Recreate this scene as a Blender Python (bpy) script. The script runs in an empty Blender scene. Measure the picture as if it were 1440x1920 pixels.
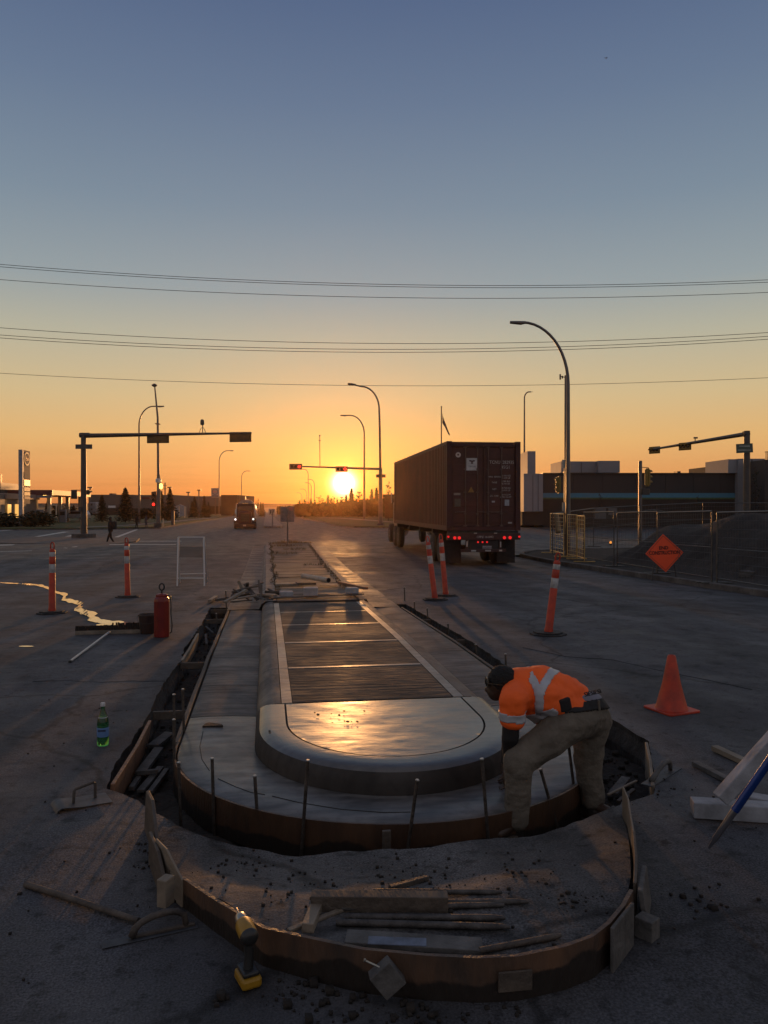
import bpy, bmesh, math, random
from mathutils import Vector, Matrix, geometry, noise
R = math.radians
sc = bpy.context.scene
COL = sc.collection
# ------------------------------------------------------------ camera
FPX, HZ, HC, YAW = 1442.0, 950.0, 1.68, R(8.67)
cd = bpy.data.cameras.new('camera'); cam = bpy.data.objects.new('camera', cd); COL.objects.link(cam)
sc.camera = cam
cam.location = (0, 0, HC); cam.rotation_euler = (R(90 - .397), 0, -YAW)
cd.sensor_fit = 'VERTICAL'; cd.sensor_height = 24; cd.lens = 24 * FPX / 1920
cd.clip_start = .05; cd.clip_end = 9000
# ------------------------------------------------------------ sky
SUN_AZ = YAW - R(2.98); SUN_EL = R(1.75)
SD = Vector((math.sin(SUN_AZ) * math.cos(SUN_EL), math.cos(SUN_AZ) * math.cos(SUN_EL), math.sin(SUN_EL)))
def lin(c):
    return tuple(((v / 255) / 12.92 if v / 255 <= .04045 else ((v / 255 + .055) / 1.055) ** 2.4) for v in c)
world = bpy.data.worlds.new('World'); sc.world = world; world.use_nodes = True
def build_world():
    nt = world.node_tree; N = nt.nodes; L = nt.links
    bg = N['Background']
    tc = N.new('ShaderNodeTexCoord')
    def math_(op, a, b=None, clamp=False):
        m = N.new('ShaderNodeMath'); m.operation = op; m.use_clamp = clamp
        for i, v in enumerate((a, b)):
            if v is None: continue
            if isinstance(v, (int, float)): m.inputs[i].default_value = v
            else: L.new(v, m.inputs[i])
        return m.outputs[0]
    nrm = N.new('ShaderNodeVectorMath'); nrm.operation = 'NORMALIZE'; L.new(tc.outputs['Generated'], nrm.inputs[0])
    sep = N.new('ShaderNodeSeparateXYZ'); L.new(nrm.outputs[0], sep.inputs[0])
    el = math_('MULTIPLY', math_('ARCSINE', sep.outputs['Z']), 180 / math.pi / 90)
    # thin cloud streaks low over the horizon
    mp = N.new('ShaderNodeMapping'); mp.inputs['Scale'].default_value = (3, 3, 70); L.new(nrm.outputs[0], mp.inputs[0])
    nz = N.new('ShaderNodeTexNoise'); nz.inputs['Scale'].default_value = 2.2; nz.inputs['Detail'].default_value = 4; L.new(mp.outputs[0], nz.inputs['Vector'])
    ramp = N.new('ShaderNodeValToRGB'); L.new(el, ramp.inputs[0])
    stops = [(0, (200, 122, 70)), (1.2, (218, 142, 84)), (4.8, (222, 176, 114)), (8, (205, 182, 138)), (12, (178, 175, 155)),
             (15.5, (147, 158, 162)), (21, (122, 139, 155)), (27.5, (101, 119, 145)), (34, (82, 100, 133)), (50, (92, 102, 128)), (70, (122, 124, 138)), (90, (130, 130, 140))]
    cr = ramp.color_ramp
    for i, (e, c) in enumerate(stops):
        s = cr.elements[i] if i < 2 else cr.elements.new(e / 90)
        s.position = e / 90; s.color = (*lin(c), 1)
    # angle to the sun
    dt = N.new('ShaderNodeVectorMath'); dt.operation = 'DOT_PRODUCT'; L.new(nrm.outputs[0], dt.inputs[0]); dt.inputs[1].default_value = SD
    ang = math_('MULTIPLY', math_('ARCCOSINE', math_('MINIMUM', dt.outputs['Value'], .9999999)), 180 / math.pi)
    # elongated glow: azimuth distance counted less than elevation near the horizon
    def glow(width, power, col, amp):
        t = math_('POWER', math_('DIVIDE', ang, width), power)
        e = math_('MULTIPLY', math_('EXPONENT', math_('MULTIPLY', t, -1)), amp)
        v = N.new('ShaderNodeVectorMath'); v.operation = 'SCALE'; v.inputs[0].default_value = col; L.new(e, v.inputs['Scale'])
        return v.outputs[0]
    def addv(a, b):
        v = N.new('ShaderNodeVectorMath'); v.operation = 'ADD'; L.new(a, v.inputs[0]); L.new(b, v.inputs[1]); return v.outputs[0]
    g = addv(glow(.66, 2.0, (1, .92, .75), 5.0), glow(1.7, 1.6, (1.0, .58, .0), .70))
    g = addv(g, glow(7.5, 1.2, (1.0, .18, -.10), .11))
    # the blue channel is drained near the sun; brighter unseen sky behind the camera
    base = ramp.outputs[0]
    back = N.new('ShaderNodeMix'); back.data_type = 'RGBA'
    fy = math_('MULTIPLY', math_('ADD', math_('MULTIPLY', sep.outputs['Y'], -1.0), .15), 1.2, True)
    L.new(fy, back.inputs['Factor']); L.new(base, back.inputs['A'])
    bcol = N.new('ShaderNodeRGB'); bcol.outputs[0].default_value = (.31, .295, .31, 1); L.new(bcol.outputs[0], back.inputs['B'])
    st = N.new('ShaderNodeMapRange'); st.inputs['From Min'].default_value = .5; st.inputs['From Max'].default_value = .75
    st.inputs['To Min'].default_value = 1; st.inputs['To Max'].default_value = .86; L.new(nz.outputs['Fac'], st.inputs['Value'])
    low = N.new('ShaderNodeMapRange'); low.inputs['From Min'].default_value = 0.0; low.inputs['From Max'].default_value = .055
    low.inputs['To Min'].default_value = 1; low.inputs['To Max'].default_value = 0; L.new(el, low.inputs['Value'])
    k = math_('ADD', 1.0, math_('MULTIPLY', math_('SUBTRACT', st.outputs[0], 1.0), low.outputs[0]))
    sc_ = N.new('ShaderNodeVectorMath'); sc_.operation = 'SCALE'; L.new(back.outputs['Result'], sc_.inputs[0]); L.new(k, sc_.inputs['Scale'])
    tot = addv(sc_.outputs[0], g)
    mx = N.new('ShaderNodeVectorMath'); mx.operation = 'MAXIMUM'; L.new(tot, mx.inputs[0]); mx.inputs[1].default_value = (0, .0, .02)
    sky = N.new('ShaderNodeTexSky'); sky.sky_type = 'NISHITA'; sky.sun_disc = False
    sky.sun_elevation = SUN_EL; sky.sun_rotation = SUN_AZ; sky.dust_density = 1.0
    sv = N.new('ShaderNodeVectorMath'); sv.operation = 'SCALE'; L.new(sky.outputs[0], sv.inputs[0]); sv.inputs['Scale'].default_value = .006
    L.new(addv(mx.outputs[0], sv.outputs[0]), bg.inputs['Color']); bg.inputs['Strength'].default_value = 1.0
build_world()
sl = bpy.data.lights.new('sun', 'SUN'); sl.energy = 1.6; sl.angle = R(.9); sl.color = (1, .45, .14)
so = bpy.data.objects.new('sun', sl); COL.objects.link(so); LD = Vector((math.sin(SUN_AZ) * math.cos(R(1.4)), math.cos(SUN_AZ) * math.cos(R(1.4)), math.sin(R(1.4)))); so.rotation_euler = (-LD).to_track_quat('-Z', 'Y').to_euler(); so.location = (0, 0, 30)
sc.view_settings.view_transform = 'Standard'; sc.view_settings.look = 'None'; sc.view_settings.exposure = 0; sc.view_settings.gamma = 1
sc.cycles.max_bounces = 6; sc.cycles.transparent_max_bounces = 12; sc.cycles.volume_bounces = 0
sc.cycles.sample_clamp_indirect = 3.0; sc.cycles.caustics_reflective = False; sc.cycles.caustics_refractive = False
# ------------------------------------------------------------ placing helpers
PROF = [(-80, 0), (9, 0), (24, -.27), (39, -.29), (52, -.6), (9000, -.6)]
def gz(y):
    for (a, za), (b, zb) in zip(PROF, PROF[1:]):
        if y <= b: return za + (zb - za) * max(0, y - a) / (b - a)
    return -.6
def W(px, d, z=0.0):
    x = (px - 720) / FPX * d
    return Vector((x * math.cos(YAW) + d * math.sin(YAW), -x * math.sin(YAW) + d * math.cos(YAW), z))
def at(px, py, d): return W(px, d, HC - (py - HZ) / FPX * d)      # point seen at a pixel, at a depth
def P(px, py, z=None, dz=0.0):                                     # point of the ground seen at a pixel
    if z is not None: return W(px, (HC - z) * FPX / (py - HZ), z)
    zz = 0
    for i in range(60):
        p = W(px, (HC - zz) * FPX / (py - HZ), zz); zz = .5 * zz + .5 * (gz(p.y) + dz)
    return p
def G(px, d, dz=0.0):
    p = W(px, d); p.z = gz(p.y) + dz; return p
# ------------------------------------------------------------ materials
MATS = {}
def M(name, col, rough=.7, metal=0., var=.25, scale=4., bump=.0, bscale=40., col2=None, spec=.5, coat=0., aniso=None, emit=None, estr=0., alpha=1., trans=0., world=False, detail=5):
    if name in MATS: return MATS[name]
    m = bpy.data.materials.new(name); m.use_nodes = True; MATS[name] = m
    nt = m.node_tree; N = nt.nodes; L = nt.links; b = N['Principled BSDF']
    b.inputs['Roughness'].default_value = rough; b.inputs['Metallic'].default_value = metal
    b.inputs['Specular IOR Level'].default_value = spec; b.inputs['Coat Weight'].default_value = coat
    b.inputs['Transmission Weight'].default_value = trans; b.inputs['Alpha'].default_value = alpha
    if world:
        tc = N.new('ShaderNodeNewGeometry'); vec = tc.outputs['Position']
    else:
        tc = N.new('ShaderNodeTexCoord'); vec = tc.outputs['Object']
    if aniso:
        mp = N.new('ShaderNodeMapping'); mp.inputs['Scale'].default_value = aniso; L.new(vec, mp.inputs[0]); vec = mp.outputs[0]
    nz = N.new('ShaderNodeTexNoise'); nz.inputs['Scale'].default_value = scale; nz.inputs['Detail'].default_value = detail; nz.inputs['Roughness'].default_value = .6
    L.new(vec, nz.inputs['Vector'])
    rp = N.new('ShaderNodeValToRGB'); L.new(nz.outputs['Fac'], rp.inputs[0])
    c2 = col2 if col2 else tuple(max(0, c * (1 - var)) for c in col)
    c1 = col if col2 else tuple(min(1, c * (1 + var)) for c in col)
    rp.color_ramp.elements[0].position = .35; rp.color_ramp.elements[0].color = (*c2, 1)
    rp.color_ramp.elements[1].position = .68; rp.color_ramp.elements[1].color = (*c1, 1)
    L.new(rp.outputs[0], b.inputs['Base Color'])
    if bump:
        n2 = N.new('ShaderNodeTexNoise'); n2.inputs['Scale'].default_value = bscale; n2.inputs['Detail'].default_value = 4; L.new(vec, n2.inputs['Vector'])
        bp = N.new('ShaderNodeBump'); bp.inputs['Strength'].default_value = bump; bp.inputs['Distance'].default_value = .02
        L.new(n2.outputs['Fac'], bp.inputs['Height']); L.new(bp.outputs[0], b.inputs['Normal'])
    if emit:
        b.inputs['Emission Color'].default_value = (*emit, 1); b.inputs['Emission Strength'].default_value = estr
    return m
def asphalt(name, base, dust, dustamt=.5, rough=.6, marks=True):
    m = bpy.data.materials.new(name); m.use_nodes = True; nt = m.node_tree; N = nt.nodes; L = nt.links; b = N['Principled BSDF']
    g = N.new('ShaderNodeNewGeometry')
    def nz(scale, detail=5, sc_=None, rough_=.6):
        n = N.new('ShaderNodeTexNoise'); n.inputs['Scale'].default_value = scale; n.inputs['Detail'].default_value = detail; n.inputs['Roughness'].default_value = rough_
        if sc_:
            mp = N.new('ShaderNodeMapping'); mp.inputs['Scale'].default_value = sc_; L.new(g.outputs['Position'], mp.inputs[0]); L.new(mp.outputs[0], n.inputs['Vector'])
        else: L.new(g.outputs['Position'], n.inputs['Vector'])
        return n.outputs['Fac']
    def ramp(f, p0, c0, p1, c1):
        r = N.new('ShaderNodeValToRGB'); r.color_ramp.elements[0].position = p0; r.color_ramp.elements[0].color = (*c0, 1)
        r.color_ramp.elements[1].position = p1; r.color_ramp.elements[1].color = (*c1, 1); L.new(f, r.inputs[0]); return r.outputs[0]
    def mix(f, a, b_, mode='MIX'):
        x = N.new('ShaderNodeMix'); x.data_type = 'RGBA'; x.blend_type = mode
        if isinstance(f, float): x.inputs['Factor'].default_value = f
        else: L.new(f, x.inputs['Factor'])
        L.new(a, x.inputs['A']); L.new(b_, x.inputs['B']); return x.outputs['Result']
    k = lambda c, s: tuple(v * s for v in c)
    c = ramp(nz(110, 3), .36, k(base, .3), .66, k(base, 2.2))
    dd = ramp(nz(.55, 8), .4, (0, 0, 0), .66, (dustamt,) * 3)
    c = mix(dd, c, ramp(nz(60, 4), .3, k(dust, .7), .7, k(dust, 1.2)))
    c = mix(1.0, c, ramp(nz(1.3, 8, (1, .16, 1)), .38, (.55,) * 3, .6, (1.2,) * 3), 'MULTIPLY')
    c = mix(1.0, c, ramp(nz(11, 8), .33, (.3,) * 3, .45, (1,) * 3), 'MULTIPLY')
    c = mix(1.0, c, ramp(nz(3.1, 6), .28, (.5,) * 3, .45, (1.05,) * 3), 'MULTIPLY')
    # hairline cracks
    v = N.new('ShaderNodeTexVoronoi'); v.feature = 'DISTANCE_TO_EDGE'; v.inputs['Scale'].default_value = .33
    wn = N.new('ShaderNodeTexNoise'); wn.inputs['Scale'].default_value = 1.6; wn.inputs['Detail'].default_value = 6; L.new(g.outputs['Position'], wn.inputs['Vector'])
    wm = N.new('ShaderNodeMix'); wm.data_type = 'RGBA'; wm.inputs['Factor'].default_value = .35; L.new(g.outputs['Position'], wm.inputs['A']); L.new(wn.outputs['Color'], wm.inputs['B']); L.new(wm.outputs['Result'], v.inputs['Vector'])
    c = mix(1.0, c, ramp(v.outputs['Distance'], .002, (.35,) * 3, .008, (1,) * 3), 'MULTIPLY')
    L.new(c, b.inputs['Base Color'])
    rr = N.new('ShaderNodeMapRange'); L.new(nz(1.7, 6), rr.inputs['Value']); rr.inputs['From Min'].default_value = .35; rr.inputs['From Max'].default_value = .65
    rr.inputs['To Min'].default_value = rough - .1; rr.inputs['To Max'].default_value = rough + .15; L.new(rr.outputs[0], b.inputs['Roughness'])
    b.inputs['Specular IOR Level'].default_value = .4
    bp = N.new('ShaderNodeBump'); bp.inputs['Strength'].default_value = .5; bp.inputs['Distance'].default_value = .006; L.new(nz(120, 3), bp.inputs['Height'])
    b2 = N.new('ShaderNodeBump'); b2.inputs['Strength'].default_value = .35; b2.inputs['Distance'].default_value = .03; L.new(nz(5, 5), b2.inputs['Height']); L.new(bp.outputs[0], b2.inputs['Normal'])
    L.new(b2.outputs[0], b.inputs['Normal'])
    return m
def concrete(name, base, rough, streak=(2, 60, 1), sstr=.5, bump=.3, glossvar=.15, wet=.0, bdist=.004):
    """brushed or trowelled concrete: streaks follow the broom"""
    m = bpy.data.materials.new(name); m.use_nodes = True; nt = m.node_tree; N = nt.nodes; L = nt.links; b = N['Principled BSDF']
    g = N.new('ShaderNodeNewGeometry')
    def nz(scale, detail=5, sc_=None):
        n = N.new('ShaderNodeTexNoise'); n.inputs['Scale'].default_value = scale; n.inputs['Detail'].default_value = detail
        src = g.outputs['Position']
        if sc_:
            mp = N.new('ShaderNodeMapping'); mp.inputs['Scale'].default_value = sc_; L.new(src, mp.inputs[0]); src = mp.outputs[0]
        L.new(src, n.inputs['Vector']); return n.outputs['Fac']
    def ramp(f, p0, c0, p1, c1):
        r = N.new('ShaderNodeValToRGB'); r.color_ramp.elements[0].position = p0; r.color_ramp.elements[0].color = (*c0, 1)
        r.color_ramp.elements[1].position = p1; r.color_ramp.elements[1].color = (*c1, 1); L.new(f, r.inputs[0]); return r.outputs[0]
    def mul(a, b_):
        x = N.new('ShaderNodeMix'); x.data_type = 'RGBA'; x.blend_type = 'MULTIPLY'; x.inputs['Factor'].default_value = 1
        L.new(a, x.inputs['A']); L.new(b_, x.inputs['B']); return x.outputs['Result']
    k = lambda s: tuple(v * s for v in base)
    c = ramp(nz(1.6, 8), .33, k(.65), .66, k(1.2))
    s = nz(1.0, 6, streak)
    c = mul(c, ramp(s, .35, (1 - sstr,) * 3, .62, (1.1,) * 3))
    c = mul(c, ramp(nz(14, 7), .3, (.7,) * 3, .5, (1.05,) * 3))
    L.new(c, b.inputs['Base Color'])
    rr = N.new('ShaderNodeMapRange'); L.new(nz(2.3, 6), rr.inputs['Value']); rr.inputs['From Min'].default_value = .38; rr.inputs['From Max'].default_value = .62
    rr.inputs['To Min'].default_value = rough; rr.inputs['To Max'].default_value = rough + glossvar; L.new(rr.outputs[0], b.inputs['Roughness'])
    bp = N.new('ShaderNodeBump'); bp.inputs['Strength'].default_value = bump; bp.inputs['Distance'].default_value = bdist; L.new(s, bp.inputs['Height'])
    b2 = N.new('ShaderNodeBump'); b2.inputs['Strength'].default_value = bump * .7; b2.inputs['Distance'].default_value = .008; L.new(nz(9, 5), b2.inputs['Height']); L.new(bp.outputs[0], b2.inputs['Normal'])
    L.new(b2.outputs[0], b.inputs['Normal'])
    if wet: b.inputs['Coat Weight'].default_value = wet; b.inputs['Coat Roughness'].default_value = .27; b.inputs['Coat IOR'].default_value = 1.6
    return m
def formply(name, c1, c2, z0, z1, rough=.5):
    """form board caked with dirt along a ragged line between heights z0 and z1"""
    m = M(name, c1, rough, 0, .2, 6, .3, 50, col2=c2, aniso=(1, 1, .3)); nt = m.node_tree; N = nt.nodes; L = nt.links; b = N['Principled BSDF']
    g = N.new('ShaderNodeNewGeometry'); s = N.new('ShaderNodeSeparateXYZ'); L.new(g.outputs['Position'], s.inputs[0])
    n = N.new('ShaderNodeTexNoise'); n.inputs['Scale'].default_value = 3.4; n.inputs['Detail'].default_value = 8; L.new(g.outputs['Position'], n.inputs['Vector'])
    mr = N.new('ShaderNodeMapRange'); L.new(s.outputs['Z'], mr.inputs['Value']); mr.inputs['From Min'].default_value = z0; mr.inputs['From Max'].default_value = z1
    a = N.new('ShaderNodeMath'); a.operation = 'ADD'; L.new(mr.outputs[0], a.inputs[0]); L.new(n.outputs['Fac'], a.inputs[1])
    r = N.new('ShaderNodeMapRange'); L.new(a.outputs[0], r.inputs['Value']); r.inputs['From Min'].default_value = .93; r.inputs['From Max'].default_value = .98
    x = N.new('ShaderNodeMix'); x.data_type = 'RGBA'; L.new(r.outputs[0], x.inputs['Factor']); x.inputs['A'].default_value = (.018, .013, .010, 1)
    src = b.inputs['Base Color'].links[0].from_socket; L.new(src, x.inputs['B']); L.new(x.outputs['Result'], b.inputs['Base Color'])
    return m
# ------------------------------------------------------------ objects
def wm(o):
    m = Matrix.Identity(4)
    while o is not None:
        m = (Matrix.LocRotScale(o.location, o.rotation_euler, o.scale)) @ m; o = o.parent
    return m
def thing(name, label, cat, loc=(0, 0, 0), rz=0., group=None):
    o = bpy.data.objects.new(name, None); COL.objects.link(o); o.location = loc; o.rotation_euler = (0, 0, rz)
    o.empty_display_size = .1
    return tag(o, label, cat, group)
def tag(o, label, cat, group=None, kind=None):
    if label: o['label'] = label
    if cat: o['category'] = cat
    if group: o['group'] = group
    if kind: o['kind'] = kind
    return o
def kids(o): return [c for c in COL.objects if c.parent == o]
def copy_tree(o, parent=None):
    c = o.copy(); COL.objects.link(c); c.parent = parent
    for ch in kids(o): copy_tree(ch, c)
    return c
def fin(name, me, mat, parent=None, smooth=False, origin=None, world=False, bevel=0.):
    for mm in (mat if isinstance(mat, (list, tuple)) else [mat]): me.materials.append(mm)
    if smooth:
        for p in me.polygons: p.use_smooth = True
        if smooth is not True and hasattr(me, 'set_sharp_from_angle'): me.set_sharp_from_angle(angle=R(smooth))
    o = bpy.data.objects.new(name, me); COL.objects.link(o)
    if world and parent is not None: me.transform(wm(parent).inverted())
    if origin is not None: me.transform(Matrix.Translation(-Vector(origin))); o.location = origin
    if parent is not None: o.parent = parent
    if bevel:
        b = o.modifiers.new('bevel', 'BEVEL'); b.width = bevel; b.segments = 2; b.limit_method = 'ANGLE'; b.angle_limit = R(40)
    return o
class B:
    def __init__(s): s.v = []; s.f = []; s.mi = []; s.cur = 0
    def add(s, vs, fs):
        n = len(s.v); s.v += [Vector(v) for v in vs]; s.f += [tuple(n + i for i in f) for f in fs]; s.mi += [s.cur] * len(fs); return s
    def box(s, c, d, rz=0., rot=None):
        m = rot.to_matrix() if rot is not None and hasattr(rot, 'to_matrix') else (rot if rot is not None else Matrix.Rotation(rz, 3, 'Z'))
        c = Vector(c); h = [x / 2 for x in d]
        vs = [c + m @ Vector((sx * h[0], sy * h[1], sz * h[2])) for sz in (-1, 1) for sy in (-1, 1) for sx in (-1, 1)]
        return s.add(vs, [(0, 2, 3, 1), (4, 5, 7, 6), (0, 1, 5, 4), (2, 6, 7, 3), (0, 4, 6, 2), (1, 3, 7, 5)])
    def bar(s, a, b, w, h, up=(0, 0, 1), off=0.):
        a = Vector(a); b = Vector(b); t = (b - a).normalized(); up = Vector(up)
        sd = t.cross(up)
        if sd.length < 1e-5: sd = t.cross(Vector((1, 0, 0)))
        sd.normalize(); u = sd.cross(t)
        vs = [p + sd * (i * w / 2) + u * (j * h / 2 + off) for p in (a, b) for j in (-1, 1) for i in (-1, 1)]
        return s.add(vs, [(0, 2, 3, 1), (4, 5, 7, 6), (0, 1, 5, 4), (2, 6, 7, 3), (0, 4, 6, 2), (1, 3, 7, 5)])
    def tube(s, pts, r, n=8, cap=True):
        pts = [Vector(p) for p in pts]; k = len(pts); rs = r if isinstance(r, (list, tuple)) else [r] * k
        t0 = (pts[1] - pts[0]).normalized(); ref = Vector((0, 0, 1)) if abs(t0.z) < .9 else Vector((1, 0, 0)); vs = []
        for i, p in enumerate(pts):
            t = (pts[min(i + 1, k - 1)] - pts[max(i - 1, 0)]).normalized()
            a = t.cross(ref)
            if a.length < 1e-4: a = t.cross(Vector((0, 1, 0)))
            a.normalize(); b = a.cross(t); ref = -b if False else ref
            for j in range(n):
                q = 2 * math.pi * j / n; vs.append(p + (a * math.cos(q) + b * math.sin(q)) * rs[i])
        fs = [(i * n + j, i * n + (j + 1) % n, (i + 1) * n + (j + 1) % n, (i + 1) * n + j) for i in range(k - 1) for j in range(n)]
        if cap: fs += [tuple(range(n))[::-1], tuple((k - 1) * n + j for j in range(n))]
        return s.add(vs, fs)
    def lathe(s, c, prof, n=20, axis=None, sq=None):
        c = Vector(c); rot = Vector((0, 0, 1)).rotation_difference(Vector(axis)).to_matrix() if axis is not None else Matrix.Identity(3); vs = []
        for r, z in prof:
            for j in range(n):
                q = 2 * math.pi * (j + .5) / n; vs.append(c + rot @ Vector((r * math.cos(q), r * math.sin(q), z)))
        k = len(prof)
        fs = [(i * n + j, i * n + (j + 1) % n, (i + 1) * n + (j + 1) % n, (i + 1) * n + j) for i in range(k - 1) for j in range(n)]
        fs += [tuple(range(n))[::-1], tuple((k - 1) * n + j for j in range(n))]
        return s.add(vs, fs)
    def prism(s, poly, z0, z1, m=None):
        n = len(poly); vs = [Vector((x, y, z0)) for x, y in poly] + [Vector((x, y, z1)) for x, y in poly]
        if m is not None: vs = [m @ v for v in vs]
        return s.add(vs, [tuple(range(n))[::-1], tuple(range(n, 2 * n))] + [(i, (i + 1) % n, n + (i + 1) % n, n + i) for i in range(n)])
    def ring(s, c, ro, ri, t, n=24, axis=(0, 0, 1), sx=1.):
        rot = Vector((0, 0, 1)).rotation_difference(Vector(axis)).to_matrix(); c = Vector(c); vs = []
        for r, z in ((ro, 0), (ro, t), (ri, t), (ri, 0)):
            for j in range(n):
                q = 2 * math.pi * j / n; vs.append(c + rot @ Vector((r * math.cos(q) * sx, r * math.sin(q), z)))
        return s.add(vs, [(i * n + j, i * n + (j + 1) % n, ((i + 1) % 4) * n + (j + 1) % n, ((i + 1) % 4) * n + j) for i in range(4) for j in range(n)])
    def wall(s, pts, z0, z1, t, lean=0.):
        """a board standing along a polyline; z0, z1 numbers or per-point lists"""
        pts = [Vector((p[0], p[1])) for p in pts]; n = len(pts); Z0 = z0 if isinstance(z0, list) else [z0] * n; Z1 = z1 if isinstance(z1, list) else [z1] * n; vs = []
        for i, p in enumerate(pts):
            d = (pts[min(i + 1, n - 1)] - pts[max(i - 1, 0)]).normalized(); nn = Vector((-d.y, d.x))
            for a, z, l in ((-t / 2, Z0[i], 0), (t / 2, Z0[i], 0), (t / 2, Z1[i], lean), (-t / 2, Z1[i], lean)):
                q = p + nn * (a + l); vs.append(Vector((q.x, q.y, z)))
        fs = [(i * 4 + j, i * 4 + (j + 1) % 4, (i + 1) * 4 + (j + 1) % 4, (i + 1) * 4 + j) for i in range(n - 1) for j in range(4)]
        return s.add(vs, fs + [(3, 2, 1, 0), tuple((n - 1) * 4 + j for j in range(4))])
    def build(s, name, mat, parent=None, **k):
        me = bpy.data.meshes.new(name); me.from_pydata([tuple(v) for v in s.v], [], s.f); me.update()
        bm = bmesh.new(); bm.from_mesh(me); bmesh.ops.recalc_face_normals(bm, faces=bm.faces); bm.to_mesh(me); bm.free()
        if any(s.mi): me.polygons.foreach_set('material_index', s.mi)
        return fin(name, me, mat, parent, **k)
def struct(name, b, mat, **k):
    o = b.build(name, mat, **k) if isinstance(b, B) else fin(name, b, mat, **k); o['kind'] = 'structure'; return o
def text(s, size, mat, m, parent=None, name='lettering', ext=.002, sx=1., bold=0.):
    c = bpy.data.curves.new('t', 'FONT'); c.body = s; c.size = size; c.extrude = ext; c.align_x = 'CENTER'; c.align_y = 'CENTER'; c.offset = bold; c.resolution_u = 2
    o = bpy.data.objects.new('t', c); COL.objects.link(o); dg = bpy.context.evaluated_depsgraph_get(); dg.update()
    me = bpy.data.meshes.new_from_object(o.evaluated_get(dg)); bpy.data.objects.remove(o); bpy.data.curves.remove(c)
    me.name = name; me.materials.clear(); me.transform(m @ Matrix.Diagonal((sx, 1, 1, 1)))
    return fin(name, me, mat, parent)
def face_m(p, nx, up=(0, 0, 1)):
    """matrix whose +Z looks along nx (text faces that way), +Y up"""
    z = Vector(nx).normalized(); y = Vector(up); x = y.cross(z).normalized(); y = z.cross(x)
    m = Matrix((x, y, z)).transposed().to_4x4(); m.translation = Vector(p); return m
def evalmesh(o):
    dg = bpy.context.evaluated_depsgraph_get(); dg.update(); return bpy.data.meshes.new_from_object(o.evaluated_get(dg))
def sheet(poly, step, zf, holes=(), jitter=0., extra=()):
    """flat area filled with a grid, z from zf(x, y); holes cut out"""
    pts = []; edges = []
    def loop(pl):
        n0 = len(pts); pl = [Vector((p[0], p[1])) for p in pl]; out = []
        for a, b in zip(pl, pl[1:] + pl[:1]):
            k = max(1, int((b - a).length / max(step, .02)))
            out += [a.lerp(b, i / k) for i in range(k)]
        pts.extend(out); edges.extend((n0 + i, n0 + (i + 1) % len(out)) for i in range(len(out))); return out
    ol = loop(poly); hl = [loop(h) for h in holes]
    xs = [p.x for p in ol]; ys = [p.y for p in ol]
    def inside(p, pl):
        c = False
        for a, b in zip(pl, pl[1:] + pl[:1]):
            if (a.y > p.y) != (b.y > p.y) and p.x < (b.x - a.x) * (p.y - a.y) / (b.y - a.y) + a.x: c = not c
        return c
    rnd = random.Random(3); x = min(xs) + step / 2
    pl2 = [Vector((p[0], p[1])) for p in poly]; hp = [[Vector((q[0], q[1])) for q in h] for h in holes]
    while x < max(xs):
        y = min(ys) + step / 2
        while y < max(ys):
            p = Vector((x + rnd.uniform(-1, 1) * jitter, y + rnd.uniform(-1, 1) * jitter))
            if inside(p, pl2) and not any(inside(p, h) for h in hp): pts.append(p)
            y += step
        x += step
    pts.extend(Vector(e) for e in extra)
    vo, eo, fo, _, _, _ = geometry.delaunay_2d_cdt(pts, edges, [], 0, 1e-5)
    fs = []
    for f in fo:
        c = sum((vo[i] for i in f), Vector((0, 0))) / len(f)
        if inside(c, pl2) and not any(inside(c, h) for h in hp): fs.append(tuple(f))
    b = B(); b.add([(v.x, v.y, zf(v.x, v.y)) for v in vo], fs); return b
def N3(x, y, z=0., s=1.): return noise.noise(Vector((x * s, y * s, z * s)))
# ============================================================ THE SETTING
def S(t): t = max(0, min(1, t)); return t * t * (3 - 2 * t)
ASPH = asphalt('asphalt', (.041, .041, .047), (.078, .077, .082), .8, .72)
ASPHF = asphalt('asphalt_far', (.030, .028, .029), (.045, .042, .04), .4, .6)
PATCH = asphalt('dusty_pavement', (.058, .056, .059), (.10, .096, .094), .8, .85)
DIRT = M('dirt', (.028, .022, .018), .95, 0, .5, 9, .9, 25, col2=(.012, .009, .008), world=True)
SOIL = M('soil', (.038, .030, .025), .95, 0, .5, 3, 1.0, 4, col2=(.012, .010, .009), world=True)
GRASS = M('lawn_grass', (.075, .085, .022), .95, 0, .4, .8, .8, 30, col2=(.035, .045, .012), world=True)
FIELD = M('field', (.05, .05, .022), .95, 0, .4, .02, 0, 1, col2=(.028, .032, .014), world=True)
CONC = concrete('old_concrete', (.17, .155, .14), .75, (3, 3, 3), .2, .4)
CURBC = concrete('kerb_concrete', (.10, .09, .085), .8, (3, 3, 3), .3, .4)
BRUSH = concrete('brushed_concrete', (.050, .041, .034), .72, (.7, 20, 1), .72, .9, .15, bdist=.006)
GUTTER = concrete('gutter_concrete', (.11, .10, .092), .58, (1.6, 18, 1), .5, .5, .2)
CURBN = concrete('curb_concrete', (.10, .088, .078), .55, (22, 5, 3), .35, .35, .2)
SMOOTH = concrete('trowelled_strip', (.21, .19, .17), .38, (4, 12, 1), .25, .25, .12)
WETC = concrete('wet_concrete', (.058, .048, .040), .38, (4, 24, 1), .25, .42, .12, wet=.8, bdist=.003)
SHADEF = concrete('shaded_curb_face', (.034, .028, .025), .7, (3, 16, 1), .35, .5, .2)  # curb face darker than its top: shade put into the colour
WETG = concrete('wet_gutter', (.13, .122, .115), .42, (3, 10, 1), .55, .6, .25, wet=.25)
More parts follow.
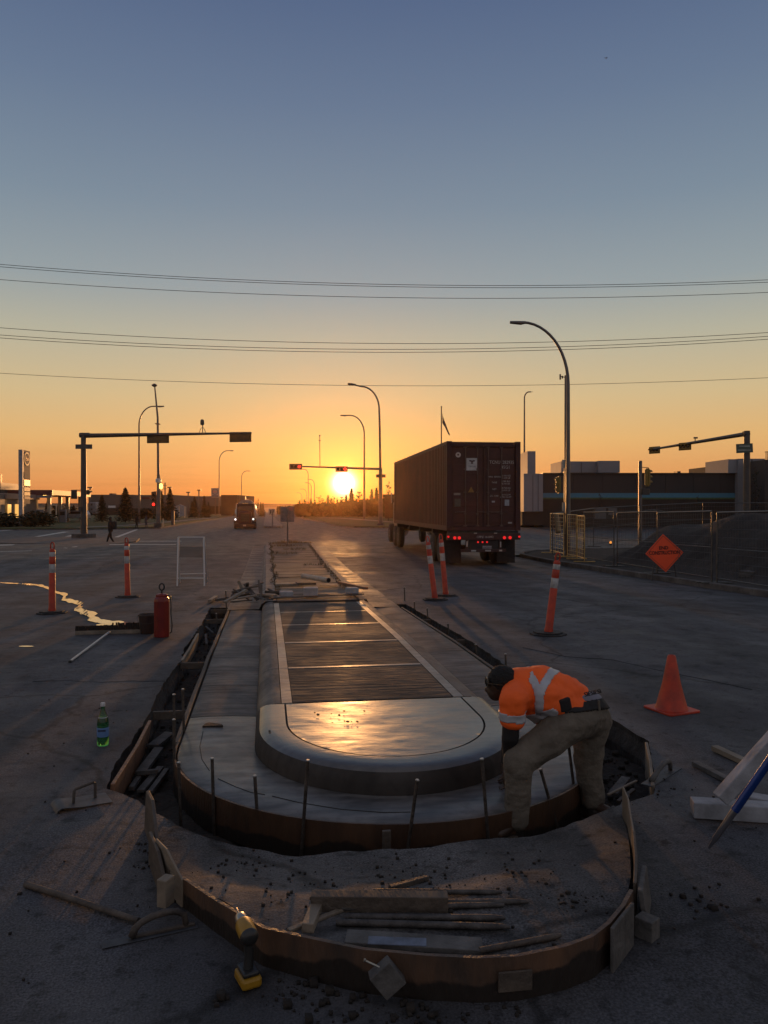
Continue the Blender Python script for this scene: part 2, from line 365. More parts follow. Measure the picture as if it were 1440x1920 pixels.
WETP = concrete('wet_panel', (.062, .050, .040), .34, (4, 24, 1), .2, .46, .10, wet=.85, bdist=.003)
GROOVE = M('groove_dark', (.012, .011, .010), .9)
WHITEP = M('road_paint', (.42, .41, .38), .6, 0, .35, 6)

b = B(); ys = [-300, 9, 60, 84, 300, 1200, 5000]; zs = [-.5, -.5, -.8, -.66, -.63, -.61, -.61]
xs = [-4000, -200, 200, 4000]
b.add([(x, y, z) for y, z in zip(ys, zs) for x in xs], [(j * 4 + i, j * 4 + i + 1, j * 4 + i + 5, j * 4 + i + 4) for j in range(6) for i in range(3)])
struct('ground', b, FIELD)
# distant low hills
b = B(); rnd = random.Random(5)
for k, (y0, hh) in enumerate(((2300, 9), (3400, 17))):
    n = 60; vs = []
    for i in range(n + 1):
        x = -3600 + 7200 * i / n; h = hh * (.75 + .35 * N3(i * .21 + 9 * k, 3.3)) + 1
        vs += [(x, y0, -2), (x, y0 + 160, h), (x, y0 + 600, -2)]
    b.add(vs, [(i * 3 + j, i * 3 + 3 + j, i * 3 + 4 + j, i * 3 + 1 + j) for i in range(n) for j in range(2)])
struct('hills', b, FIELD)

# pavement around the trench
HOLE0 = [(-.98, 13.75), (-.95, 11.5), (-.97, 9.4), (-.93, 8.6), (-.97, 7.4), (-.95, 6.1), (-.985, 5.2), (-.94, 4.77), (-.73, 4.55), (-.57, 4.30), (-.42, 4.08), (-.14, 3.84), (.15, 3.68), (.36, 3.71), (.56, 3.70), (.80, 3.69), (1.05, 3.75),
         (1.32, 3.73), (1.6, 3.86), (1.85, 4.0), (2.08, 4.14), (2.24, 4.20), (2.46, 4.62), (2.71, 5.16), (2.70, 5.71), (2.55, 6.6), (2.50, 7.8), (2.52, 9.83), (2.50, 11.6), (2.49, 13.75)]
def rough_loop(pl, step, amp, seed):
    out = []
    for i, (a, c) in enumerate(zip(pl, pl[1:] + pl[:1])):
        a = Vector(a); c = Vector(c); k = max(1, int((c - a).length / step)); nn = Vector((-(c - a).y, (c - a).x)).normalized()
        for j in range(k):
            p = a.lerp(c, j / k); p = p + nn * amp * (N3(p.x, p.y, seed, 7) + .6 * N3(p.x, p.y, seed, 21)); out.append((p.x, p.y))
    return out
HOLE = rough_loop(HOLE0, .07, .022, 1)
NX0, NX1, NY0, NY1 = -6., 9.65, .5, 16.
def znear(x, y):
    e = min(x - NX0, NX1 - x, y - NY0, NY1 - y, 1.0)
    return gz(y) + .012 * max(0, e) * N3(x, y, 0, .9) * 1.0
b = sheet([(NX0, NY0), (NX1, NY0), (NX1, NY1), (NX0, NY1)], .42, znear, [HOLE], .08)
def quadstrip(b, x0, x1, y0, y1, dz=0.):
    yy = sorted({y0, y1} | {k for k in (9, 24, 39, 52) if y0 < k < y1})
    for a, c in zip(yy, yy[1:]): b.add([(x0, a, gz(a) + dz), (x1, a, gz(a) + dz), (x1, c, gz(c) + dz), (x0, c, gz(c) + dz)], [(0, 1, 2, 3)])
quadstrip(b, -80, NX0, -6, 16); quadstrip(b, NX0, 9.65, -6, NY0); quadstrip(b, -80, 9.65, 16, 30)
struct('road', b, ASPH, smooth=True)
b = B(); quadstrip(b, -140, 140, 30, 86)
b.add([(-11.5, 86, -.6), (10.5, 86, -.6), (10.5, 1500, -.6), (-11.5, 1500, -.6)], [(0, 1, 2, 3)])
struct('crossing_road', b, ASPHF)
# trench: ragged sides and a dirt floor
b = B(); n = len(HOLE); vs = []
for k, (off, z) in enumerate(((0, 0), (.012, -.05), (.0, -.09), (-.03, -.16), (-.01, -.30))):
    for i, (x, y) in enumerate(HOLE):
        a = Vector(HOLE[i - 1]); c = Vector(HOLE[(i + 1) % n]); d = (c - a).normalized(); nn = Vector((-d.y, d.x))
        q = Vector((x, y)) + nn * (-off) * (1 + .8 * N3(x * 3, y * 3, z * 9, 3)); vs.append((q.x, q.y, (znear(x, y) if k == 0 else gz(y) + z)))
b.add(vs, [(k * n + i, k * n + (i + 1) % n, (k + 1) * n + (i + 1) % n, (k + 1) * n + i) for k in range(4) for i in range(n)])
struct('trench_sides', b, M('trench_side', (.05, .042, .036), .95, 0, .4, 8, .8, 30, col2=(.018, .014, .012), world=True))
b = sheet([(-1.1, 3.5), (2.85, 3.5), (2.85, 13.9), (-1.1, 13.9)], .06, lambda x, y: gz(y) - .225 + .03 * N3(x, y, 0, 5) + .02 * N3(x, y, 4, 14), [[(-.5, 5), (.845, 4.1), (2.2, 5), (2.2, 13.8), (-.5, 13.8)]], .02)
struct('trench_floor', b, DIRT, smooth=True)
# raised dusty patch in front of the trench
BOARD = [(-.62, 4.10), (-.56, 3.90), (-.51, 3.70), (-.41, 3.41), (-.2, 3.10), (-.01, 2.84), (.17, 2.72), (.33, 2.63), (.54, 2.56), (.71, 2.52), (.84, 2.51), (1.02, 2.54), (1.14, 2.585), (1.24, 2.66), (1.35, 2.77), (1.44, 2.88), (1.515, 3.0), (1.66, 3.30), (1.78, 3.56), (1.86, 3.76), (1.93, 3.97)]
edge = [Vector(p) for p in HOLE if p[1] < 4.6]
front = [p for p in HOLE if p[1] < 4.55 and -.56 < p[0] < 1.95]
def zpatch(x, y):
    p = Vector((x, y)); d = min((p - e).length for e in edge)
    return .006 + .118 * S(d / .75) * S((x + .75) / .6) + .008 * N3(x, y, 2, 3.5) * min(1, d * 4) + .0045 * N3(x, y, 2, 15)
b = sheet([(x + (.012 if x < .8 else -.012), y + .012) for x, y in BOARD][::1] + front[::-1], .03, zpatch, (), .012)
struct('pavement_patch', b, PATCH, smooth=True)
ZP = .12
# lawns, kerbs, pavements of the far corners
def ppoly(pts, dz=0.): return [(lambda p: (p.x, p.y))(P(x, y, None)) for x, y in pts]
def slab(name, pts, h, mat):
    pl = ppoly(pts); b = B(); b.prism(pl, -.9, -.6 + h); return struct(name, b, mat)
slab('lawn_left', [(-500, 992.5), (0, 992), (110, 991.5), (230, 990.5), (300, 989), (340, 982), (380, 976), (425, 968.5), (455, 962), (455, 957), (-500, 957)], .10, GRASS)
slab('lawn_right', [(568, 972), (600, 977), (630, 985), (665, 988), (740, 989), (980, 984.5), (1440, 984), (1900, 984), (1900, 962), (590, 962)], .10, GRASS)
b = B(); pl = [P(x, y, -.5) for x, y in [(-500, 992.7), (0, 992.2), (110, 991.7), (230, 990.7), (300, 989.2), (340, 982.2), (380, 976.2), (425, 968.7), (455, 962.2)]]
b.wall([(p.x, p.y) for p in pl], -.62, -.48, .2)
pr = [P(x, y, -.5) for x, y in [(568, 972.2), (600, 977.2), (630, 985.2), (665, 988.2), (740, 989.2), (980, 984.7), (1440, 984.2), (1900, 984.2)]]
b.wall([(p.x, p.y) for p in pr], -.62, -.48, .2)
struct('kerbs_far', b, CURBC)
def strip_px(name, pts, wpx, dz, mat):
    b = B(); q = [P(x, y, dz) for x, y in pts]
    b.wall([(p.x, p.y) for p in q], dz - .02, dz, wpx); return struct(name, b, mat)
strip_px('footpath_left', [(150, 989), (250, 984), (330, 977), (400, 970.5)], 1.6, -.49, CONC)
strip_px('footpath_right', [(600, 970.5), (640, 971.5), (690, 975), (740, 979), (1000, 978), (1440, 977)], 1.8, -.49, CONC)
b = B(); b.prism(ppoly([(-300, 1011), (150, 1009.5), (262, 1012), (255, 1017), (200, 1020.5), (0, 1019.5), (-300, 1019)]), -.9, -.46)
struct('pavement_corner', b, CURBC)
def paint(b, pts, dz=.004):
    q = [P(x, y, None) for x, y in pts]; b.add([(p.x, p.y, gz(p.y) + dz) for p in q], [tuple(range(len(q)))])
b = B()
for pts in ([(36, 1011), (43, 1011.4), (130, 997.2), (118, 997)], [(92, 1012), (98, 1012.3), (160, 1000.4), (150, 1000)], [(-40, 999), (-40, 997.6), (27, 993), (30, 993.8)],
            [(212, 1008), (219, 1008.6), (259, 993.2), (253, 993)], [(-40, 1024.5), (-40, 1022.5), (28, 1020.8), (24, 1022.4)], [(118, 1027.5), (142, 1024.6), (147, 1025.2), (124, 1028)],
            [(205, 1020.6), (205, 1021.6), (330, 1021.6), (330, 1020.6)], [(235, 1014.3), (235, 1015.2), (340, 1015.2), (340, 1014.3)], [(0, 1034.2), (0, 1034.9), (60, 1033), (60, 1032.4)]):
    paint(b, pts)
struct('road_markings', b, WHITEP)
# far island in the road beyond the crossing
b = B(); pl = [P(x, y, -.6) for x, y in [(494, 990), (531, 990)]]
x0, x1 = pl[0].x, pl[1].x; y0 = pl[0].y
b.prism([(x0 + .3, y0), (x1 - .3, y0), (x1, y0 + .8), (x1 - .2, y0 + 60), (x1 - 1.2, y0 + 280), (x0, y0 + 280), (x0, y0 + .8)], -.7, -.42)
struct('far_island', b, CONC)
# lot on the right: kerb, soil, mound
def zlot(x, y):
    h = 1.45 * S((x - 10.5) / 2.6) * S((25.8 - y) / 3.4) * S((y - 9) / 5)
    return gz(y) + .10 + h * (1 + .30 * N3(x, y, 0, .5)) + .16 * S(h * 3) * N3(x, y, 3, 1.5) + .06 * S(h * 3) * N3(x, y, 6, 4) + .012 * N3(x, y, 5, 9)
b = sheet([(9.78, -3), (60, -3), (60, 32), (13.2, 32), (11.0, 30.8), (9.9, 28.6), (9.78, 27)], .33, zlot, (), .10)
struct('dirt_mound', b, SOIL, smooth=True)
b = B(); kp = [(9.7, -3), (9.7, 4), (9.7, 9), (9.7, 17), (9.7, 25), (9.7, 27), (9.85, 28.9), (10.3, 30.1), (11.2, 31.2), (13.2, 32.1), (20, 32.3), (60, 32.3)]
b.wall(kp, [gz(y) - .05 for x, y in kp], [gz(y) + .13 for x, y in kp], .16)
struct('kerb_right', b, CURBC, bevel=.02)

# ============================================================ THE ISLAND UNDER CONSTRUCTION
CX, CY = .845, 5.5
def nose(a, bb, yend, n=36, y0=None):
    out = [(CX - a, yend)]
    out += [(CX - a, yend + (CY - yend) * t) for t in (.5,)] + [(CX - a * math.cos(math.pi * i / n), CY - bb * math.sin(math.pi * i / n)) for i in range(n + 1)]
    out += [(CX + a, CY + (yend - CY) * .5), (CX + a, yend)]
    return out
isl = thing('traffic_island', 'freshly poured concrete traffic island with rounded nose and brushed panels', 'traffic island', (CX, 5.5, 0))
def loft(loops, mat, name, parent, thick=None):
    b = B(); n = len(loops[0][0]); vs = [(x, y, gz(y) + z) for pl, z in loops for x, y in pl]
    b.add(vs, [(k * n + i, k * n + i + 1, (k + 1) * n + i + 1, (k + 1) * n + i) for k in range(len(loops) - 1) for i in range(n - 1)])
    return b.build(name, mat, parent, world=True, smooth=True)
# nose: gutter ring, curb ring, inner wet panel
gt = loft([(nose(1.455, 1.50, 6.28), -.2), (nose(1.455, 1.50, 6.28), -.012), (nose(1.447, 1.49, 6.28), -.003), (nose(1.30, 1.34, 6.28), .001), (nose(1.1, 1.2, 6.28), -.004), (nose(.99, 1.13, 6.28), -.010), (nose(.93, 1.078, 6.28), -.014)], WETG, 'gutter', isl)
loft([(nose(.928, 1.075, 6.04), -.02), (nose(.924, 1.069, 6.04), .045), (nose(.914, 1.058, 6.04), .085), (nose(.898, 1.040, 6.04), .112)], SHADEF, 'curb_face', isl)
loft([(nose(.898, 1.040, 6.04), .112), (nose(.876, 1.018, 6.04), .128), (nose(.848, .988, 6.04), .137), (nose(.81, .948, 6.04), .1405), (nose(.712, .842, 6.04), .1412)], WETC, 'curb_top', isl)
b = sheet(nose(.698, .828, 6.035, 40), .035, lambda x, y: .1405 + .0016 * N3(x, y, 0, 4) + .0011 * N3(x * .5, y, 7, 15) + .0025 * math.exp(-((y - 5.0 - .10 * (x - .8)) / .018) ** 2) * S((x - .3) * 4) * S((1.2 - x) * 4) * .6, (), .008)
b.build('nose_panel', WETP, isl, world=True, smooth=True)
b = B(); b.prism([(x, y) for x, y in nose(.9, 1.0, 13.2)], -.24, .0)
b2 = B()
for ya, yb in ((4.7, 9), (9, 13.1)):
    vs = [(x, y, z) for x in (CX - .72, CX + .72) for y in (ya if ya > 5 else 5.4, yb) for z in (-.2 + gz(y), .132 + gz(y))]
    b2.add(vs, [(0, 1, 3, 2), (4, 6, 7, 5), (0, 4, 5, 1), (2, 3, 7, 6), (1, 5, 7, 3), (0, 2, 6, 4)])
b2.prism([(x, y) for x, y in nose(.71, .84, 5.39)], -.2, .128)
b2.build('core', GROOVE, isl, world=True)
for pxs_ in ([(408, 1461), (440, 1476), (470, 1487), (496, 1491)], [(510, 1494), (560, 1506), (640, 1519), (720, 1525), (770, 1524)], [(380, 1372), (374, 1400), (378, 1425), (392, 1446)]):
    b = B(); b.tube([P(x, y, .002) for x, y in pxs_], .0022, 5); b.build('tool_line', GROOVE, isl, world=True)
# little tool dents pressed in the wet panel
rnd = random.Random(8)
for px, py in ((590, 1337), (596, 1341), (621, 1339), (636, 1342), (623, 1356), (646, 1353), (652, 1354), (659, 1354), (670, 1354), (645, 1334), (683, 1334), (505, 1372)):
    p = P(px, py, .142); r = .006 + .008 * rnd.random()
    b = B(); b.add([(p.x + r * math.cos(t) * .9, p.y + r * 2.2 * math.sin(t), .1435) for t in [i * math.pi / 4 for i in range(8)]], [tuple(range(8))]); b.build('tool_dent', GROOVE, isl, world=True)
YJ = [6.06, 7.37, 8.74, 10.20, 11.62, 12.95]
def xstrip(prof, y0, y1, seg=3):
    """cross-section (x, z) swept along y, following the slope"""
    ysl = [y0 + (y1 - y0) * i / seg for i in range(seg + 1)]; n = len(prof); b = B()
    b.add([(x, y, gz(y) + z) for y in ysl for x, z in prof], [(k * n + i, k * n + i + 1, (k + 1) * n + i + 1, (k + 1) * n + i) for k in range(seg) for i in range(n - 1)])
    for y, o in ((y0, 0), (y1, seg * n)):
        b.add([(x, y, gz(y) + z) for x, z in prof] + [(prof[-1][0], y, gz(y) - .05), (prof[0][0], y, gz(y) - .05)], [tuple(range(n + 2))])
    return b
mir = lambda pr: [(2 * CX - x, z) for x, z in pr]
curbp = [(-.083, -.02), (-.078, .035), (-.06, .078), (-.027, .110), (.015, .130), (.06, .139), (.108, .141)]
gutp = [(-.61, -.2), (-.61, -.012), (-.60, -.003), (-.45, .001), (-.25, -.004), (-.084, -.014)]
for i, (ya, yb) in enumerate(zip(YJ, YJ[1:])):
    g0 = 6.30 if i == 0 else ya + .006
    for pr in (gutp, mir(gutp)): xstrip(pr, g0, yb - .006 if i < 4 else 13.25).build('gutter_slab', GUTTER, isl, world=True, smooth=True)
    for pr in (curbp, mir(curbp)): xstrip(pr, ya + .004, yb - .004 if i < 4 else 13.2).build('curb_segment', CURBN, isl, world=True, smooth=True)
    for pr in ([(.114, .142), (.196, .142)], mir([(.114, .142), (.196, .142)])): xstrip(pr, ya + .004, yb - .004).build('edge_strip', SMOOTH, isl, world=True)
    xstrip([(.202, .140), (2 * CX - .202, .140)], ya + (.05 if i else .012), yb - .012).build('brushed_panel', BRUSH, isl, world=True)
    if i: xstrip([(.202, .1415), (2 * CX - .202, .1415)], ya - .012, ya + .045, 1).build('joint_band', SMOOTH, isl, world=True)

# old island beyond
OLDC = concrete('worn_concrete', (.13, .11, .09), .75, (1, 9, 1), .35, .5)
old = thing('old_traffic_island', 'worn weedy concrete island running away towards the crossing', 'traffic island', (1, 26, gz(26)))
def ostrip(fl, fr, zl, zr, y0, y1, seg=16):
    b = B(); vs = []
    for i in range(seg + 1):
        y = y0 + (y1 - y0) * i / seg; vs += [(fl(y), y, gz(y) + zl), (fr(y), y, gz(y) + zr)]
    b.add(vs, [(2 * i, 2 * i + 1, 2 * i + 3, 2 * i + 2) for i in range(seg)]); return b
YE = 40.2
def le(y): return -.66 + max(0, 1 - math.sqrt(max(0, 1 - (max(0, y - YE + 1.6) / 1.6) ** 2))) * 1.2
def re(y): return 2.32 + .55 * (y - 14) / 26 - max(0, 1 - math.sqrt(max(0, 1 - (max(0, y - YE + 1.6) / 1.6) ** 2))) * 1.2
YS = 13.3
for name, f in (('gutter', [(lambda y: le(y) - .02, lambda y: le(y) - .01, -.03, .0), (lambda y: le(y) - .01, lambda y: le(y) + .53, .0, .008)]),
                ('curb', [(lambda y: le(y) + .53, lambda y: le(y) + .57, .008, .09), (lambda y: le(y) + .57, lambda y: le(y) + .64, .09, .14), (lambda y: le(y) + .64, lambda y: le(y) + .82, .14, .145)]),
                ('infill', [(lambda y: le(y) + .84, lambda y: re(y) - .74, .135, .135)]),
                ('curb', [(lambda y: re(y) - .72, lambda y: re(y) - .58, .145, .14), (lambda y: re(y) - .58, lambda y: re(y) - .52, .14, .02)]),
                ('gutter', [(lambda y: re(y) - .52, lambda y: re(y), .008, .0), (lambda y: re(y), lambda y: re(y) + .01, 0, -.03)])):
    b = B()
    for a, c, z0, z1 in f:
        q = ostrip(a, c, z0, z1, YS, YE); b.add(q.v, q.f)
    b.build(name, {'infill': OLDC, 'curb': CONC, 'gutter': CURBN}[name], old, world=True)
for i in range(20):
    b = B(); y = 14.4 + i * 1.35; b.bar((-.62, y, gz(y) + .012), (-.16, y, gz(y) + .014), .012, .004); b.build('joint_line', GROOVE, old, world=True); b = B()
    b.bar((.2, y, gz(y) + .138), (re(y) - .76, y, gz(y) + .138), .014, .004); b.build('joint_line', GROOVE, old, world=True)
b = B(); b.prism([(le(y) , y) for y in (YS, 20, 30, 38.5, 39.8, YE - .05)] + [(re(y), y) for y in (YE - .05, 39.8, 38.5, 30, 20, YS)], -.9, -.45); b.build('base', CURBC, old, world=True)
# ============================================================ FORM BOARDS, STAKES, SPACERS
PLY = formply('form_plywood', (.085, .042, .022), (.042, .022, .013), -.235, .0)
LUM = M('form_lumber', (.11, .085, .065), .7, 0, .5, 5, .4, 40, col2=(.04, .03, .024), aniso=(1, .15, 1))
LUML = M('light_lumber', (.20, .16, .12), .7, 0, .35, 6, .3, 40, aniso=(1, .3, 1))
GREYW = M('grey_weathered_wood', (.085, .08, .077), .8, 0, .4, 8, .4, 40)
pl = nose(1.470, 1.515, 5.75); 
b = B(); b.wall(pl, -.215, .004, .014)
o = b.build('curved_form_board', PLY, origin=(CX, 4.0, -.2)); tag(o, 'thin rust brown plywood form bent round the island nose', 'form board')
def board(name, pts, z0, z1, t, mat, label, cat='form board', group=None, lean=0., bevel=0.004):
    b = B(); b.wall(pts, z0, z1, t, lean); c = pts[len(pts) // 2]
    o = b.build(name, mat, origin=(c[0], c[1], min(z0) if isinstance(z0, list) else z0), bevel=bevel); return tag(o, label, cat, group)
def sl(pts, dz): return [gz(p[1]) + dz for p in pts]
lp = [(-.635, 5.62), (-.64, 6.4), (-.645, 7.2), (-.64, 8.0), (-.648, 8.8), (-.64, 9.6), (-.645, 11), (-.64, 12.2), (-.645, 13.2)]
board('form_board', lp, sl(lp, -.16), sl(lp, .006), .036, LUM, 'long grimy lumber form along the left edge of the new gutter', group='straight lumber forms along the gutter')
rp = [(2.325, 5.7), (2.327, 7.5), (2.33, 9.4), (2.325, 11.2), (2.325, 13.2)]
board('form_board', rp, sl(rp, -.16), sl(rp, .006), .036, LUM, 'long lumber form along the right edge of the new gutter', group='straight lumber forms along the gutter')
bl = [(-.955, 4.85), (-.935, 5.6), (-.94, 6.25)]
board('form_board', bl, sl(bl, -.21), sl(bl, .0), .025, M('brown_board', (.20, .10, .055), .6, 0, .4, 5, .4, 30), 'stained brown plank against the street cut beside the wood scraps', lean=-.03)
bl = [(-.94, 8.65), (-.93, 9.4), (-.94, 10.6)]
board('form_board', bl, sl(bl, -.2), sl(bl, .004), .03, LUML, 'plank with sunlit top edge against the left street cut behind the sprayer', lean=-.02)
bl = [(2.66, 5.10), (2.48, 4.70), (2.285, 4.30)]
board('form_board', bl, -.22, .012, .02, LUML, 'pale edged board lining the trench corner right of the worker')
FP = formply('front_form_plywood', (.13, .068, .038), (.045, .032, .025), -.02, .185)
fb = BOARD[3:16]
board('curved_form_board', fb, -.02, [.115, .125, .14, .15, .152, .153, .153, .153, .153, .152, .152, .151, .15], .016, FP, 'curved dirt caked plywood board around the front of the dusty patch', bevel=0)
board('form_board', [(-.625, 4.14), (-.575, 3.96), (-.535, 3.78), (-.515, 3.68)], 0, [.20, .215, .17, .12], .018, LUM, 'warped board end rising from the left end of the front form', lean=.01)
board('form_board', [(-.545, 3.74), (-.475, 3.50), (-.43, 3.36)], -.01, [.15, .16, .10], .016, LUM, 'short overlapping board on the left of the front form', lean=.0)
board('form_board', [(-.50, 3.62), (-.43, 3.44), (-.35, 3.30)], .0, [.165, .19, .12], .010, LUML, 'curling thin strip with pale edge behind the left front form', lean=.0)
board('form_board', [(1.48, 2.93), (1.58, 3.12), (1.70, 3.38)], .0, [.15, .165, .165], .014, LUM, 'thin dark strip closing the right side of the front form', lean=0)
board('form_board', [(1.69, 3.36), (1.78, 3.58), (1.86, 3.76), (1.90, 3.90)], .0, [.165, .17, .16, .17], .010, LUML, 'thin pale strip curving up to the trench at the right', lean=0)
board('form_board', [(1.225, 2.60), (1.385, 2.76)], 0, .165, .014, GREYW, 'grey plywood plate lapped over the right of the front form')
board('form_board', [(1.49, 2.86), (1.61, 3.06)], 0, .15, .020, GREYW, 'dark plate leaning on the right front form above the block', lean=.02)
def block(name, c, d, label, cat, mat, rz=0., rot=None, group=None, bevel=.004, sx=0):
    b = B(); b.box((0, 0, 0), d); o = b.build(name, mat, bevel=bevel); o.location = c; o.rotation_euler = rot if rot is not None else (0, 0, rz); return tag(o, label, cat, group)
block('wood_block', (-.415, 3.27, .09), (.045, .06, .115), 'whitish wood block screwed to the left of the front form', 'wood block', LUML, R(-30))
block('wood_block', (1.465, 2.80, .04), (.065, .075, .08), 'grey wood block bracing the right side of the front form', 'wood block', GREYW, R(35))
block('wood_block', (.615, 3.945, -.10), (.045, .022, .19), 'short cleat nailed to the middle of the bent plywood', 'wood cleat', LUM)
# block hanging on the front form with its screw
t = thing('wood_block', 'tilted pale block screwed to the front face of the curved front form', 'wood block', (.40, 2.555, .09))
b = B(); b.box((0, 0, 0), (.085, .05, .095), rot=Matrix.Rotation(R(-38), 3, 'Y')); b.build('block', GREYW, t, bevel=.003)
b = B(); b.tube([(-.03, -.02, .05), (-.075, -.02, .075)], .0035, 6); b.lathe((-.078, -.02, .077), [(.006, 0), (.006, .004)], 8, axis=(-1, 0, .5)); b.build('screw', M('zinc', (.35, .35, .33), .35, .9), t)
STEEL = M('stake_steel', (.10, .085, .075), .45, .75, .4, 20, .3, 60)
STTOP = M('hammered_top', (.45, .42, .38), .35, .9)
def stake(bx, by, tx, ty, label, r=.0095, zb=-.23, dz=0.):
    p0 = P(bx, by, dz) if dz is not None else P(bx, by); dcam = (HC - p0.z) * FPX / (by - HZ); top = at(tx, ty, dcam); 
    d = (top - p0); foot = p0 + d * ((zb - p0.z) / d.z if d.z > 0 else 0)
    t = thing('steel_stake', label, 'steel stake', foot, 0, 'steel stakes pinning the forms')
    b = B(); b.tube([Vector((0, 0, 0)), top - foot], r, 8); b.build('rod', STEEL, t)
    b = B(); u = (top - foot).normalized(); b.lathe(top - foot - u * .002, [(r * 1.1, -.006), (r * 1.25, .0), (r * .9, .004)], 8, axis=u); b.build('head', STTOP, t)
for a in ((399, 1497, 397, 1422, 'steel stake at the left bend of the nose form'), (481, 1519, 477, 1455, 'short steel stake second from the left on the nose form'),
          (569, 1541, 577, 1426, 'tall leaning steel stake in front of the wet nose, third from the left'), (770, 1556, 783, 1463, 'leaning steel stake at the middle of the nose form beside the cleat'),
          (913, 1540, 904, 1423, 'tall steel stake just left of the worker'), (1030, 1498, 1014, 1443, 'steel stake seen between the legs of the worker'),
          (1076, 1470, 1067, 1398, 'sunlit steel stake close behind the front leg of the worker'), (326, 1425, 325, 1349, 'steel stake beside the left corner of the nose form'),
          (327, 1380, 325, 1302, 'steel stake left of the gutter near the crossing spacer'), (344, 1372, 342, 1292, 'thin steel stake right behind the pair on the left trench'),
          (336, 1490, 334, 1430, 'stub of a stake wedged at the left bend of the plywood')):
    stake(*a)
for a in ((424, 1141, 423, 1107, 'thin stake at the far left corner of the new gutter'), (406, 1165, 405, 1150, 'short stake in the far left trench'), (759, 1126, 758, 1101, 'thin stake at the far right corner of the new gutter'),
          (777, 1142, 777, 1128, 'stake at the far end of the right trench'), (802, 1158, 801, 1140, 'second stake along the right trench'), (841, 1184, 840, 1169, 'third stake along the right trench'),
          (893, 1222, 892, 1208, 'fourth stake along the right trench'), (949, 1250, 948, 1226, 'stake in the right trench just behind the head of the worker')):
    stake(*a, r=.011, dz=None, zb=-.28)
for (x0, x1, y, lab) in ((-.93, -.66, 6.55, 'spacer stick across the left trench nearest the wood scraps'), (-.93, -.66, 8.55, 'grey spacer board across the left trench behind the sprayer'), (-.94, -.66, 12.2, 'spacer board across the far left trench'),
                         (-.96, -.66, 13.5, 'dark block closing the far left trench'), (2.35, 2.5, 9.55, 'pale spacer across the right trench'), (2.35, 2.5, 11.6, 'spacer across the far right trench')):
    g = gz(y); block('spacer_board', ((x0 + x1) / 2, y, g - .045), (x1 - x0, .03, .07), lab, 'spacer board', LUM, group='spacer boards across the trenches')
# scraps in the left trench
rnd = random.Random(4)
SCR = [(285, 1400, 318, 1375, .09, .02), (262, 1452, 297, 1405, .07, .03), (245, 1480, 278, 1432, .035, .03), (262, 1485, 300, 1440, .05, .02), (280, 1488, 312, 1445, .035, .03), (255, 1450, 296, 1447, .03, .03)]
labs = ['widest pale plank scrap on top of the left trench pile', 'plank scrap half buried in dirt in the left trench', 'leftmost plank scrap low in the trench pile', 'middle plank scrap at the near end of the trench pile', 'rightmost narrow plank scrap at the near end of the trench pile', 'short cross piece lying over the other trench scraps']
for (a, b_, c, d, w, h), lb in zip(SCR, labs):
    i = labs.index(lb); z = -.19 + .03 * (i in (0, 1, 5)) + .002 * i
    p = P(a, b_, z); q = P(c, d, z); b = B(); b.bar(p, q, w, h); o = b.build('wood_scrap', GREYW, origin=(p + q) / 2, bevel=.003); tag(o, lb, 'wood scrap', 'wood scraps in the left trench')
for (a, b_, c, d, lb) in ((385, 1175, 399, 1187, 'small pale stick leaning in the far left trench'), (385, 1190, 387, 1208, 'upright pale stick in the far left trench')):
    p = P(a, b_, -.15); q = P(c, d, -.2); b = B(); b.bar(p, q, .03, .02); tag(b.build('wood_stick', GREYW, origin=p), lb, 'stick')
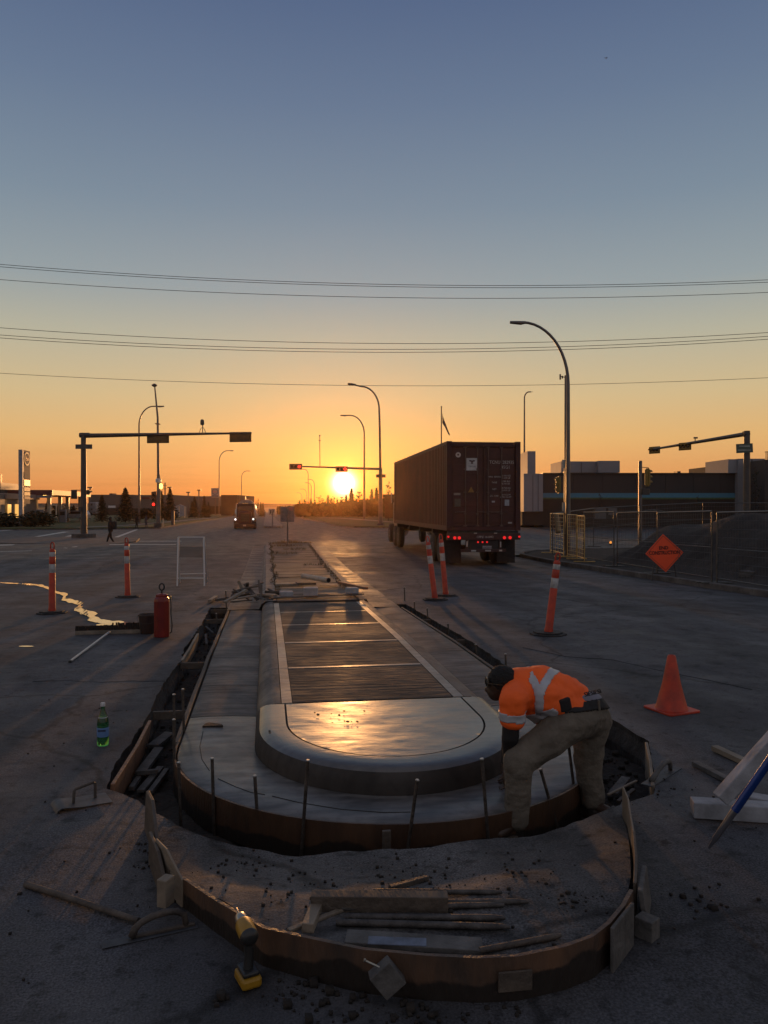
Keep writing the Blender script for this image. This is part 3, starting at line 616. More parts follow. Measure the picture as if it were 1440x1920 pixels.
# ============================================================ TOOLS AND TIMBER NEAR THE CAMERA
ORANGE = M('orange_plastic', (.62, .052, .010), .45, 0, .12, 6, .05, 30)
ORANGED = M('orange_red_plastic', (.52, .040, .009), .5, 0, .18, 9, .15, 30, col2=(.30, .026, .010))
REFL = M('reflective_band', (.50, .50, .52), .4, 0, .12, 16, .1, 40, col2=(.28, .27, .26))
RUBBER = M('black_rubber', (.016, .015, .015), .7, 0, .4, 10, .3, 40)
STEELD = M('dull_steel', (.075, .085, .10), .55, .25, .4, 9, .1, 40, col2=(.035, .035, .04))
WOODT = M('tool_wood', (.10, .078, .062), .7, 0, .4, 12, .4, 60, col2=(.038, .03, .026))
BLACKP = M('black_plastic', (.02, .02, .02), .4, 0, .2, 10)
YEL = M('yellow_plastic', (.30, .16, .010), .45, 0, .2, 10)
def delineator(px, py, tx, ty, label, rz=0.):
    base = P(px, py, None); d = (HC - base.z) * FPX / (py - HZ); top = at(tx, ty, d); h = (top - base).length; ax = (top - base).normalized()
    t = thing('delineator_post', label, 'delineator post', base, rz, 'orange delineator posts around the works')
    t.rotation_euler = (0, 0, 0)
    b = B(); w = .235; pl = [(w * math.cos(a) * 1.05, w * math.sin(a)) for a in [math.pi / 8 + i * math.pi / 4 for i in range(8)]]
    b.prism(pl, 0, .022); b.prism([(x * .8, y * .8) for x, y in pl], .022, .042); b.build('base', RUBBER, t, bevel=.006)
    f = lambda s: ax * (h * s); b = B()
    prof = [(.058, .03), (.060, .06), (.053, .08), (.050, .55), (.047, .555), (.047, .69), (.050, .70), (.048, .78), (.045, .785), (.045, .86), (.047, .87), (.040, .885), (.028, .90)]
    b.lathe((0, 0, 0), [(r, z * h) for r, z in prof], 16, axis=ax); b.build('post', ORANGED, t, smooth=40)
    for a, c, r in ((.565, .685, .0485), (.79, .852, .0465)):
        b = B(); b.lathe((0, 0, 0), [(r, a * h), (r + .0012, a * h + .002), (r + .0008, c * h - .002), (r, c * h)], 20, axis=ax); b.build('reflective_band', REFL, t, smooth=40)
    b = B(); s = Vector((1, -.15, 0)).normalized(); pts = [f(.885) + s * .026, f(.94) + s * .030, f(.975) + s * .022, f(.99), f(.975) - s * .022, f(.94) - s * .030, f(.885) - s * .026]
    b.tube(pts, .0105, 8); b.build('handle_loop', ORANGED, t, smooth=True); return t
delineator(97, 1150, 98, 1015, 'orange delineator post standing farthest left beside the water trickle')
delineator(239, 1120, 237, 1007, 'orange delineator post between the left post and the folding sign frame')
delineator(816, 1125, 801, 1004, 'orange delineator post leaning left, nearer of the two left of the container truck')
delineator(836, 1118, 826, 1000, 'orange delineator post right behind the leaning one by the container truck')
delineator(1028, 1190, 1047, 1035, 'orange delineator post leaning right in front of the fence')
def traffic_cone(px, py, h):
    base = P(px, py, None); t = thing('traffic_cone', 'small plain orange traffic cone on the street at the right', 'traffic cone', base)
    w = h * .36; b = B(); b.prism([(x * w, y * w) for x, y in ((-1, -.88), (-.88, -1), (.88, -1), (1, -.88), (1, .88), (.88, 1), (-.88, 1), (-1, .88))], 0, .018, Matrix.Rotation(R(14), 4, 'Z'))
    b.build('base', ORANGED, t, bevel=.005)
    b = B(); b.lathe((0, 0, 0), [(h * .29, .018), (h * .275, .03), (h * .16, h * .5), (h * .075, h * .97), (h * .06, h), (h * .045, h), (h * .05, h * .9)], 28); b.build('cone', ORANGED, t, smooth=40)
traffic_cone(1260, 1332, .455)
# water bottle
t = thing('water_bottle', 'green glass water bottle with blue label standing on the asphalt', 'bottle', P(192, 1398, None))
GLASSG = M('green_glass', (.10, .42, .15), .05, 0, .05, 3, trans=.92)
b = B(); b.lathe((0, 0, 0), [(.036, 0), (.040, .006), (.040, .155), (.037, .18), (.026, .215), (.015, .245), (.0135, .285), (.0135, .29)], 24); b.build('bottle', GLASSG, t, smooth=50)
b = B(); b.lathe((0, 0, 0), [(.0408, .065), (.0412, .067), (.0412, .128), (.0408, .13)], 24); lb = b.build('label', M('blue_label', (.10, .20, .42), .5, 0, .1), t, smooth=40)
b = B(); b.lathe((0, 0, 0), [(.0378, .165), (.0385, .167), (.031, .200), (.030, .202)], 24); b.build('neck_label', M('pale_label', (.35, .42, .45), .5, 0, .1), t, smooth=40)
b = B(); b.lathe((0, 0, .275), [(.0155, 0), (.016, .002), (.016, .022), (.0145, .025)], 16); b.build('cap', M('white_cap', (.5, .5, .52), .5), t, smooth=40)
b = B(); b.box((0, -.0405, .112), (.052, .003, .012)); b.build('printed_band', M('dark_print', (.02, .03, .07), .5), lb)
# red sprayer canister
sp = P(303, 1194, None); t = thing('sprayer_canister', 'dark red metal sprayer canister with ring handle beside the broom', 'sprayer', sp)
REDM = M('dark_red_paint', (.17, .010, .008), .35, .1, .25, 6, .05, 20)
b = B(); b.lathe((0, 0, 0), [(.098, 0), (.103, .01), (.103, .47), (.097, .50), (.078, .525), (.078, .555), (.05, .565), (.02, .57)], 8); b.build('tank', REDM, t, bevel=.006)
b = B(); b.lathe((0, 0, .565), [(.012, 0), (.012, .05)], 10); b.build('pump_rod', BLACKP, t)
b = B(); pts = [(.032 * math.sin(a), 0, .655 - .042 * math.cos(a)) for a in [i * math.pi / 8 for i in range(17)]]; b.tube(pts, .011, 8); b.build('ring_handle', BLACKP, t, smooth=True)
b = B(); b.tube([(.06, .03, .54), (.11, .0, .53), (.118, -.01, .45), (.12, -.03, .30), (.135, -.03, .15), (.125, -.02, .06), (.10, -.03, .05)], .008, 8); b.build('hose', BLACKP, t, smooth=True)
b = B(); b.lathe((.112, 0, .50), [(.012, 0), (.014, .02), (.008, .035)], 10); b.build('brass_fitting', M('brass', (.6, .4, .15), .3, 1), t)
# bucket
t = thing('bucket', 'dark plastic bucket partly behind the red sprayer', 'bucket', P(276, 1188, None))
b = B(); b.lathe((0, 0, 0), [(.085, 0), (.088, .004), (.118, .24), (.128, .245), (.128, .262), (.116, .262), (.082, .02)], 20); b.build('pail', M('bucket_plastic', (.035, .022, .020), .6, 0, .3), t, smooth=40)
b = B(); b.tube([(-.125, 0, .245), (-.12, -.06, .19), (-.06, -.12, .15), (.06, -.12, .15), (.12, -.06, .19), (.125, 0, .245)], .003, 6); b.build('handle', STEELD, t, smooth=True)
# push broom lying on the road
a = P(141, 1191, None); c = P(290, 1187, None); m = (a + c) / 2
t = thing('push_broom', 'wide push broom lying upside down with a pale handle by the puddle', 'broom', m)
ax = (c - a); L_ = ax.length
b = B(); b.bar(a - m + Vector((0, 0, .03)), c - m + Vector((0, 0, .03)), .06, .055); b.build('head', M('broom_wood', (.17, .14, .11), .7, 0, .4, 8), t, bevel=.006)
b = B(); rnd = random.Random(2); nb = 46
for i in range(nb):
    u = (i + .5) / nb; q = a + ax * u - m
    for k in (-1, 1):
        hh = .055 + .012 * rnd.random() + (.03 if .45 < u < .8 and rnd.random() < .6 else 0); b.box(q + Vector((0, k * .014, .058 + hh / 2)), (L_ / nb * .86, .02, hh), rot=Matrix.Rotation(rnd.uniform(-.12, .12), 3, 'Y'))
o = b.build('bristles', M('bristle', (.018, .014, .013), .9), t)
hs = at(205, 1191, 9.9) ; hs = P(205, 1192, None) + Vector((0, 0, .05)); he = P(130, 1243, None) + Vector((0, 0, .012))
b = B(); b.tube([hs - m, he - m], .0135, 10); b.build('handle', M('pale_handle', (.42, .42, .42), .35, 0, .15, 8), t, smooth=40)
b = B(); q = (he - hs).normalized(); b.tube([he - m - q * .03, he - m + q * .004], .0155, 10); b.build('end_cap', BLACKP, t)
# folding A-frame sign stand
bl_, br_ = P(332, 1099, None), P(383, 1099, None); dep = (HC - bl_.z) * FPX / 149
t = thing('folding_sign_frame', 'white folding A frame sign stand seen from behind on the road', 'sign stand', (bl_ + br_) / 2); m = t.location.copy()
WHM = M('white_metal', (.55, .55, .56), .4, 0, .1)
tl, tr = at(334, 1007, dep + .25), at(382, 1007, dep + .25); back = Vector((math.sin(YAW), math.cos(YAW), 0)) * .5
for nm, p, q in (('leg', bl_, tl), ('leg', br_, tr), ('leg', P(337, 1093, None), tl + Vector((.01, .02, 0))), ('leg', P(388, 1091, None), tr + Vector((.01, .02, 0))), ('top_rail', tl, tr),
                 ('cross_rail', bl_.lerp(tl, .16), br_.lerp(tr, .16)), ('cross_rail', P(337, 1093, None).lerp(tl, .2), P(388, 1091, None).lerp(tr, .2))):
    b = B(); b.bar(p - m, q - m, .028, .02); b.build(nm, WHM, t)
p1, p2 = bl_.lerp(tl, .58), br_.lerp(tr, .58); u1, u2 = bl_.lerp(tl, .80), br_.lerp(tr, .80)
pc = (p1 + p2 + u1 + u2) / 4 + Vector((.01, .1, 0)); b = B(); b.bar((p1 + u1) / 2 - m + Vector((.04, .03, 0)), (p2 + u2) / 2 - m + Vector((-.03, .03, 0)), .01, .26, up=(u1 - p1)); b.build('panel', M('smoky_panel', (.12, .09, .075), .5, 0, .3, 3, alpha=.4), t)
# trickle of water
WATER = M('water', (.14, .15, .165), .10, 0, .1, 3, .3, 12, spec=1.0, coat=1.0)
b = B(); L1 = [(-60, 1092, 1.0), (0, 1093.2, 1.0), (38, 1095, 1.6), (66, 1097, 1.8), (80, 1099.5, 2.5), (92, 1104, 2.0), (106, 1111, 2.0), (122, 1115.5, 3.0), (120, 1121, 2.5), (117, 1124.5, 2.0), (136, 1128, 4.0), (152, 1133, 5.0), (146, 1139, 3.6), (146, 1144, 4.0), (160, 1150, 4.5), (176, 1156, 6), (168, 1160, 5), (188, 1166, 5.5), (220, 1169, 5), (246, 1171, 2)]
lo, hi = [], []
pts = []
for (x0, y0, w0), (x1, y1, w1) in zip(L1, L1[1:]):
    for k in range(6): u = k / 6; pts.append((x0 + (x1 - x0) * u, y0 + (y1 - y0) * u, w0 + (w1 - w0) * u))
for i, (x, y, w) in enumerate(pts):
    jx = 3 * N3(i * .37, 1.2) ; wy = w * (.75 + .5 * N3(i * .53, 7.7)); dxn = abs(pts[min(i + 1, len(pts) - 1)][0] - pts[max(0, i - 1)][0]) / (abs(pts[min(i + 1, len(pts) - 1)][1] - pts[max(0, i - 1)][1]) + .3)
    wx = w * 2.0 / (1 + dxn)
    p = P(x + jx - wx, y + wy, None); q = P(x + jx + wx, y - wy, None); lo.append(p); hi.append(q)
vs = []
for p, q in zip(lo, hi): vs += [(p.x, p.y, znear(p.x, p.y) + .008), (q.x, q.y, znear(q.x, q.y) + .008)]
b.add(vs, [(2 * i, 2 * i + 1, 2 * i + 3, 2 * i + 2) for i in range(len(lo) - 1)])
for (x, y, wx, wy) in ((48, 1213, 14, 1.2), (205, 1173, 26, 3.5), (165, 1151, 16, 4)):
    q = [P(x + wx * math.cos(a) * (1 + .2 * N3(a, x)), y + wy * math.sin(a) * (1 + .3 * N3(a * 2, y)), None) for a in [i * math.pi / 8 for i in range(16)]]
    b.add([(p.x, p.y, znear(p.x, p.y) + .007) for p in q], [tuple(range(16))])
o = struct('water_trickle', b, WATER)
# edging tool lying on the asphalt at the left
ec = P(155, 1508, 0); t = thing('concrete_edger', 'flat steel edging tool with upright square handle on the left asphalt', 'hand tool', ec, R(24))
b = B(); pr = [(-.16, -.006 + -.0), (-.150, .012), (-.13, .022), (-.10, .020), (-.03, .010), (.14, .004), (.14, .001), (-.03, .006), (-.10, .016), (-.13, .018), (-.145, .008), (-.154, -.004)]
b.add([(x, y, z + .004) for y in (-.085, .085) for x, z in pr], [tuple(range(12)), tuple(range(12, 24))] + [(i, (i + 1) % 12, 12 + (i + 1) % 12, 12 + i) for i in range(12)])
b.build('blade', STEELD, t, smooth=40)
b = B(); b.tube([(-.055, -.01, .018), (-.050, -.004, .082), (-.042, .0, .090), (.062, .03, .100), (.071, .032, .092), (.070, .030, .010)], .0085, 8); b.build('handle', WOODT, t, smooth=40)
# pole lying on the ground
p, q = P(46, 1667, 0) + Vector((0, 0, .015)), P(258, 1736, 0) + Vector((0, 0, .015))
b = B(); b.tube([p, p.lerp(q, .3) + Vector((0, .002, .001)), p.lerp(q, .7), q], [.0145, .0135, .013, .012], 10); tag(b.build('wooden_pole', WOODT, origin=p, smooth=40), 'dirty round pole lying on the asphalt at the lower left', 'pole')
# float with arched handle
p, q = P(188, 1778, 0), P(368, 1738, 0); m = (p + q) / 2; t = thing('hand_float', 'long steel trowel with arched wooden handle lying beside the pole', 'trowel', m); u = (q - p).normalized(); sd = Vector((-u.y, u.x, 0))
b = B(); b.bar(p - m + Vector((0, 0, .004)), q - m + Vector((0, 0, .004)), .052, .003); b.build('blade', STEELD, t, bevel=.001)
b = B(); b.bar(p.lerp(q, .3) - m + Vector((0, 0, .012)), p.lerp(q, .98) - m + Vector((0, 0, .010)), .018, .012); b.build('mount', WOODT, t, bevel=.003)
f = lambda s, z: p.lerp(q, s) - m + sd * .0 + Vector((0, 0, z))
b = B(); b.tube([f(.31, .012), f(.34, .04), f(.40, .058), f(.52, .074), f(.66, .080), f(.78, .074), f(.86, .055), f(.88, .012)], [.016, .015, .013, .0135, .0145, .0135, .012, .012], 10); b.build('handle', WOODT, t, smooth=True)
# right hand float by the trench
p, q = P(1222, 1470, 0), P(1262, 1445, 0); m = (p + q) / 2; t = thing('hand_float', 'small wooden handled float lying on the asphalt right of the trench', 'trowel', m); u = (q - p).normalized(); f = lambda s, z: p.lerp(q, s) - m + Vector((0, 0, z))
b = B(); b.bar(f(-.2, .004), f(1.2, .004), .075, .006); b.build('blade', STEELD, t, bevel=.002)
b = B(); b.tube([f(0, .012), f(.12, .03), f(.4, .062), f(.62, .078), f(.82, .07), f(.9, .04), f(.9, .01)], [.017, .017, .014, .016, .017, .015, .014], 10); b.build('handle', GREYW, t, smooth=True)
# cordless drill standing on its battery
dc = P(464, 1848, 0); t = thing('cordless_drill', 'yellow and black cordless drill standing against the front form', 'drill', dc, R(-8)); t.scale = (.86, .86, .82)
b = B(); rm = Matrix.Rotation(R(28), 3, 'Z'); b.box((0, 0, .028), (.085, .115, .045), rot=rm); bt = b.build('battery', YEL, t, bevel=.012)
b = B(); b.box((0, 0, .062), (.07, .095, .022), rot=rm); b.build('battery_mount', BLACKP, t, bevel=.008)
b = B(); b.tube([(0, -.005, .06), (.004, .004, .12), (.0, .01, .19)], [.021, .019, .022], 12); b.build('grip', BLACKP, t, smooth=40)
ad = Vector((-.42, .90, .12)).normalized()
b = B(); c0 = Vector((.012, -.03, .215)); b.lathe(c0, [(.020, -.006), (.034, 0), (.038, .03), (.037, .085), (.032, .10), (.026, .108)], 18, axis=ad); b.build('motor_housing', YEL, t, smooth=50)
b = B(); b.lathe(c0 - ad * .012, [(.012, -.004), (.030, 0), (.0385, .014), (.0385, .022)], 18, axis=ad); b.build('rear_cap', BLACKP, t, smooth=50)
b = B(); b.lathe(c0 + ad * .108, [(.026, 0), (.027, .02), (.023, .04), (.012, .055), (.004, .058), (.0035, .10), (.001, .105)], 16, axis=ad); b.build('chuck', M('chuck_metal', (.35, .33, .3), .35, .8), t, smooth=40)
b = B(); b.box((-.012, .03, .165), (.012, .016, .03)); b.build('trigger', BLACKP, t)
# timber and stakes lying on the dusty patch
LB = formply('patch_lumber', (.115, .085, .06), (.06, .045, .035), -1, -.9)
def zp(px, py, dz=0.):
    z = ZP
    for i in range(4): p = P(px, py, z); z = zpatch(p.x, p.y) + dz
    return P(px, py, z)
def lying(px0, py0, px1, py1, w, h, label, cat='lumber', mat=None, name='lumber_piece', group=None, dz=0., dz1=None):
    p, q = zp(px0, py0, dz + h / 2), zp(px1, py1, (dz if dz1 is None else dz1) + h / 2); b = B(); b.bar(p, q, w, h); return tag(b.build(name, mat or WOODT, origin=(p + q) / 2, bevel=.003), label, cat, group)
def rod(px0, py0, px1, py1, r, label, group='round stakes lying on the dusty patch', dz=0., dz1=None, mat=None):
    p, q = zp(px0, py0, dz + r), zp(px1, py1, (dz if dz1 is None else dz1) + r); b = B(); u = (q - p)
    b.tube([p, p.lerp(q, .35), p.lerp(q, .92), q], [r, r, r, r * .55], 10); return tag(b.build('round_stake', mat or STEELW, origin=(p + q) / 2, smooth=50), label, 'stake', group)
STEELW = M('muddy_stake', (.065, .058, .055), .65, .3, .5, 14, .4, 60)
lying(583, 1692, 840, 1694, .055, .062, 'thick timber beam lying across the dusty patch', mat=LUM)
lying(598, 1692, 576, 1744, .045, .035, 'short pale block lying at the left end of the beam', mat=LUML, cat='wood block', name='wood_block')
lying(731, 1668, 802, 1648, .022, .02, 'thin stick poking out above the beam', mat=WOODT, cat='stick', name='wood_stick')
lying(540, 1748, 642, 1708, .022, .012, 'thin strip lying under the short pale block', mat=LUML, cat='stick', name='wood_stick')
rod(700, 1674, 942, 1675, .011, 'topmost round stake, behind the beam')
rod(690, 1696, 992, 1693, .0115, 'round stake whose tip reaches farthest right')
rod(640, 1706, 946, 1699, .011, 'round stake just below the longest one')
rod(648, 1722, 948, 1724, .0125, 'dark round stake second from the bottom of the pile')
rod(630, 1732, 957, 1741, .0125, 'lowest round stake in the pile on the patch')
lying(648, 1762, 905, 1778, .085, .02, 'wide dusty board lying nearest the front form', mat=GREYW)
lying(690, 1766, 800, 1770, .05, .004, 'bluish smear of paint on a loose strip', mat=M('bluish_strip', (.09, .11, .16), .5, 0, .4, 14), cat='strip', name='paint_strip', dz=.021)
rod(900, 1786, 1053, 1757, .0115, 'separate bent stick beside the right end of the wide board', group=None, mat=WOODT)
block('plywood_scrap', (.83, 2.495, .075), (.12, .008, .07), 'small rectangular plate nailed to the front form', 'plywood scrap', LUM)
# clods of dirt
def clods(name, n, area, rmin, rmax, seed, zf):
    rnd = random.Random(seed); b = B()
    for i in range(n):
        x, y = area(rnd); r = rmin + (rmax - rmin) * rnd.random() ** 3; z = zf(x, y)
        if z is None: continue
        vs = []; 
        for k in range(8):
            sx, sy, sz = (k & 1) * 2 - 1, (k >> 1 & 1) * 2 - 1, (k >> 2) * 2 - 1
            vs.append((x + sx * r * rnd.uniform(.4, .8), y + sy * r * rnd.uniform(.4, .8), z + r * .45 + sz * r * rnd.uniform(.3, .6)))
        b.add(vs, [(0, 2, 3, 1), (4, 5, 7, 6), (0, 1, 5, 4), (2, 6, 7, 3), (0, 4, 6, 2), (1, 3, 7, 5)])
    o = b.build(name, DIRT, smooth=True); tag(o, None, None, None, 'stuff'); return o
def blobs(cs):
    def f(rnd):
        cx, cy, s = rnd.choice(cs); return rnd.gauss(cx, s), rnd.gauss(cy, s)
    return f
def pxs(l): return [(P(x, y, z).x, P(x, y, z).y, s) for x, y, z, s in l]
def in_poly(x, y, pl):
    c = False
    for (ax_, ay), (bx, by) in zip(pl, pl[1:] + pl[:1]):
        if (ay > y) != (by > y) and x < (bx - ax_) * (y - ay) / (by - ay) + ax_: c = not c
    return c
PATCHPL = [(x, y) for x, y in BOARD] + front[::-1]
o = clods('dirt_crumbs_on_patch', 420, blobs(pxs([(780, 1650, ZP, .09), (830, 1640, ZP, .12), (460, 1615, .06, .10), (700, 1620, .08, .2), (1090, 1695, ZP, .05), (1000, 1625, ZP, .2), (520, 1680, ZP, .2), (900, 1720, ZP, .3), (600, 1640, .1, .3)])), .002, .012, 1, lambda x, y: zpatch(x, y) if in_poly(x, y, PATCHPL) and min((Vector((x, y)) - Vector(e)).length for e in BOARD) > .05 else None)
tag(o, 'crumbs of dark dirt scattered over the dusty patch', 'dirt')
o = clods('dirt_crumbs_on_road', 520, blobs(pxs([(600, 1895, 0, .07), (540, 1865, 0, .05), (740, 1905, 0, .06), (860, 1905, 0, .15), (272, 1590, 0, .05), (280, 1625, 0, .04), (1300, 1690, 0, .12), (1180, 1760, 0, .1), (200, 1680, 0, .3), (150, 1560, 0, .5), (1300, 1540, 0, .4), (130, 1400, 0, .6), (1280, 1480, 0, .2), (230, 1330, 0, .5)])), .002, .012, 2, lambda x, y: 0 if not in_poly(x, y, PATCHPL) and not in_poly(x, y, HOLE) else None)
tag(o, 'crumbs of dark dirt scattered on the asphalt around the works', 'dirt')
o = clods('clods_in_trench', 900, blobs([(-.78, 5 + i * .55, .12) for i in range(16)] + [(2.42, 5 + i * .5, .1) for i in range(14)] + [(x, 3.85, .06) for x in (-.1, .3, .7, 1.1, 1.4)] + [(2.4, 4.9, .18), (2.5, 5.4, .12), (2.0, 4.5, .12)]), .008, .03, 3, lambda x, y: gz(y) - .22 if in_poly(x, y, HOLE0) and not in_poly(x, y, nose(1.49, 1.54, 13)) else None)
tag(o, 'lumps of dark soil lying in the open trench', 'soil')
o = clods('large_clods', 60, blobs(pxs([(755, 1905, 0, .04), (800, 1912, 0, .03), (590, 1880, 0, .05), (640, 1890, 0, .05), (540, 1860, 0, .05), (1320, 1700, 0, .06), (960, 1905, 0, .03), (415, 1875, 0, .02)])), .010, .024, 5, lambda x, y: 0 if not in_poly(x, y, PATCHPL) else None)
tag(o, 'larger wet clods of dirt in front of the curved form', 'dirt')
for pts_ in ([(60, 1279), (120, 1276), (190, 1280), (250, 1277), (318, 1279)], [(980, 1215), (1060, 1232), (1150, 1238), (1260, 1262), (1440, 1300)]):
    b = B(); q = [P(x, y, None) for x, y in pts_]; pp = []
    for a, c in zip(q, q[1:]):
        for k in range(7): v = a.lerp(c, k / 7); pp.append((v.x + .012 * N3(v.x, v.y, 1, 9), v.y + .03 * N3(v.x, v.y, 2, 7)))
    b.wall(pp, [znear(x, y) - .01 for x, y in pp], [znear(x, y) + .0035 for x, y in pp], .004); struct('road_crack', b, GROOVE)
# white timber barricade leg, blue pole and sticks at the right edge
WT = M('white_painted_timber', (.26, .265, .29), .6, 0, .3, 7, .2, 40)
def beam(p, q, w, h, name, mat, label, cat, group=None, bevel=.004):
    b = B(); b.bar(p, q, w, h); return tag(b.build(name, mat, origin=(p + q) / 2, bevel=bevel), label, cat, group)
t = thing('timber_barricade', 'white painted timber barricade resting on its foot at the right edge', 'barricade', P(1370, 1520, 0))
m = t.location.copy()
for nm, p, q, w, h in (('foot', P(1299, 1515, .045), P(1500, 1528, .045), .10, .085), ('leg', P(1352, 1500, .12), at(1520, 1310, 4.1), .072, .07), ('foot', P(1395, 1502, .05), P(1500, 1520, .05), .09, .08)):
    b = B(); b.bar(p - m, q - m, w, h); b.build(nm, WT, t, bevel=.005)
d0 = HC * FPX / (1597 - HZ); p, q = at(1331, 1592, d0), at(1482, 1372, d0 - .15); t = thing('blue_pole', 'blue pole with grey tip leaning into the right edge of the picture', 'pole', p)
b = B(); b.tube([p.lerp(q, .33) - p, q - p], .0195, 14); b.build('shaft', M('blue_metal', (.012, .045, .22), .25, .3, .15, 6), t, smooth=40)
b = B(); b.tube([p - p, p.lerp(q, .06) - p, p.lerp(q, .08) - p, p.lerp(q, .33) - p], [.006, .010, .014, .0165], 14); b.build('tip', M('grey_tip', (.14, .14, .16), .3, .5), t, smooth=40)
beam(P(1341, 1403, .02), P(1412, 1436, .02), .055, .035, 'wood_stick', LUML, 'pale upper stick ending under the white timber', 'stick')
beam(P(1304, 1432, .02), P(1378, 1470, .02), .05, .03, 'wood_stick', GREYW, 'dark lower stick ending under the white timber', 'stick')
# debris in the right hand trench
for (a, b_, c, d, z, w, h, lb, mt) in ((1150, 1490, 1175, 1460, -.15, .06, .02, 'pale board scrap in the trench behind the boots of the worker', GREYW), (1140, 1492, 1195, 1465, -.1, .016, .012, 'thin stick lying across the right trench', LUML),
                                   (1160, 1505, 1190, 1482, -.12, .025, .02, 'second stick wedged in the right trench', LUM), (1168, 1515, 1178, 1492, -.1, .03, .015, 'short upright scrap in the right trench', GREYW), (922, 1572, 970, 1576, -.17, .04, .03, 'dirty scrap under the front boot', LUM)):
    p, q = P(a, b_, z), P(c, d, z + .03); beam(p, q, w, h, 'wood_scrap', mt, lb, 'wood scrap')
# ---- rubble at the far end of the new panels
zt = gz(13.3) + .145
WBLK = M('white_block', (.30, .29, .30), .8, 0, .2, 6, .3, 30)
for (px, py, w, h, lb) in ((537, 1120, .24, .10, 'smallest pale block, left of the three on the island'), (583, 1121, .26, .18, 'largest pale block in the middle of the three on the island'), (661, 1117, .22, .14, 'pale block at the right of the three on the island')):
    p = P(px, py, zt); b = B(); b.box((0, 0, h / 2), (w, .2, h)); bm_o = b.build('concrete_block', WBLK, bevel=.02, origin=(0, 0, 0)); bm_o.location = p + Vector((0, .1, 0)); bm_o.rotation_euler = (0, 0, R(px % 17 - 8)); tag(bm_o, lb, 'concrete block', 'pale blocks holding down the board')
a, c = P(508, 1123, zt), P(682, 1119, zt); b = B(); b.bar(a + Vector((0, .05, .012)), c + Vector((0, .05, .05)), .16, .02); tag(b.build('plywood_sheet', LUM, origin=a, bevel=.003), 'long dark plank laid across the end of the brushed panels', 'plank')
zo = gz(15) + .14
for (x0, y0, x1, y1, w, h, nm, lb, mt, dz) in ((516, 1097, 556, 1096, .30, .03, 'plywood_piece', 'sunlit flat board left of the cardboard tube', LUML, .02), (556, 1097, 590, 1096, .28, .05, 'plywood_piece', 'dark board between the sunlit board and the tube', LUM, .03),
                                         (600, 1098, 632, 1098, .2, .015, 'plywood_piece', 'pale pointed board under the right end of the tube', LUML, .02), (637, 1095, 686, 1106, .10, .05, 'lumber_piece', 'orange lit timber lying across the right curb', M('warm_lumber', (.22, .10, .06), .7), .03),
                                         (520, 1084, 575, 1082, .05, .02, 'wood_strip', 'thin dark strip farthest back on the old island', LUM, .01)):
    p, q = P(x0, y0, zo), P(x1, y1, zo); b = B(); b.bar(p + Vector((0, 0, dz)), q + Vector((0, 0, dz)), w, h); tag(b.build(nm, mt, origin=p, bevel=.004), lb, 'board')
p, q = P(568, 1092, zo), P(616, 1101, zo); t = thing('cardboard_tube', 'pale round tube lying on boards on the old island', 'tube', p)
z = Vector((0, 0, .14)); b = B(); b.tube([z, q - p + z], .055, 16, cap=False); b.build('tube_wall', M('tube_card', (.34, .30, .25), .6), t, smooth=True)
u = (q - p).normalized(); b = B(); b.ring(q - p + z - u * .001, .0555, .045, .003, 16, axis=u); b.build('rim', LUML, t); b = B(); b.lathe(q - p + z - u * .02, [(.054, 0), (.054, .004)], 16, axis=u); b.build('dark_end', GROOVE, t)
rnd = random.Random(12); k = 0
DES = ['long pale', 'short dark', 'broken', 'thin', 'thick', 'splintered', 'flat', 'upright', 'crooked', 'square', 'grey', 'narrow', 'stubby', 'wedge shaped', 'muddy', 'bright edged', 'tilted', 'small', 'half buried', 'loose', 'sunlit', 'warped']
POS = ['on the left side', 'at the top', 'in the middle', 'on the right side', 'near the bottom']
for i in range(22):
    x = 432 + 85 * rnd.random(); hgt = max(0, 1 - abs(x - 478) / 55) ; y = 1130 - 16 * rnd.random() * (.5 + hgt); p = P(x, max(y, 1112), zt); p.z += .02 + .20 * hgt * rnd.random(); L0 = .18 + .35 * rnd.random()
    dr = Vector((rnd.uniform(-1, 1), rnd.uniform(-.5, .5), rnd.uniform(-.35, .35))).normalized() * L0 / 2
    b = B(); b.bar(p - dr, p + dr, .03 + .07 * rnd.random(), .018 + .02 * rnd.random(), up=(rnd.uniform(-.4, .4), rnd.uniform(-.4, .4), 1))
    col = ('left' if x < 460 else 'right' if x > 495 else 'centre')
    tag(b.build('lumber_scrap', rnd.choice([LUM, LUM, LUML, GREYW, WOODT]), origin=p, bevel=.003), f'{DES[i]} wood scrap in the {col} of the rubble pile behind the left gutter', 'wood scrap', 'wood scraps in the pile behind the left gutter')
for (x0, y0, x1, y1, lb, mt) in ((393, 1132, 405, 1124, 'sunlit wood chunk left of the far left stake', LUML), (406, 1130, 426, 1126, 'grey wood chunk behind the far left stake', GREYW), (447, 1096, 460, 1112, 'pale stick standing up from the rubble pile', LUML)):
    p, q = P(x0, y0, None), P(x1, y1, None); 
    if y1 == 1112: p, q = at(447, 1094, 14.2), at(457, 1116, 14.2)
    b = B(); b.bar(p + Vector((0, 0, .05)), q + Vector((0, 0, .05)), .07, .05); tag(b.build('wood_chunk', mt, origin=p, bevel=.006), lb, 'wood scrap')
# dark footing wedge lying on the left gutter and splash of slurry
p = P(402, 1362, .0); b = B(); b.prism([(-.09, -.035), (.065, -.04), (.05, -.0), (-.045, .06), (-.07, .04)], 0, .014, Matrix.Translation(p)); tag(b.build('dark_offcut', M('dark_offcut', (.025, .018, .014), .8, 0, .4, 20, .6, 60), origin=p), 'dark wedge shaped offcut lying on the wet left gutter', 'offcut')
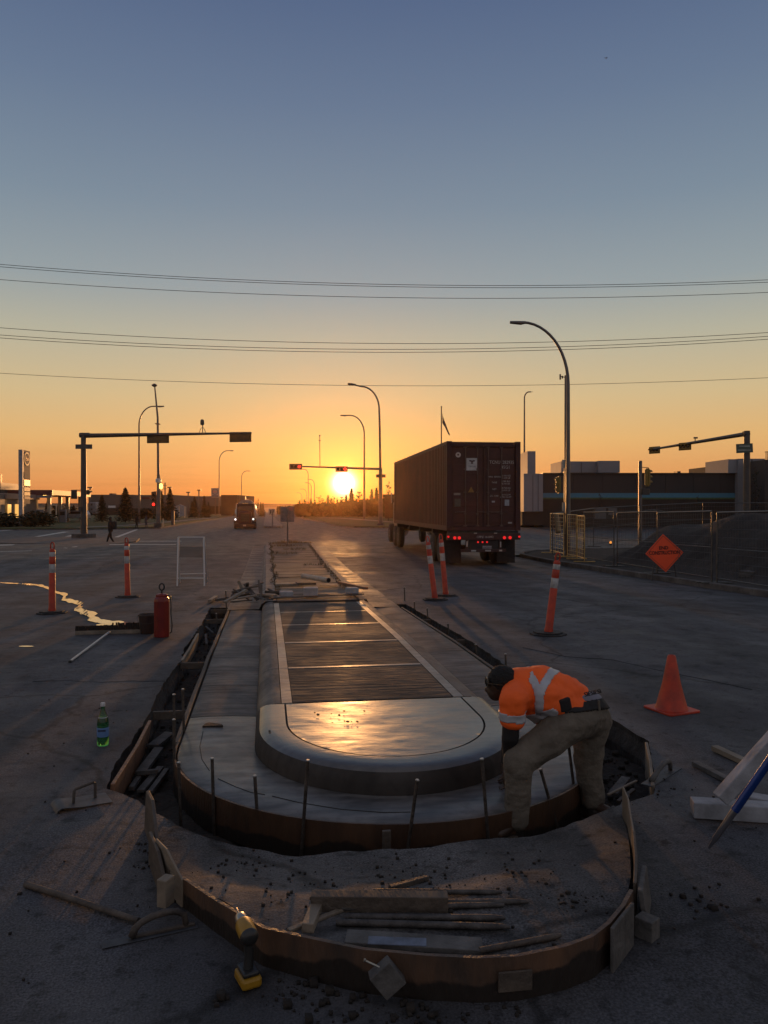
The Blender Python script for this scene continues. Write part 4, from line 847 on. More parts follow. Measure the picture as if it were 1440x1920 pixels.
# ============================================================ THE WORKER
def organic(name, chains, mat, parent, vox=.012, smooth=2, disp=.0, dsc=9., ell=(), seed=0, keep=False):
    """one continuous surface grown over tapered limbs: chains of (point, radius)"""
    b = B()
    def ball(c, r, sq=(1, 1, 1), rot=None, n=10):
        vs = []; c = Vector(c)
        for i in range(n + 1):
            th = math.pi * i / n
            for j in range(2 * n):
                ph = math.pi * j / n; v = Vector((r * sq[0] * math.sin(th) * math.cos(ph), r * sq[1] * math.sin(th) * math.sin(ph), r * sq[2] * math.cos(th)))
                vs.append(c + (rot @ v if rot is not None else v))
        m = 2 * n; b.add(vs, [(i * m + j, (i + 1) * m + j, (i + 1) * m + (j + 1) % m, i * m + (j + 1) % m) for i in range(n) for j in range(m)])
    for ch in chains:
        for (p, r0), (q, r1) in zip(ch, ch[1:]):
            p = Vector(p); q = Vector(q); k = max(2, int((q - p).length / (min(r0, r1) * .45)) + 1)
            for i in range(k + 1):
                u = i / k; ball(p.lerp(q, u), r0 + (r1 - r0) * u, n=8)
    for c, r, sq, rot in ell: ball(c, r, sq, rot, 12)
    me = bpy.data.meshes.new(name); me.from_pydata([tuple(v) for v in b.v], [], b.f); me.update()
    o = bpy.data.objects.new('tmp', me); COL.objects.link(o)
    m = o.modifiers.new('r', 'REMESH'); m.mode = 'VOXEL'; m.voxel_size = vox
    s = o.modifiers.new('s', 'SMOOTH'); s.factor = .5; s.iterations = smooth
    out = evalmesh(o); bpy.data.objects.remove(o); out.name = name
    if disp:
        ns = [v.normal.copy() for v in out.vertices]
        for v, nn in zip(out.vertices, ns):
            c = v.co; f = noise.noise(Vector((c.x * dsc, c.y * dsc, c.z * dsc * 1.6 + seed))) + .5 * noise.noise(Vector((c.x * dsc * 2.3, c.y * dsc * 2.3, c.z * dsc * 3 + seed)))
            v.co = c + nn * disp * f
    out.materials.clear(); return fin(name, out, mat, parent, smooth=True)
def K(px, py, d): return at(px, py, d) - WO
WO = P(1040, 1560, -.21); WO.z = -.21
wk = thing('person', 'worker in orange high visibility shirt and khaki trousers bending over the wet concrete', 'person', WO)
SKIN = M('dark_skin', (.05, .028, .018), .5, 0, .15, 8)
HIVIS = M('orange_shirt', (.95, .125, .012), .75, 0, .10, 5, .25, 22)
KHAKI = M('khaki_trousers', (.125, .106, .084), .9, 0, .25, 7, .9, 22)
BLK = M('black_cloth', (.010, .009, .010), .8, 0, .3, 12)
CR = Vector((math.cos(YAW), -math.sin(YAW), 0)); CF = Vector((math.sin(YAW), math.cos(YAW), 0)); UP = Vector((0, 0, 1))
hip = K(1092, 1338, 4.50); lum = K(1062, 1318, 4.50); che = K(1015, 1300, 4.48); uch = K(975, 1296, 4.47); nk = K(951, 1290, 4.46)
shN = K(962, 1316, 4.28); shF = K(968, 1296, 4.67)
elN = K(957, 1382, 4.29); wrN = K(956, 1440, 4.42); haN = K(952, 1466, 4.46)
elF = K(957, 1380, 4.72); wrF = K(950, 1425, 4.70)
hc = K(939, 1282, 4.45)
kneN = K(968, 1428, 4.28); ankN = K(966, 1545, 4.28); toeN = K(938, 1566, 4.20)
hipN = K(1072, 1352, 4.40); hipF = K(1110, 1350, 4.60); kneF = K(1103, 1430, 4.62); ankF = K(1112, 1512, 4.63); toeF = K(1140, 1522, 4.55)
hr = Matrix.Rotation(YAW * -1, 3, 'Z')
# body: head, neck, trunk, arms and legs in one skin
def fing(base, d1, d2, r=.008): return [(base, r), (base + d1, r * .95), (base + d1 + d2, r * .8)]
hd = (haN - wrN).normalized(); cr = hd.cross(CF).normalized()
fingers = []
for k, L0 in zip((-1.5, -.5, .5, 1.5), (.062, .075, .078, .068)):
    bp = haN + CF * k * .019; fingers.append(fing(bp, hd * L0 * .55 - cr * .01, hd * L0 * .3 - cr * .028))
fingers.append([(wrN.lerp(haN, .45) + CF * .02, .010), (haN + CF * .045 - cr * .02, .009), (haN + CF * .05 - cr * .045 + hd * .02, .007)])
hF = wrF + Vector((-.01, 0, -.08))
for k, L0 in zip((-1.5, -.5, .5, 1.5), (.062, .075, .078, .068)): fingers.append(fing(hF + CF * k * .019, Vector((-.01, 0, -L0 * .55)), Vector((-.03, 0, -L0 * .25))))
fingers.append([(wrF.lerp(hF, .5) - CF * .02, .010), (hF - CF * .045 + Vector((-.02, 0, 0)), .009), (hF - CF * .05 + Vector((-.045, 0, -.02)), .007)])
organic('body', [[(hip, .11), (lum, .105), (che, .12), (uch, .095), (nk, .055), (hc, .055)], [(uch, .08), (shN, .052), (elN, .040), (wrN, .028), (haN, .030)], [(uch, .08), (shF, .052), (elF, .040), (wrF, .028), (hF, .030)],
                 [(hipN, .085), (kneN, .055), (ankN, .038), (toeN, .03)], [(hipF, .085), (kneF, .055), (ankF, .038), (toeF, .03)]] + fingers, SKIN, wk, .0075, 1,
        ell=[(hc, .080, (1.0, .88, 1.1), hr), (hc + Vector((-.028, 0, -.045)), .055, (.95, .8, 1), hr), (hc - CR * .078 + UP * -.035 - CF * .0, .014, (1.2, .8, 1.3), hr), (hc + CR * .012 - CF * .072 - UP * .01, .018, (.8, .5, 1.2), hr), (hc + CR * .012 + CF * .072 - UP * .01, .018, (.8, .5, 1.2), hr)])
organic('hair', [], M('black_hair', (.006, .005, .005), .85, 0, .3, 30, .6, 90), wk, .007, 1, .004, 30, ell=[(hc + CR * .012 + UP * .018, .089, (.98, .93, 1.0), hr)])
b = B()
gx = hc - CR * .080 + UP * .012
for s_ in (-1, 1):
    b.ring(gx + CF * s_ * .031, .024, .018, .005, 16, axis=-CR + CF * s_ * .25, sx=1.0); b.tube([gx + CF * s_ * .056, gx + CF * s_ * .078 + CR * .045, hc + CF * s_ * .076 + CR * .02 + UP * .005], .0035, 6)
b.tube([gx + CF * .01 - CR * .003, gx - CF * .01 - CR * .003], .003, 6); b.tube([gx + CF * .055 + UP * .018, gx - CF * .055 + UP * .018], .0035, 6)
gl = b.build('sunglasses', M('glasses_frame', (.06, .045, .03), .2, .7), wk)
for s_ in (-1, 1):
    b = B(); b.lathe(gx + CF * s_ * .031, [(.019, 0), (.019, .003)], 16, axis=-CR + CF * s_ * .25); b.build('lens', M('dark_lens', (.01, .01, .012), .05, 0, .1), gl)
tr = organic('trousers', [[(hip, .146), (hipN + UP * .0, .120), (kneN + CR * .015, .086), (kneN.lerp(ankN, .45) + CR * .012, .076), (ankN + CR * .01 + UP * .035, .073)], [(hip, .146), (hipF, .114), (kneF, .082), (kneF.lerp(ankF, .5), .073), (ankF + UP * .035, .068)], [(hip, .148), (hip.lerp(lum, .35), .146)]],
             KHAKI, wk, .0085, 3, .011, 7, seed=4)
sh = organic('shirt', [[(hip.lerp(lum, .5) - UP * .0, .142), (lum, .155), (che, .165), (uch + CR * .01, .135)], [(uch, .11), (shN, .082), (shN.lerp(elN, .3), .070), (shN.lerp(elN, .50), .068)], [(uch, .11), (shF, .082), (shF.lerp(elF, .3), .066), (shF.lerp(elF, .52), .066)],
                       [(che - CF * .09, .105), (lum - CF * .07 , .105)], [(che + CF * .10, .10), (lum + CF * .07, .10)], [(che - UP * .09, .09), (lum - UP * .105 - CR * .0, .10), (lum.lerp(hip, .1) - UP * .13, .075)]], HIVIS, wk, .008, 3, .012, 9, seed=1)
organic('forearm_cover', [[(shN.lerp(elN, .4), .050), (elN, .050), (wrN, .038)]], BLK, wk, .008, 2, .003, 16)  # black layer over the forearm
organic('forearm_cover', [[(shF.lerp(elF, .6), .046), (elF, .050), (wrF, .038)]], BLK, wk, .008, 2, .003, 16)
for a, t_, s_ in ((ankN, toeN, 1), (ankF, toeF, 2)):
    a = a - UP * .01; u = (t_ - a); u.z = 0; u.normalize(); zf = .032 + 0 * a.z
    hb = Vector((a.x, a.y, zf)) - u * .05; tb = Vector((a.x, a.y, zf)) + u * .17
    bo = organic('boot', [[(a + UP * .04, .052), (Vector((a.x, a.y, zf + .02)), .050)], [(hb, .044), (hb.lerp(tb, .5) + UP * .010, .046), (tb, .038)]], M('boot_leather', (.018, .014, .012), .6, 0, .3, 12), wk, .009, 2)
    b = B(); b.bar(hb - u * .035 + UP * -.03, tb + u * .035 + UP * -.03, .09, .022); b.build('sole', RUBBER, bo, bevel=.008)
# belt, waistband, stripes: faces of the cloth meshes lifted along the normal
def skin_from(src, name, cond, off, mat, parent):
    me = src.data; keep_ = [p for p in me.polygons if cond(p.center, p.normal)]; idx = {}; vs = []; fs = []
    for p in keep_:
        f = []
        for i in p.vertices:
            if i not in idx: idx[i] = len(vs); v = me.vertices[i]; vs.append(v.co + v.normal * off)
            f.append(idx[i])
        fs.append(f)
    nv = len(vs); b = B(); 
    if not fs: return None
    ed = {}
    for f in fs:
        for i in range(len(f)): e = (f[i], f[(i + 1) % len(f)]); ed[e] = 1
    inner = [v for v in vs]
    back = [None] * nv
    for k, i in idx.items(): back[i] = me.vertices[k].co - me.vertices[k].normal * .001
    allf = fs + [(e[0], e[0] + nv, e[1] + nv, e[1]) for e in ed if (e[1], e[0]) not in ed]
    m2 = bpy.data.meshes.new(name); m2.from_pydata([tuple(v) for v in inner + back], [], allf); m2.update()
    return fin(name, m2, mat, parent, smooth=True)
axT = (hip - che).normalized(); Lt = (hip - che).length
REFC = M('reflective_tape', (.40, .41, .44), .45, 0, .12, 12)
tt = lambda c: (c - che).dot(axT) / Lt
# belt and underwear band round the waist
wd = (hip.lerp(lum, .35)); wax = (hip - lum).normalized()
wa = lambda c: (c - wd).dot(wax)


armax = (elN - shN).normalized(); al = (elN - shN).length
def armt(c, s, e):
    u = (e - s); return (c - s).dot(u) / u.length_squared
dist_ax = lambda c, s, e: ((c - s) - (e - s) * armt(c, s, e)).length
ok_arm = lambda c, s, e: dist_ax(c, s, e) < .11 and c.z < s.z - .045
skin_from(sh, 'reflective_tape', lambda c, n: (.30 < armt(c, shN, elN) < .52) and ok_arm(c, shN, elN), .004, REFC, sh)
skin_from(sh, 'reflective_tape', lambda c, n: (.30 < armt(c, shF, elF) < .52) and ok_arm(c, shF, elF), .004, REFC, sh)
# tape round the body and crossing on the back, traced in the plane of the back
def pxof(c):
    q = c + WO; x = q.x * math.cos(YAW) - q.y * math.sin(YAW); d = q.x * math.sin(YAW) + q.y * math.cos(YAW)
    return 720 + FPX * x / d, HZ - (q.z - HC) * FPX / d
def near(c, pts, w):
    p = Vector(pxof(c))
    for a, b_ in zip(pts, pts[1:]):
        a = Vector(a); b_ = Vector(b_); u = b_ - a; t = max(0, min(1, (p - a).dot(u) / u.length_squared))
        if (p - (a + u * t)).length < w: return True
    return False
seg = [([(985, 1254), (1004, 1282), (1012, 1302), (1013, 1325)], 7.5), ([(1056, 1247), (1034, 1262), (1020, 1285), (1012, 1305)], 7.5), ([(1010, 1302), (1012, 1335)], 7)]
skin_from(sh, 'reflective_tape', lambda c, n: (n.dot(CF) < .15 or n.z > .3) and tt(c) > -.5 and dist_ax(c, shN, elN) > .088 and any(near(c, p, w) for p, w in seg), .004, REFC, sh)
skin_from(sh, 'reflective_tape', lambda c, n: n.dot(CF) < .3 and dist_ax(c, shN, elN) > .09 and near(c, [(968, 1352), (1000, 1349), (1038, 1338)], 8.5), .004, REFC, sh)
skin_from(tr, 'belt', lambda c, n: (n.dot(CF) < .45) and near(c, [(1046, 1330), (1095, 1327), (1142, 1319)], 9), .012, BLK, wk)
skin_from(tr, 'waistband', lambda c, n: (n.dot(CF) < .6) and near(c, [(1085, 1310), (1110, 1307), (1136, 1302)], 8), .009, M('grey_waistband', (.16, .16, .20), .8), wk)
m = face_m(K(1112, 1300, 4.30), -CF + UP * .5 + CR * .2, up=UP - CR * .15); text('SIESIESI', .034, BLK, m, wk, ext=.004)
b = B(); bc = K(1124, 1323, 4.335); b.box(bc, (.011, .012, .055), rot=Matrix.Rotation(-.1, 3, 'Y')); b.build('belt_loop', KHAKI, wk, bevel=.002)
b = B(); b.box(K(1060, 1322, 4.32), (.07, .03, .075), rot=Matrix.Rotation(R(-12), 3, 'Y')); b.build('belt_pouch', BLK, wk, bevel=.01)
# ============================================================ TRUCKS AND STREET FURNITURE
POLE = M('pole_galvanised', (.13, .12, .12), .4, .6, .15, 3)
POLED = M('pole_dark', (.07, .065, .065), .45, .5, .15, 3)
LENSOFF = M('lens_off', (.03, .02, .02), .2, 0, .1)
LRED = M('lamp_red', (.5, .01, .01), .4, emit=(1, .03, .02), estr=2.2)
LREDDIM = M('tail_lamp', (.5, .01, .01), .4, emit=(1, .02, .02), estr=.7)
AMBGLOW = M('amber_glow', (.8, .4, .05), .4, emit=(1, .55, .12), estr=3.5)
LWHT = M('headlamp_lit', (.9, .9, .9), .3, emit=(.85, .92, 1), estr=2.5)
YELS = M('signal_yellow', (.21, .13, .02), .5, 0, .25, 8)
PI = math.pi
def curve_pole(t, h, r0, r1, reach, side, rise=.0, rad=None, name='pole', mat=None, head=True, hl=None):
    """lamp post with a swept arm; local coordinates, arm towards side * camera right"""
    mat = mat or POLE; rad = rad or reach * .9; ax = CR * side
    pts = [Vector((0, 0, 0)), Vector((0, 0, h * .35))]; n = 12; rz_ = h * .34 if rad is None else rad * 1.35
    z0 = h - rz_
    pts.append(Vector((0, 0, z0)))
    for i in range(1, n + 1):
        a = PI / 2 * i / n; pts.append(ax * (rad * (1 - math.cos(a))) + Vector((0, 0, z0 + rz_ * math.sin(a))))
    pts.append(ax * reach + Vector((0, 0, h + rise * .2)))
    L_ = len(pts); b = B(); b.tube(pts, [r0 + (r1 - r0) * min(1, p.z / h) for p in pts[:-1]] + [r1], 10); b.build(name, mat, t, smooth=50)
    hl = hl or reach * .22; e = pts[-1]
    b = B(); b.tube([e - ax * .05, e + ax * hl * .25 - UP * hl * .04, e + ax * hl], [r1, hl * .14, hl * .10], 8); b.build('lamp_head', mat, t, smooth=50)
    b = B(); b.lathe((0, 0, 0), [(r0 * 1.9, 0), (r0 * 1.9, r0 * .6), (r0 * 1.2, r0 * .9)], 10); b.build('base_plate', mat, t)
def street_lamp(px, d, ytop, xhead, label, r=None, rad=None, group='street lamps with swept arms'):
    p = G(px, d); s = d / FPX; h = (HZ - ytop) * s + HC - p.z; side = 1 if xhead > px else -1; L_ = abs(xhead - px) * s
    t = thing('street_lamp', label, 'street lamp', p, 0, group); rr = r or .0016 * d
    curve_pole(t, h, rr, rr * .5, L_ * .78, side, rad=(rad or L_ * .6), hl=L_ * .26)
    return t
street_lamp(1065, 29.2, 605, 960, 'tallest nearest street lamp rising through the fence at the right', r=.10, rad=1.75)
street_lamp(261, 103, 762, 306, 'street lamp left of the straight camera pole')
street_lamp(411, 219, 845, 437, 'street lamp beside the pale petrol sign left of the oncoming truck', r=.20)
street_lamp(453, 320, 883, 469, 'small distant street lamp rising behind the oncoming truck', r=.22)
street_lamp(683, 130, 779, 640, 'street lamp whose arm ends above the sun')
street_lamp(983, 110, 735, 998, 'slim street lamp right of the container')
street_lamp(578, 205, 880, 565, 'distant street lamp left of the sun, nearest of its row', r=.17)
street_lamp(589.5, 250, 899, 577, 'distant street lamp right of its row beyond the crossing', r=.19)
street_lamp(584, 320, 905, 572, 'distant street lamp in the middle of its row', r=.22)
street_lamp(575, 400, 917, 563, 'far small street lamp left in the distant row', r=.25)
street_lamp(566, 520, 924, 556, 'farthest tiny street lamp in the distant row', r=.3)
def signal_head(parent, c, w, h, face, up=(0, 0, 1), horiz=True, lit=None, n=3, depth=.2, back=True, mat=None, litmat=None):
    """face: direction the lenses look; sizes of the backplate in metres"""
    f = Vector(face).normalized(); u = Vector(up); r_ = u.cross(f).normalized(); M3 = Matrix((r_, f, u)).transposed(); c = Vector(c)
    L_ = w if horiz else h; sh_ = h if horiz else w
    b = B(); b.box(c, (w, .03, h), rot=M3); bp = b.build('backplate', mat or YELS, parent, bevel=.01)
    b = B(); b.box(c - f * 0, (w * (.86 if horiz else .8), depth, h * (.8 if horiz else .88)), rot=M3); b.build('housing', mat or YELS, parent, bevel=.02)
    for i in range(n):
        o_ = (i - (n - 1) / 2) * L_ * .86 / n; q = c + (r_ * o_ if horiz else u * -o_) + f * (depth / 2)
        lr = min(L_ * .86 / n, sh_ * .8) * .40
        b = B(); b.lathe(q, [(lr, 0), (lr * .9, .02), (lr * .4, .035)], 14, axis=f); ln = b.build('lens', (litmat or LRED) if lit == i else LENSOFF, parent)
        b = B(); k = 10; vs = []
        for j in range(k + 1):
            a = PI * j / k; v = r_ * math.cos(a) * lr * 1.1 + u * math.sin(a) * lr * 1.1; vs += [q + v, q + v + f * lr * 1.5 * (1 - .15), q + v * 1.04, q + v * 1.04 + f * lr * 1.5 * .85]
        b.add(vs, [(4 * j, 4 * j + 4, 4 * j + 5, 4 * j + 1) for j in range(k)] + [(4 * j + 2, 4 * j + 3, 4 * j + 7, 4 * j + 6) for j in range(k)] + [(4 * j + 1, 4 * j + 5, 4 * j + 7, 4 * j + 3) for j in range(k)]); b.build('visor', mat or YELS, parent)
# --- left signal mast
d = 53.; p = G(157, d); sp_ = d / FPX; t = thing('signal_mast', 'left signal mast reaching right over the crossing with two backs of signal heads', 'traffic signal', p)
L = lambda px, py, dd=0.: at(px, py, d + dd) - p
b = B(); b.prism([(x * .62, y * .62) for x, y in ((-1, -1), (1, -1), (1, 1), (-1, 1))], 0, .42, Matrix.Rotation(-YAW, 4, 'Z')); b.build('footing', CURBC, t, bevel=.04)
b = B(); b.tube([Vector((0, 0, .4)), L(157, 812)], [.215, .17], 14); b.build('pole', POLED, t, smooth=50)
b = B(); b.tube([L(150, 816), L(168, 816)], .17, 12); b.build('arm_collar', POLED, t, smooth=50)
b = B(); b.tube([L(157, 817), L(472, 812)], [.16, .055], 12); b.build('mast_arm', POLED, t, smooth=50)
signal_head(t, L(296.5, 821.5, .1), 43 * sp_, 19 * sp_, CF * 1 + CR * .1, mat=M('signal_back', (.10, .06, .012), .5)); signal_head(t, L(451, 819.5, .1), 42 * sp_, 19 * sp_, CF + CR * .1, mat=MATS['signal_back'])
b = B(); b.box(L(157.5, 837.5, -.25), (31 * sp_, .04, 8.5 * sp_), rz=-YAW); b.build('street_sign', M('sign_back', (.07, .07, .07), .5, .3), t)
b = B(); b.tube([L(380, 813), L(380, 797)], .03, 6); b.tube([L(374, 812), L(376, 805), L(380, 800), L(384, 806), L(386, 812)], .025, 6); sn = b.build('sensor_bracket', POLED, t)
b = B(); b.lathe(L(379.5, 797), [(.12, 0), (.14, .1), (.13, .3), (.08, .38)], 10); b.build('sensor', POLED, t, smooth=40)
signal_head(t, L(139, 927), 11 * sp_, 17 * sp_, CF - CR * .2, horiz=False, n=1, mat=BLACKP)
b = B(); b.tube([L(137, 919), L(155, 919)], .03, 6); b.build('bracket', POLED, t)
signal_head(t, L(166, 923), 8 * sp_, 10 * sp_, CR + CF * .1, horiz=False, n=1, mat=BLACKP)
b = B(); b.box(L(150, 955, -.3), (.16, .12, .35), rz=-YAW); b.build('push_button_box', POLED, t)
# --- straight camera pole with signals
d = 84.; p = G(296.5, d); s1 = d / FPX; t = thing('camera_pole', 'tall straight pole with leaning lamp tip, camera box and red pedestrian light', 'signal pole', p)
L = lambda px, py, dd=0.: at(px, py, d + dd) - p
b = B(); b.tube([Vector((0, 0, 0)), L(298, 905), L(297, 890)], [.26, .2, .17], 12); b.tube([L(297, 895), L(296, 783), L(290.5, 724)], [.15, .11, .07], 10); b.build('pole', POLE, t, smooth=50)
b = B(); b.prism([(-.42, -.42), (.42, -.42), (.42, .42), (-.42, .42)], 0, .5); b.build('footing', CURBC, t, bevel=.04)
b = B(); b.lathe(L(290, 724), [(.1, -.1), (.28, 0), (.30, .12), (.12, .25)], 12); b.build('lamp_head', POLED, t, smooth=40)
b = B(); b.tube([L(291, 794), L(301, 796)], .05, 6); b.box(L(296, 795), (.4, .2, .12)); b.build('sensor_bracket', POLED, t)
b = B(); b.lathe(L(297, 905), [(.25, 0), (.30, .05), (.30, .35), (.2, .45)], 14); b.build('camera_box', WHM, t, smooth=40)
b = B(); b.lathe(L(302, 917, -.3), [(.08, 0), (.17, .12), (.17, .5), (.07, .62)], 12); b.build('sun_glint', AMBGLOW, t, smooth=40)  # sun reflection on the pole, made as a glowing part; no lamp here
signal_head(t, L(288.5, 937), 9 * s1, 30 * s1, -CF, horiz=False, n=3, lit=2, mat=M('signal_brown', (.08, .04, .015), .6)); b = B(); b.tube([L(288, 922), L(297, 922)], .04, 6); b.tube([L(288, 951), L(297, 951)], .04, 6); b.build('bracket', POLED, t)
# --- middle mast across the road with lamp on top
d = 91.; p = G(713.5, d); s1 = d / FPX; t = thing('signal_mast', 'signal mast beside the sun with red light showing and a lamp on top', 'traffic signal', p)
L = lambda px, py, dd=0.: at(px, py, d + dd) - p
b = B(); b.tube([Vector((0, 0, 0)), L(713.5, 878)], [.26, .21], 12); q = [L(713, 880), L(712, 800), L(711, 768)] + [L(711 - 33 * (1 - math.cos(a)), 768 - 43 * math.sin(a)) for a in [PI / 2 * i / 10 for i in range(1, 11)]] + [L(664, 722)]
b.tube(q, [.15, .13, .11] + [.10] * 10 + [.08], 10); b.build('pole', POLE, t, smooth=50)
b = B(); b.tube([L(668, 722), L(660, 721), L(652, 720)], [.09, .16, .12], 8); b.build('lamp_head', POLED, t)
b = B(); b.tube([L(714, 879.5), L(545, 874)], [.16, .07], 10); b.build('mast_arm', POLE, t, smooth=50)
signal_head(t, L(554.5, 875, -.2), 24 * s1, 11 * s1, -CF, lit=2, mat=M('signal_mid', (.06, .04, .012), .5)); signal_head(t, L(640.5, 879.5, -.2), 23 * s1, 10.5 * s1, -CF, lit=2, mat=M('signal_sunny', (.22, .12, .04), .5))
b = B(); b.box(L(714, 892.5, -.3), (18 * s1, .05, 6 * s1), rz=-YAW); b.build('street_sign', M('brown_sign', (.12, .08, .05), .6), t)
b = B(); b.tube([L(600, 877), L(599.5, 818)], .045, 6); b.tube([L(597, 826), L(602, 826)], .04, 6); b.lathe(L(599.5, 818), [(.1, 0), (.1, .15)], 8); b.build('antenna', POLE, t)
b = B(); b.lathe((0, 0, 0), [(.45, 0), (.45, .3), (.35, .35)], 12); b.build('footing', CURBC, t)
# --- right mast
d = 45.; p = G(1400, d); s1 = d / FPX; t = thing('signal_mast', 'right signal mast with its arm running away from the camera behind the fence', 'traffic signal', p)
L = lambda px, py, dd=0.: at(px, py, d + dd) - p
b = B(); b.tube([Vector((0, 0, 0)), L(1400, 808)], [.20, .17], 14); b.build('pole', POLED, t, smooth=50)
b = B(); b.tube([L(1404, 813), L(1393, 814)], .16, 10); b.build('arm_collar', POLED, t, smooth=50)
b = B(); b.tube([L(1397, 814), L(1221, 843, 11.5)], [.13, .07], 10); b.build('mast_arm', POLED, t, smooth=50)
sd_ = (-CR * .75 - CF * .5)
signal_head(t, L(1284, 837, 6.6), .95, .52, sd_, n=3); signal_head(t, L(1227, 844, 11.3), .95, .52, sd_, n=3)
b = B(); b.tube([L(1303, 829, 5.8), L(1303, 821, 5.8)], .03, 6); b.box(L(1304, 821, 5.8), (.25, .1, .1)); b.build('sensor', POLED, t)
b = B(); b.box(L(1395.5, 840.5, -.3), (31 * s1, .03, 17 * s1), rot=Matrix.Rotation(-YAW, 3, 'Z') @ Matrix.Rotation(R(-3), 3, 'Y')); sg = b.build('street_sign', M('green_sign', (.06, .09, .075), .5, 0, .1), t)
SIGNL = M('sign_letter', (.30, .33, .30), .5)
text('102 AVE NW', .16, SIGNL, face_m(L(1395.5, 837, -.33), -CF), sg) if False else None
b = B(); b.box(L(1395.5, 836.5, -.325), (.62, .012, .07), rz=-YAW); b.build('faded_lettering', SIGNL, sg); b = B(); b.box(L(1395.5, 844, -.325), (.75, .012, .06), rz=-YAW); b.build('faded_lettering', SIGNL, sg)
# --- post with yellow signal in the lot
d = 40.; p = G(1200, d); s1 = d / FPX; t = thing('signal_post', 'short signal post with a yellow vertical head before the dark building', 'signal post', p)
L = lambda px, py, dd=0.: at(px, py, d + dd) - p
b = B(); b.tube([Vector((0, 0, 0)), L(1200.5, 864)], .09, 12); b.build('post', POLE, t, smooth=50)
signal_head(t, L(1214, 895), 11 * s1, 34 * s1, CF * .2 + CR * .9, horiz=False, n=3); b = B(); b.tube([L(1201, 876), L(1216, 877)], .02, 6); b.tube([L(1201, 915), L(1216, 914)], .02, 6); b.build('bracket', POLED, t)
b = B(); b.box(L(1208, 922), (.5, .3, .32), rz=.3); b.build('pedestrian_signal', BLACKP, t, bevel=.03)
d = 33.; p = G(1060.5, d); s1 = d / FPX; t = thing('signal_post', 'slim post with antenna and yellow signal head left of the big lamp', 'signal post', p)
L = lambda px, py, dd=0.: at(px, py, d + dd) - p
b = B(); b.tube([Vector((0, 0, 0)), L(1060.5, 704)], [.075, .055], 10); b.build('post', POLE, t, smooth=50)
b = B(); b.tube([L(1061, 708), L(1050, 706)], .02, 6); b.tube([L(1050, 702), L(1050, 712)], .035, 6); b.tube([L(1054, 705), L(1054, 710)], .03, 6); b.build('antenna', POLED, t)
signal_head(t, L(1047, 909), 9 * s1, 33 * s1, -CR, horiz=False, n=3)
b = B(); b.tube([L(1048, 893), L(1060, 893)], .015, 6); b.build('bracket', POLED, t)
b = B(); b.box(L(1056, 870, -.1), (5 * s1, .02, 16 * s1), rz=-YAW); b.build('sign_plate', M('pale_sign', (.28, .28, .26), .5), t); b = B(); b.box(L(1057, 950, -.1), (6 * s1, .02, 16 * s1), rz=-YAW); b.build('sign_plate', MATS['pale_sign'], t)
# --- sign on the near tip of the old island
d = 43.; p = P(539, 1028, None); dd = (HC - p.z) * FPX / (1028 - HZ); s1 = dd / FPX; t = thing('road_sign', 'blank back of a square road sign on a thin post at the island tip', 'road sign', p)
L = lambda px, py: at(px, py, dd) - p
b = B(); b.box(L(538.5, 964), (26 * s1, .012, 29 * s1), rz=-YAW); b.build('sign_plate', M('sign_face_grey', (.16, .15, .15), .5, .2), t, bevel=.004)
b = B(); b.tube([Vector((0, 0, 0)), L(539, 950)], .03, 8); b.build('post', POLE, t)
b = B(); b.box(L(545.5, 954) - CF * .01, (7 * s1, .01, 7 * s1), rz=-YAW); b.build('sticker', M('pink_sticker', (.30, .16, .14), .5), t)
p = P(511, 989, -.42); dd = (HC + .42) * FPX / 39; s1 = dd / FPX; t = thing('road_sign', 'small white keep right sign on the far island', 'road sign', p); L = lambda px, py: at(px, py, dd) - p
b = B(); b.box(L(510, 960.5), (12 * s1, .03, 13 * s1), rz=-YAW); b.build('sign_plate', M('white_sign', (.34, .32, .30), .5), t); b = B(); b.tube([Vector((0, 0, 0)), L(511, 955)], .05, 8); b.build('post', POLE, t)
b = B(); o_ = -CF * .03; b.bar(L(508, 956) + o_, L(507.6, 963) + o_, .02, 2.4 * s1, up=CR); b.bar(L(513, 956) + o_, L(512.4, 960) + o_, .02, 1.4 * s1, up=CR); b.bar(L(512.4, 960) + o_, L(509.6, 966) + o_, .02, 1.4 * s1, up=CR); b.build('arrow', BLACKP, t)
# --- container on its trailer
tp = W(838, 24.85); tp.z = gz(tp.y); HEAD = Vector((-1.59, 12.4)); tr_ = W(737.5, 37.3) - W(838, 24.85); ang = math.atan2(-tr_.x, tr_.y)
Z_ = lambda z: z - tp.z
ct = thing('shipping_container', 'tall dark red shipping container with corrugated sides and two rear doors', 'container', (tp.x, tp.y, tp.z), ang)
CRED = M('container_red', (.085, .019, .010), .55, .0, .35, 1.3, .15, 25, col2=(.045, .010, .006)); CREDD = M('container_dark_red', (.055, .012, .009), .6, 0, .3, 2, .1, 20)
CW, CL, Z0, Z1 = 2.44, 12.19, 1.17, 4.07
def corr(x, sgn):
    b = B(); n = int(CL / .28); prof = []
    for i in range(n):
        y = .12 + i * (CL - .24) / n; w = (CL - .24) / n
        prof += [(y, 0), (y + w * .32, 0), (y + w * .5, .036), (y + w * .82, .036)]
    prof.append((CL - .12, 0)); vs = [(x + sgn * (.04 - o), y, z) for y, o in prof for z in (Z0 + .16, Z1 - .10)]
    b.add(vs, [(2 * i, 2 * i + 1, 2 * i + 3, 2 * i + 2) for i in range(len(prof) - 1)]); return b
corr(.04, -1).build('side_wall', CRED, ct); corr(CW - .04, 1).build('side_wall', CRED, ct)
b = B(); b.box((CW / 2, CL / 2, Z1 - .06), (CW - .1, CL - .1, .03)); b.build('roof', CREDD, ct)
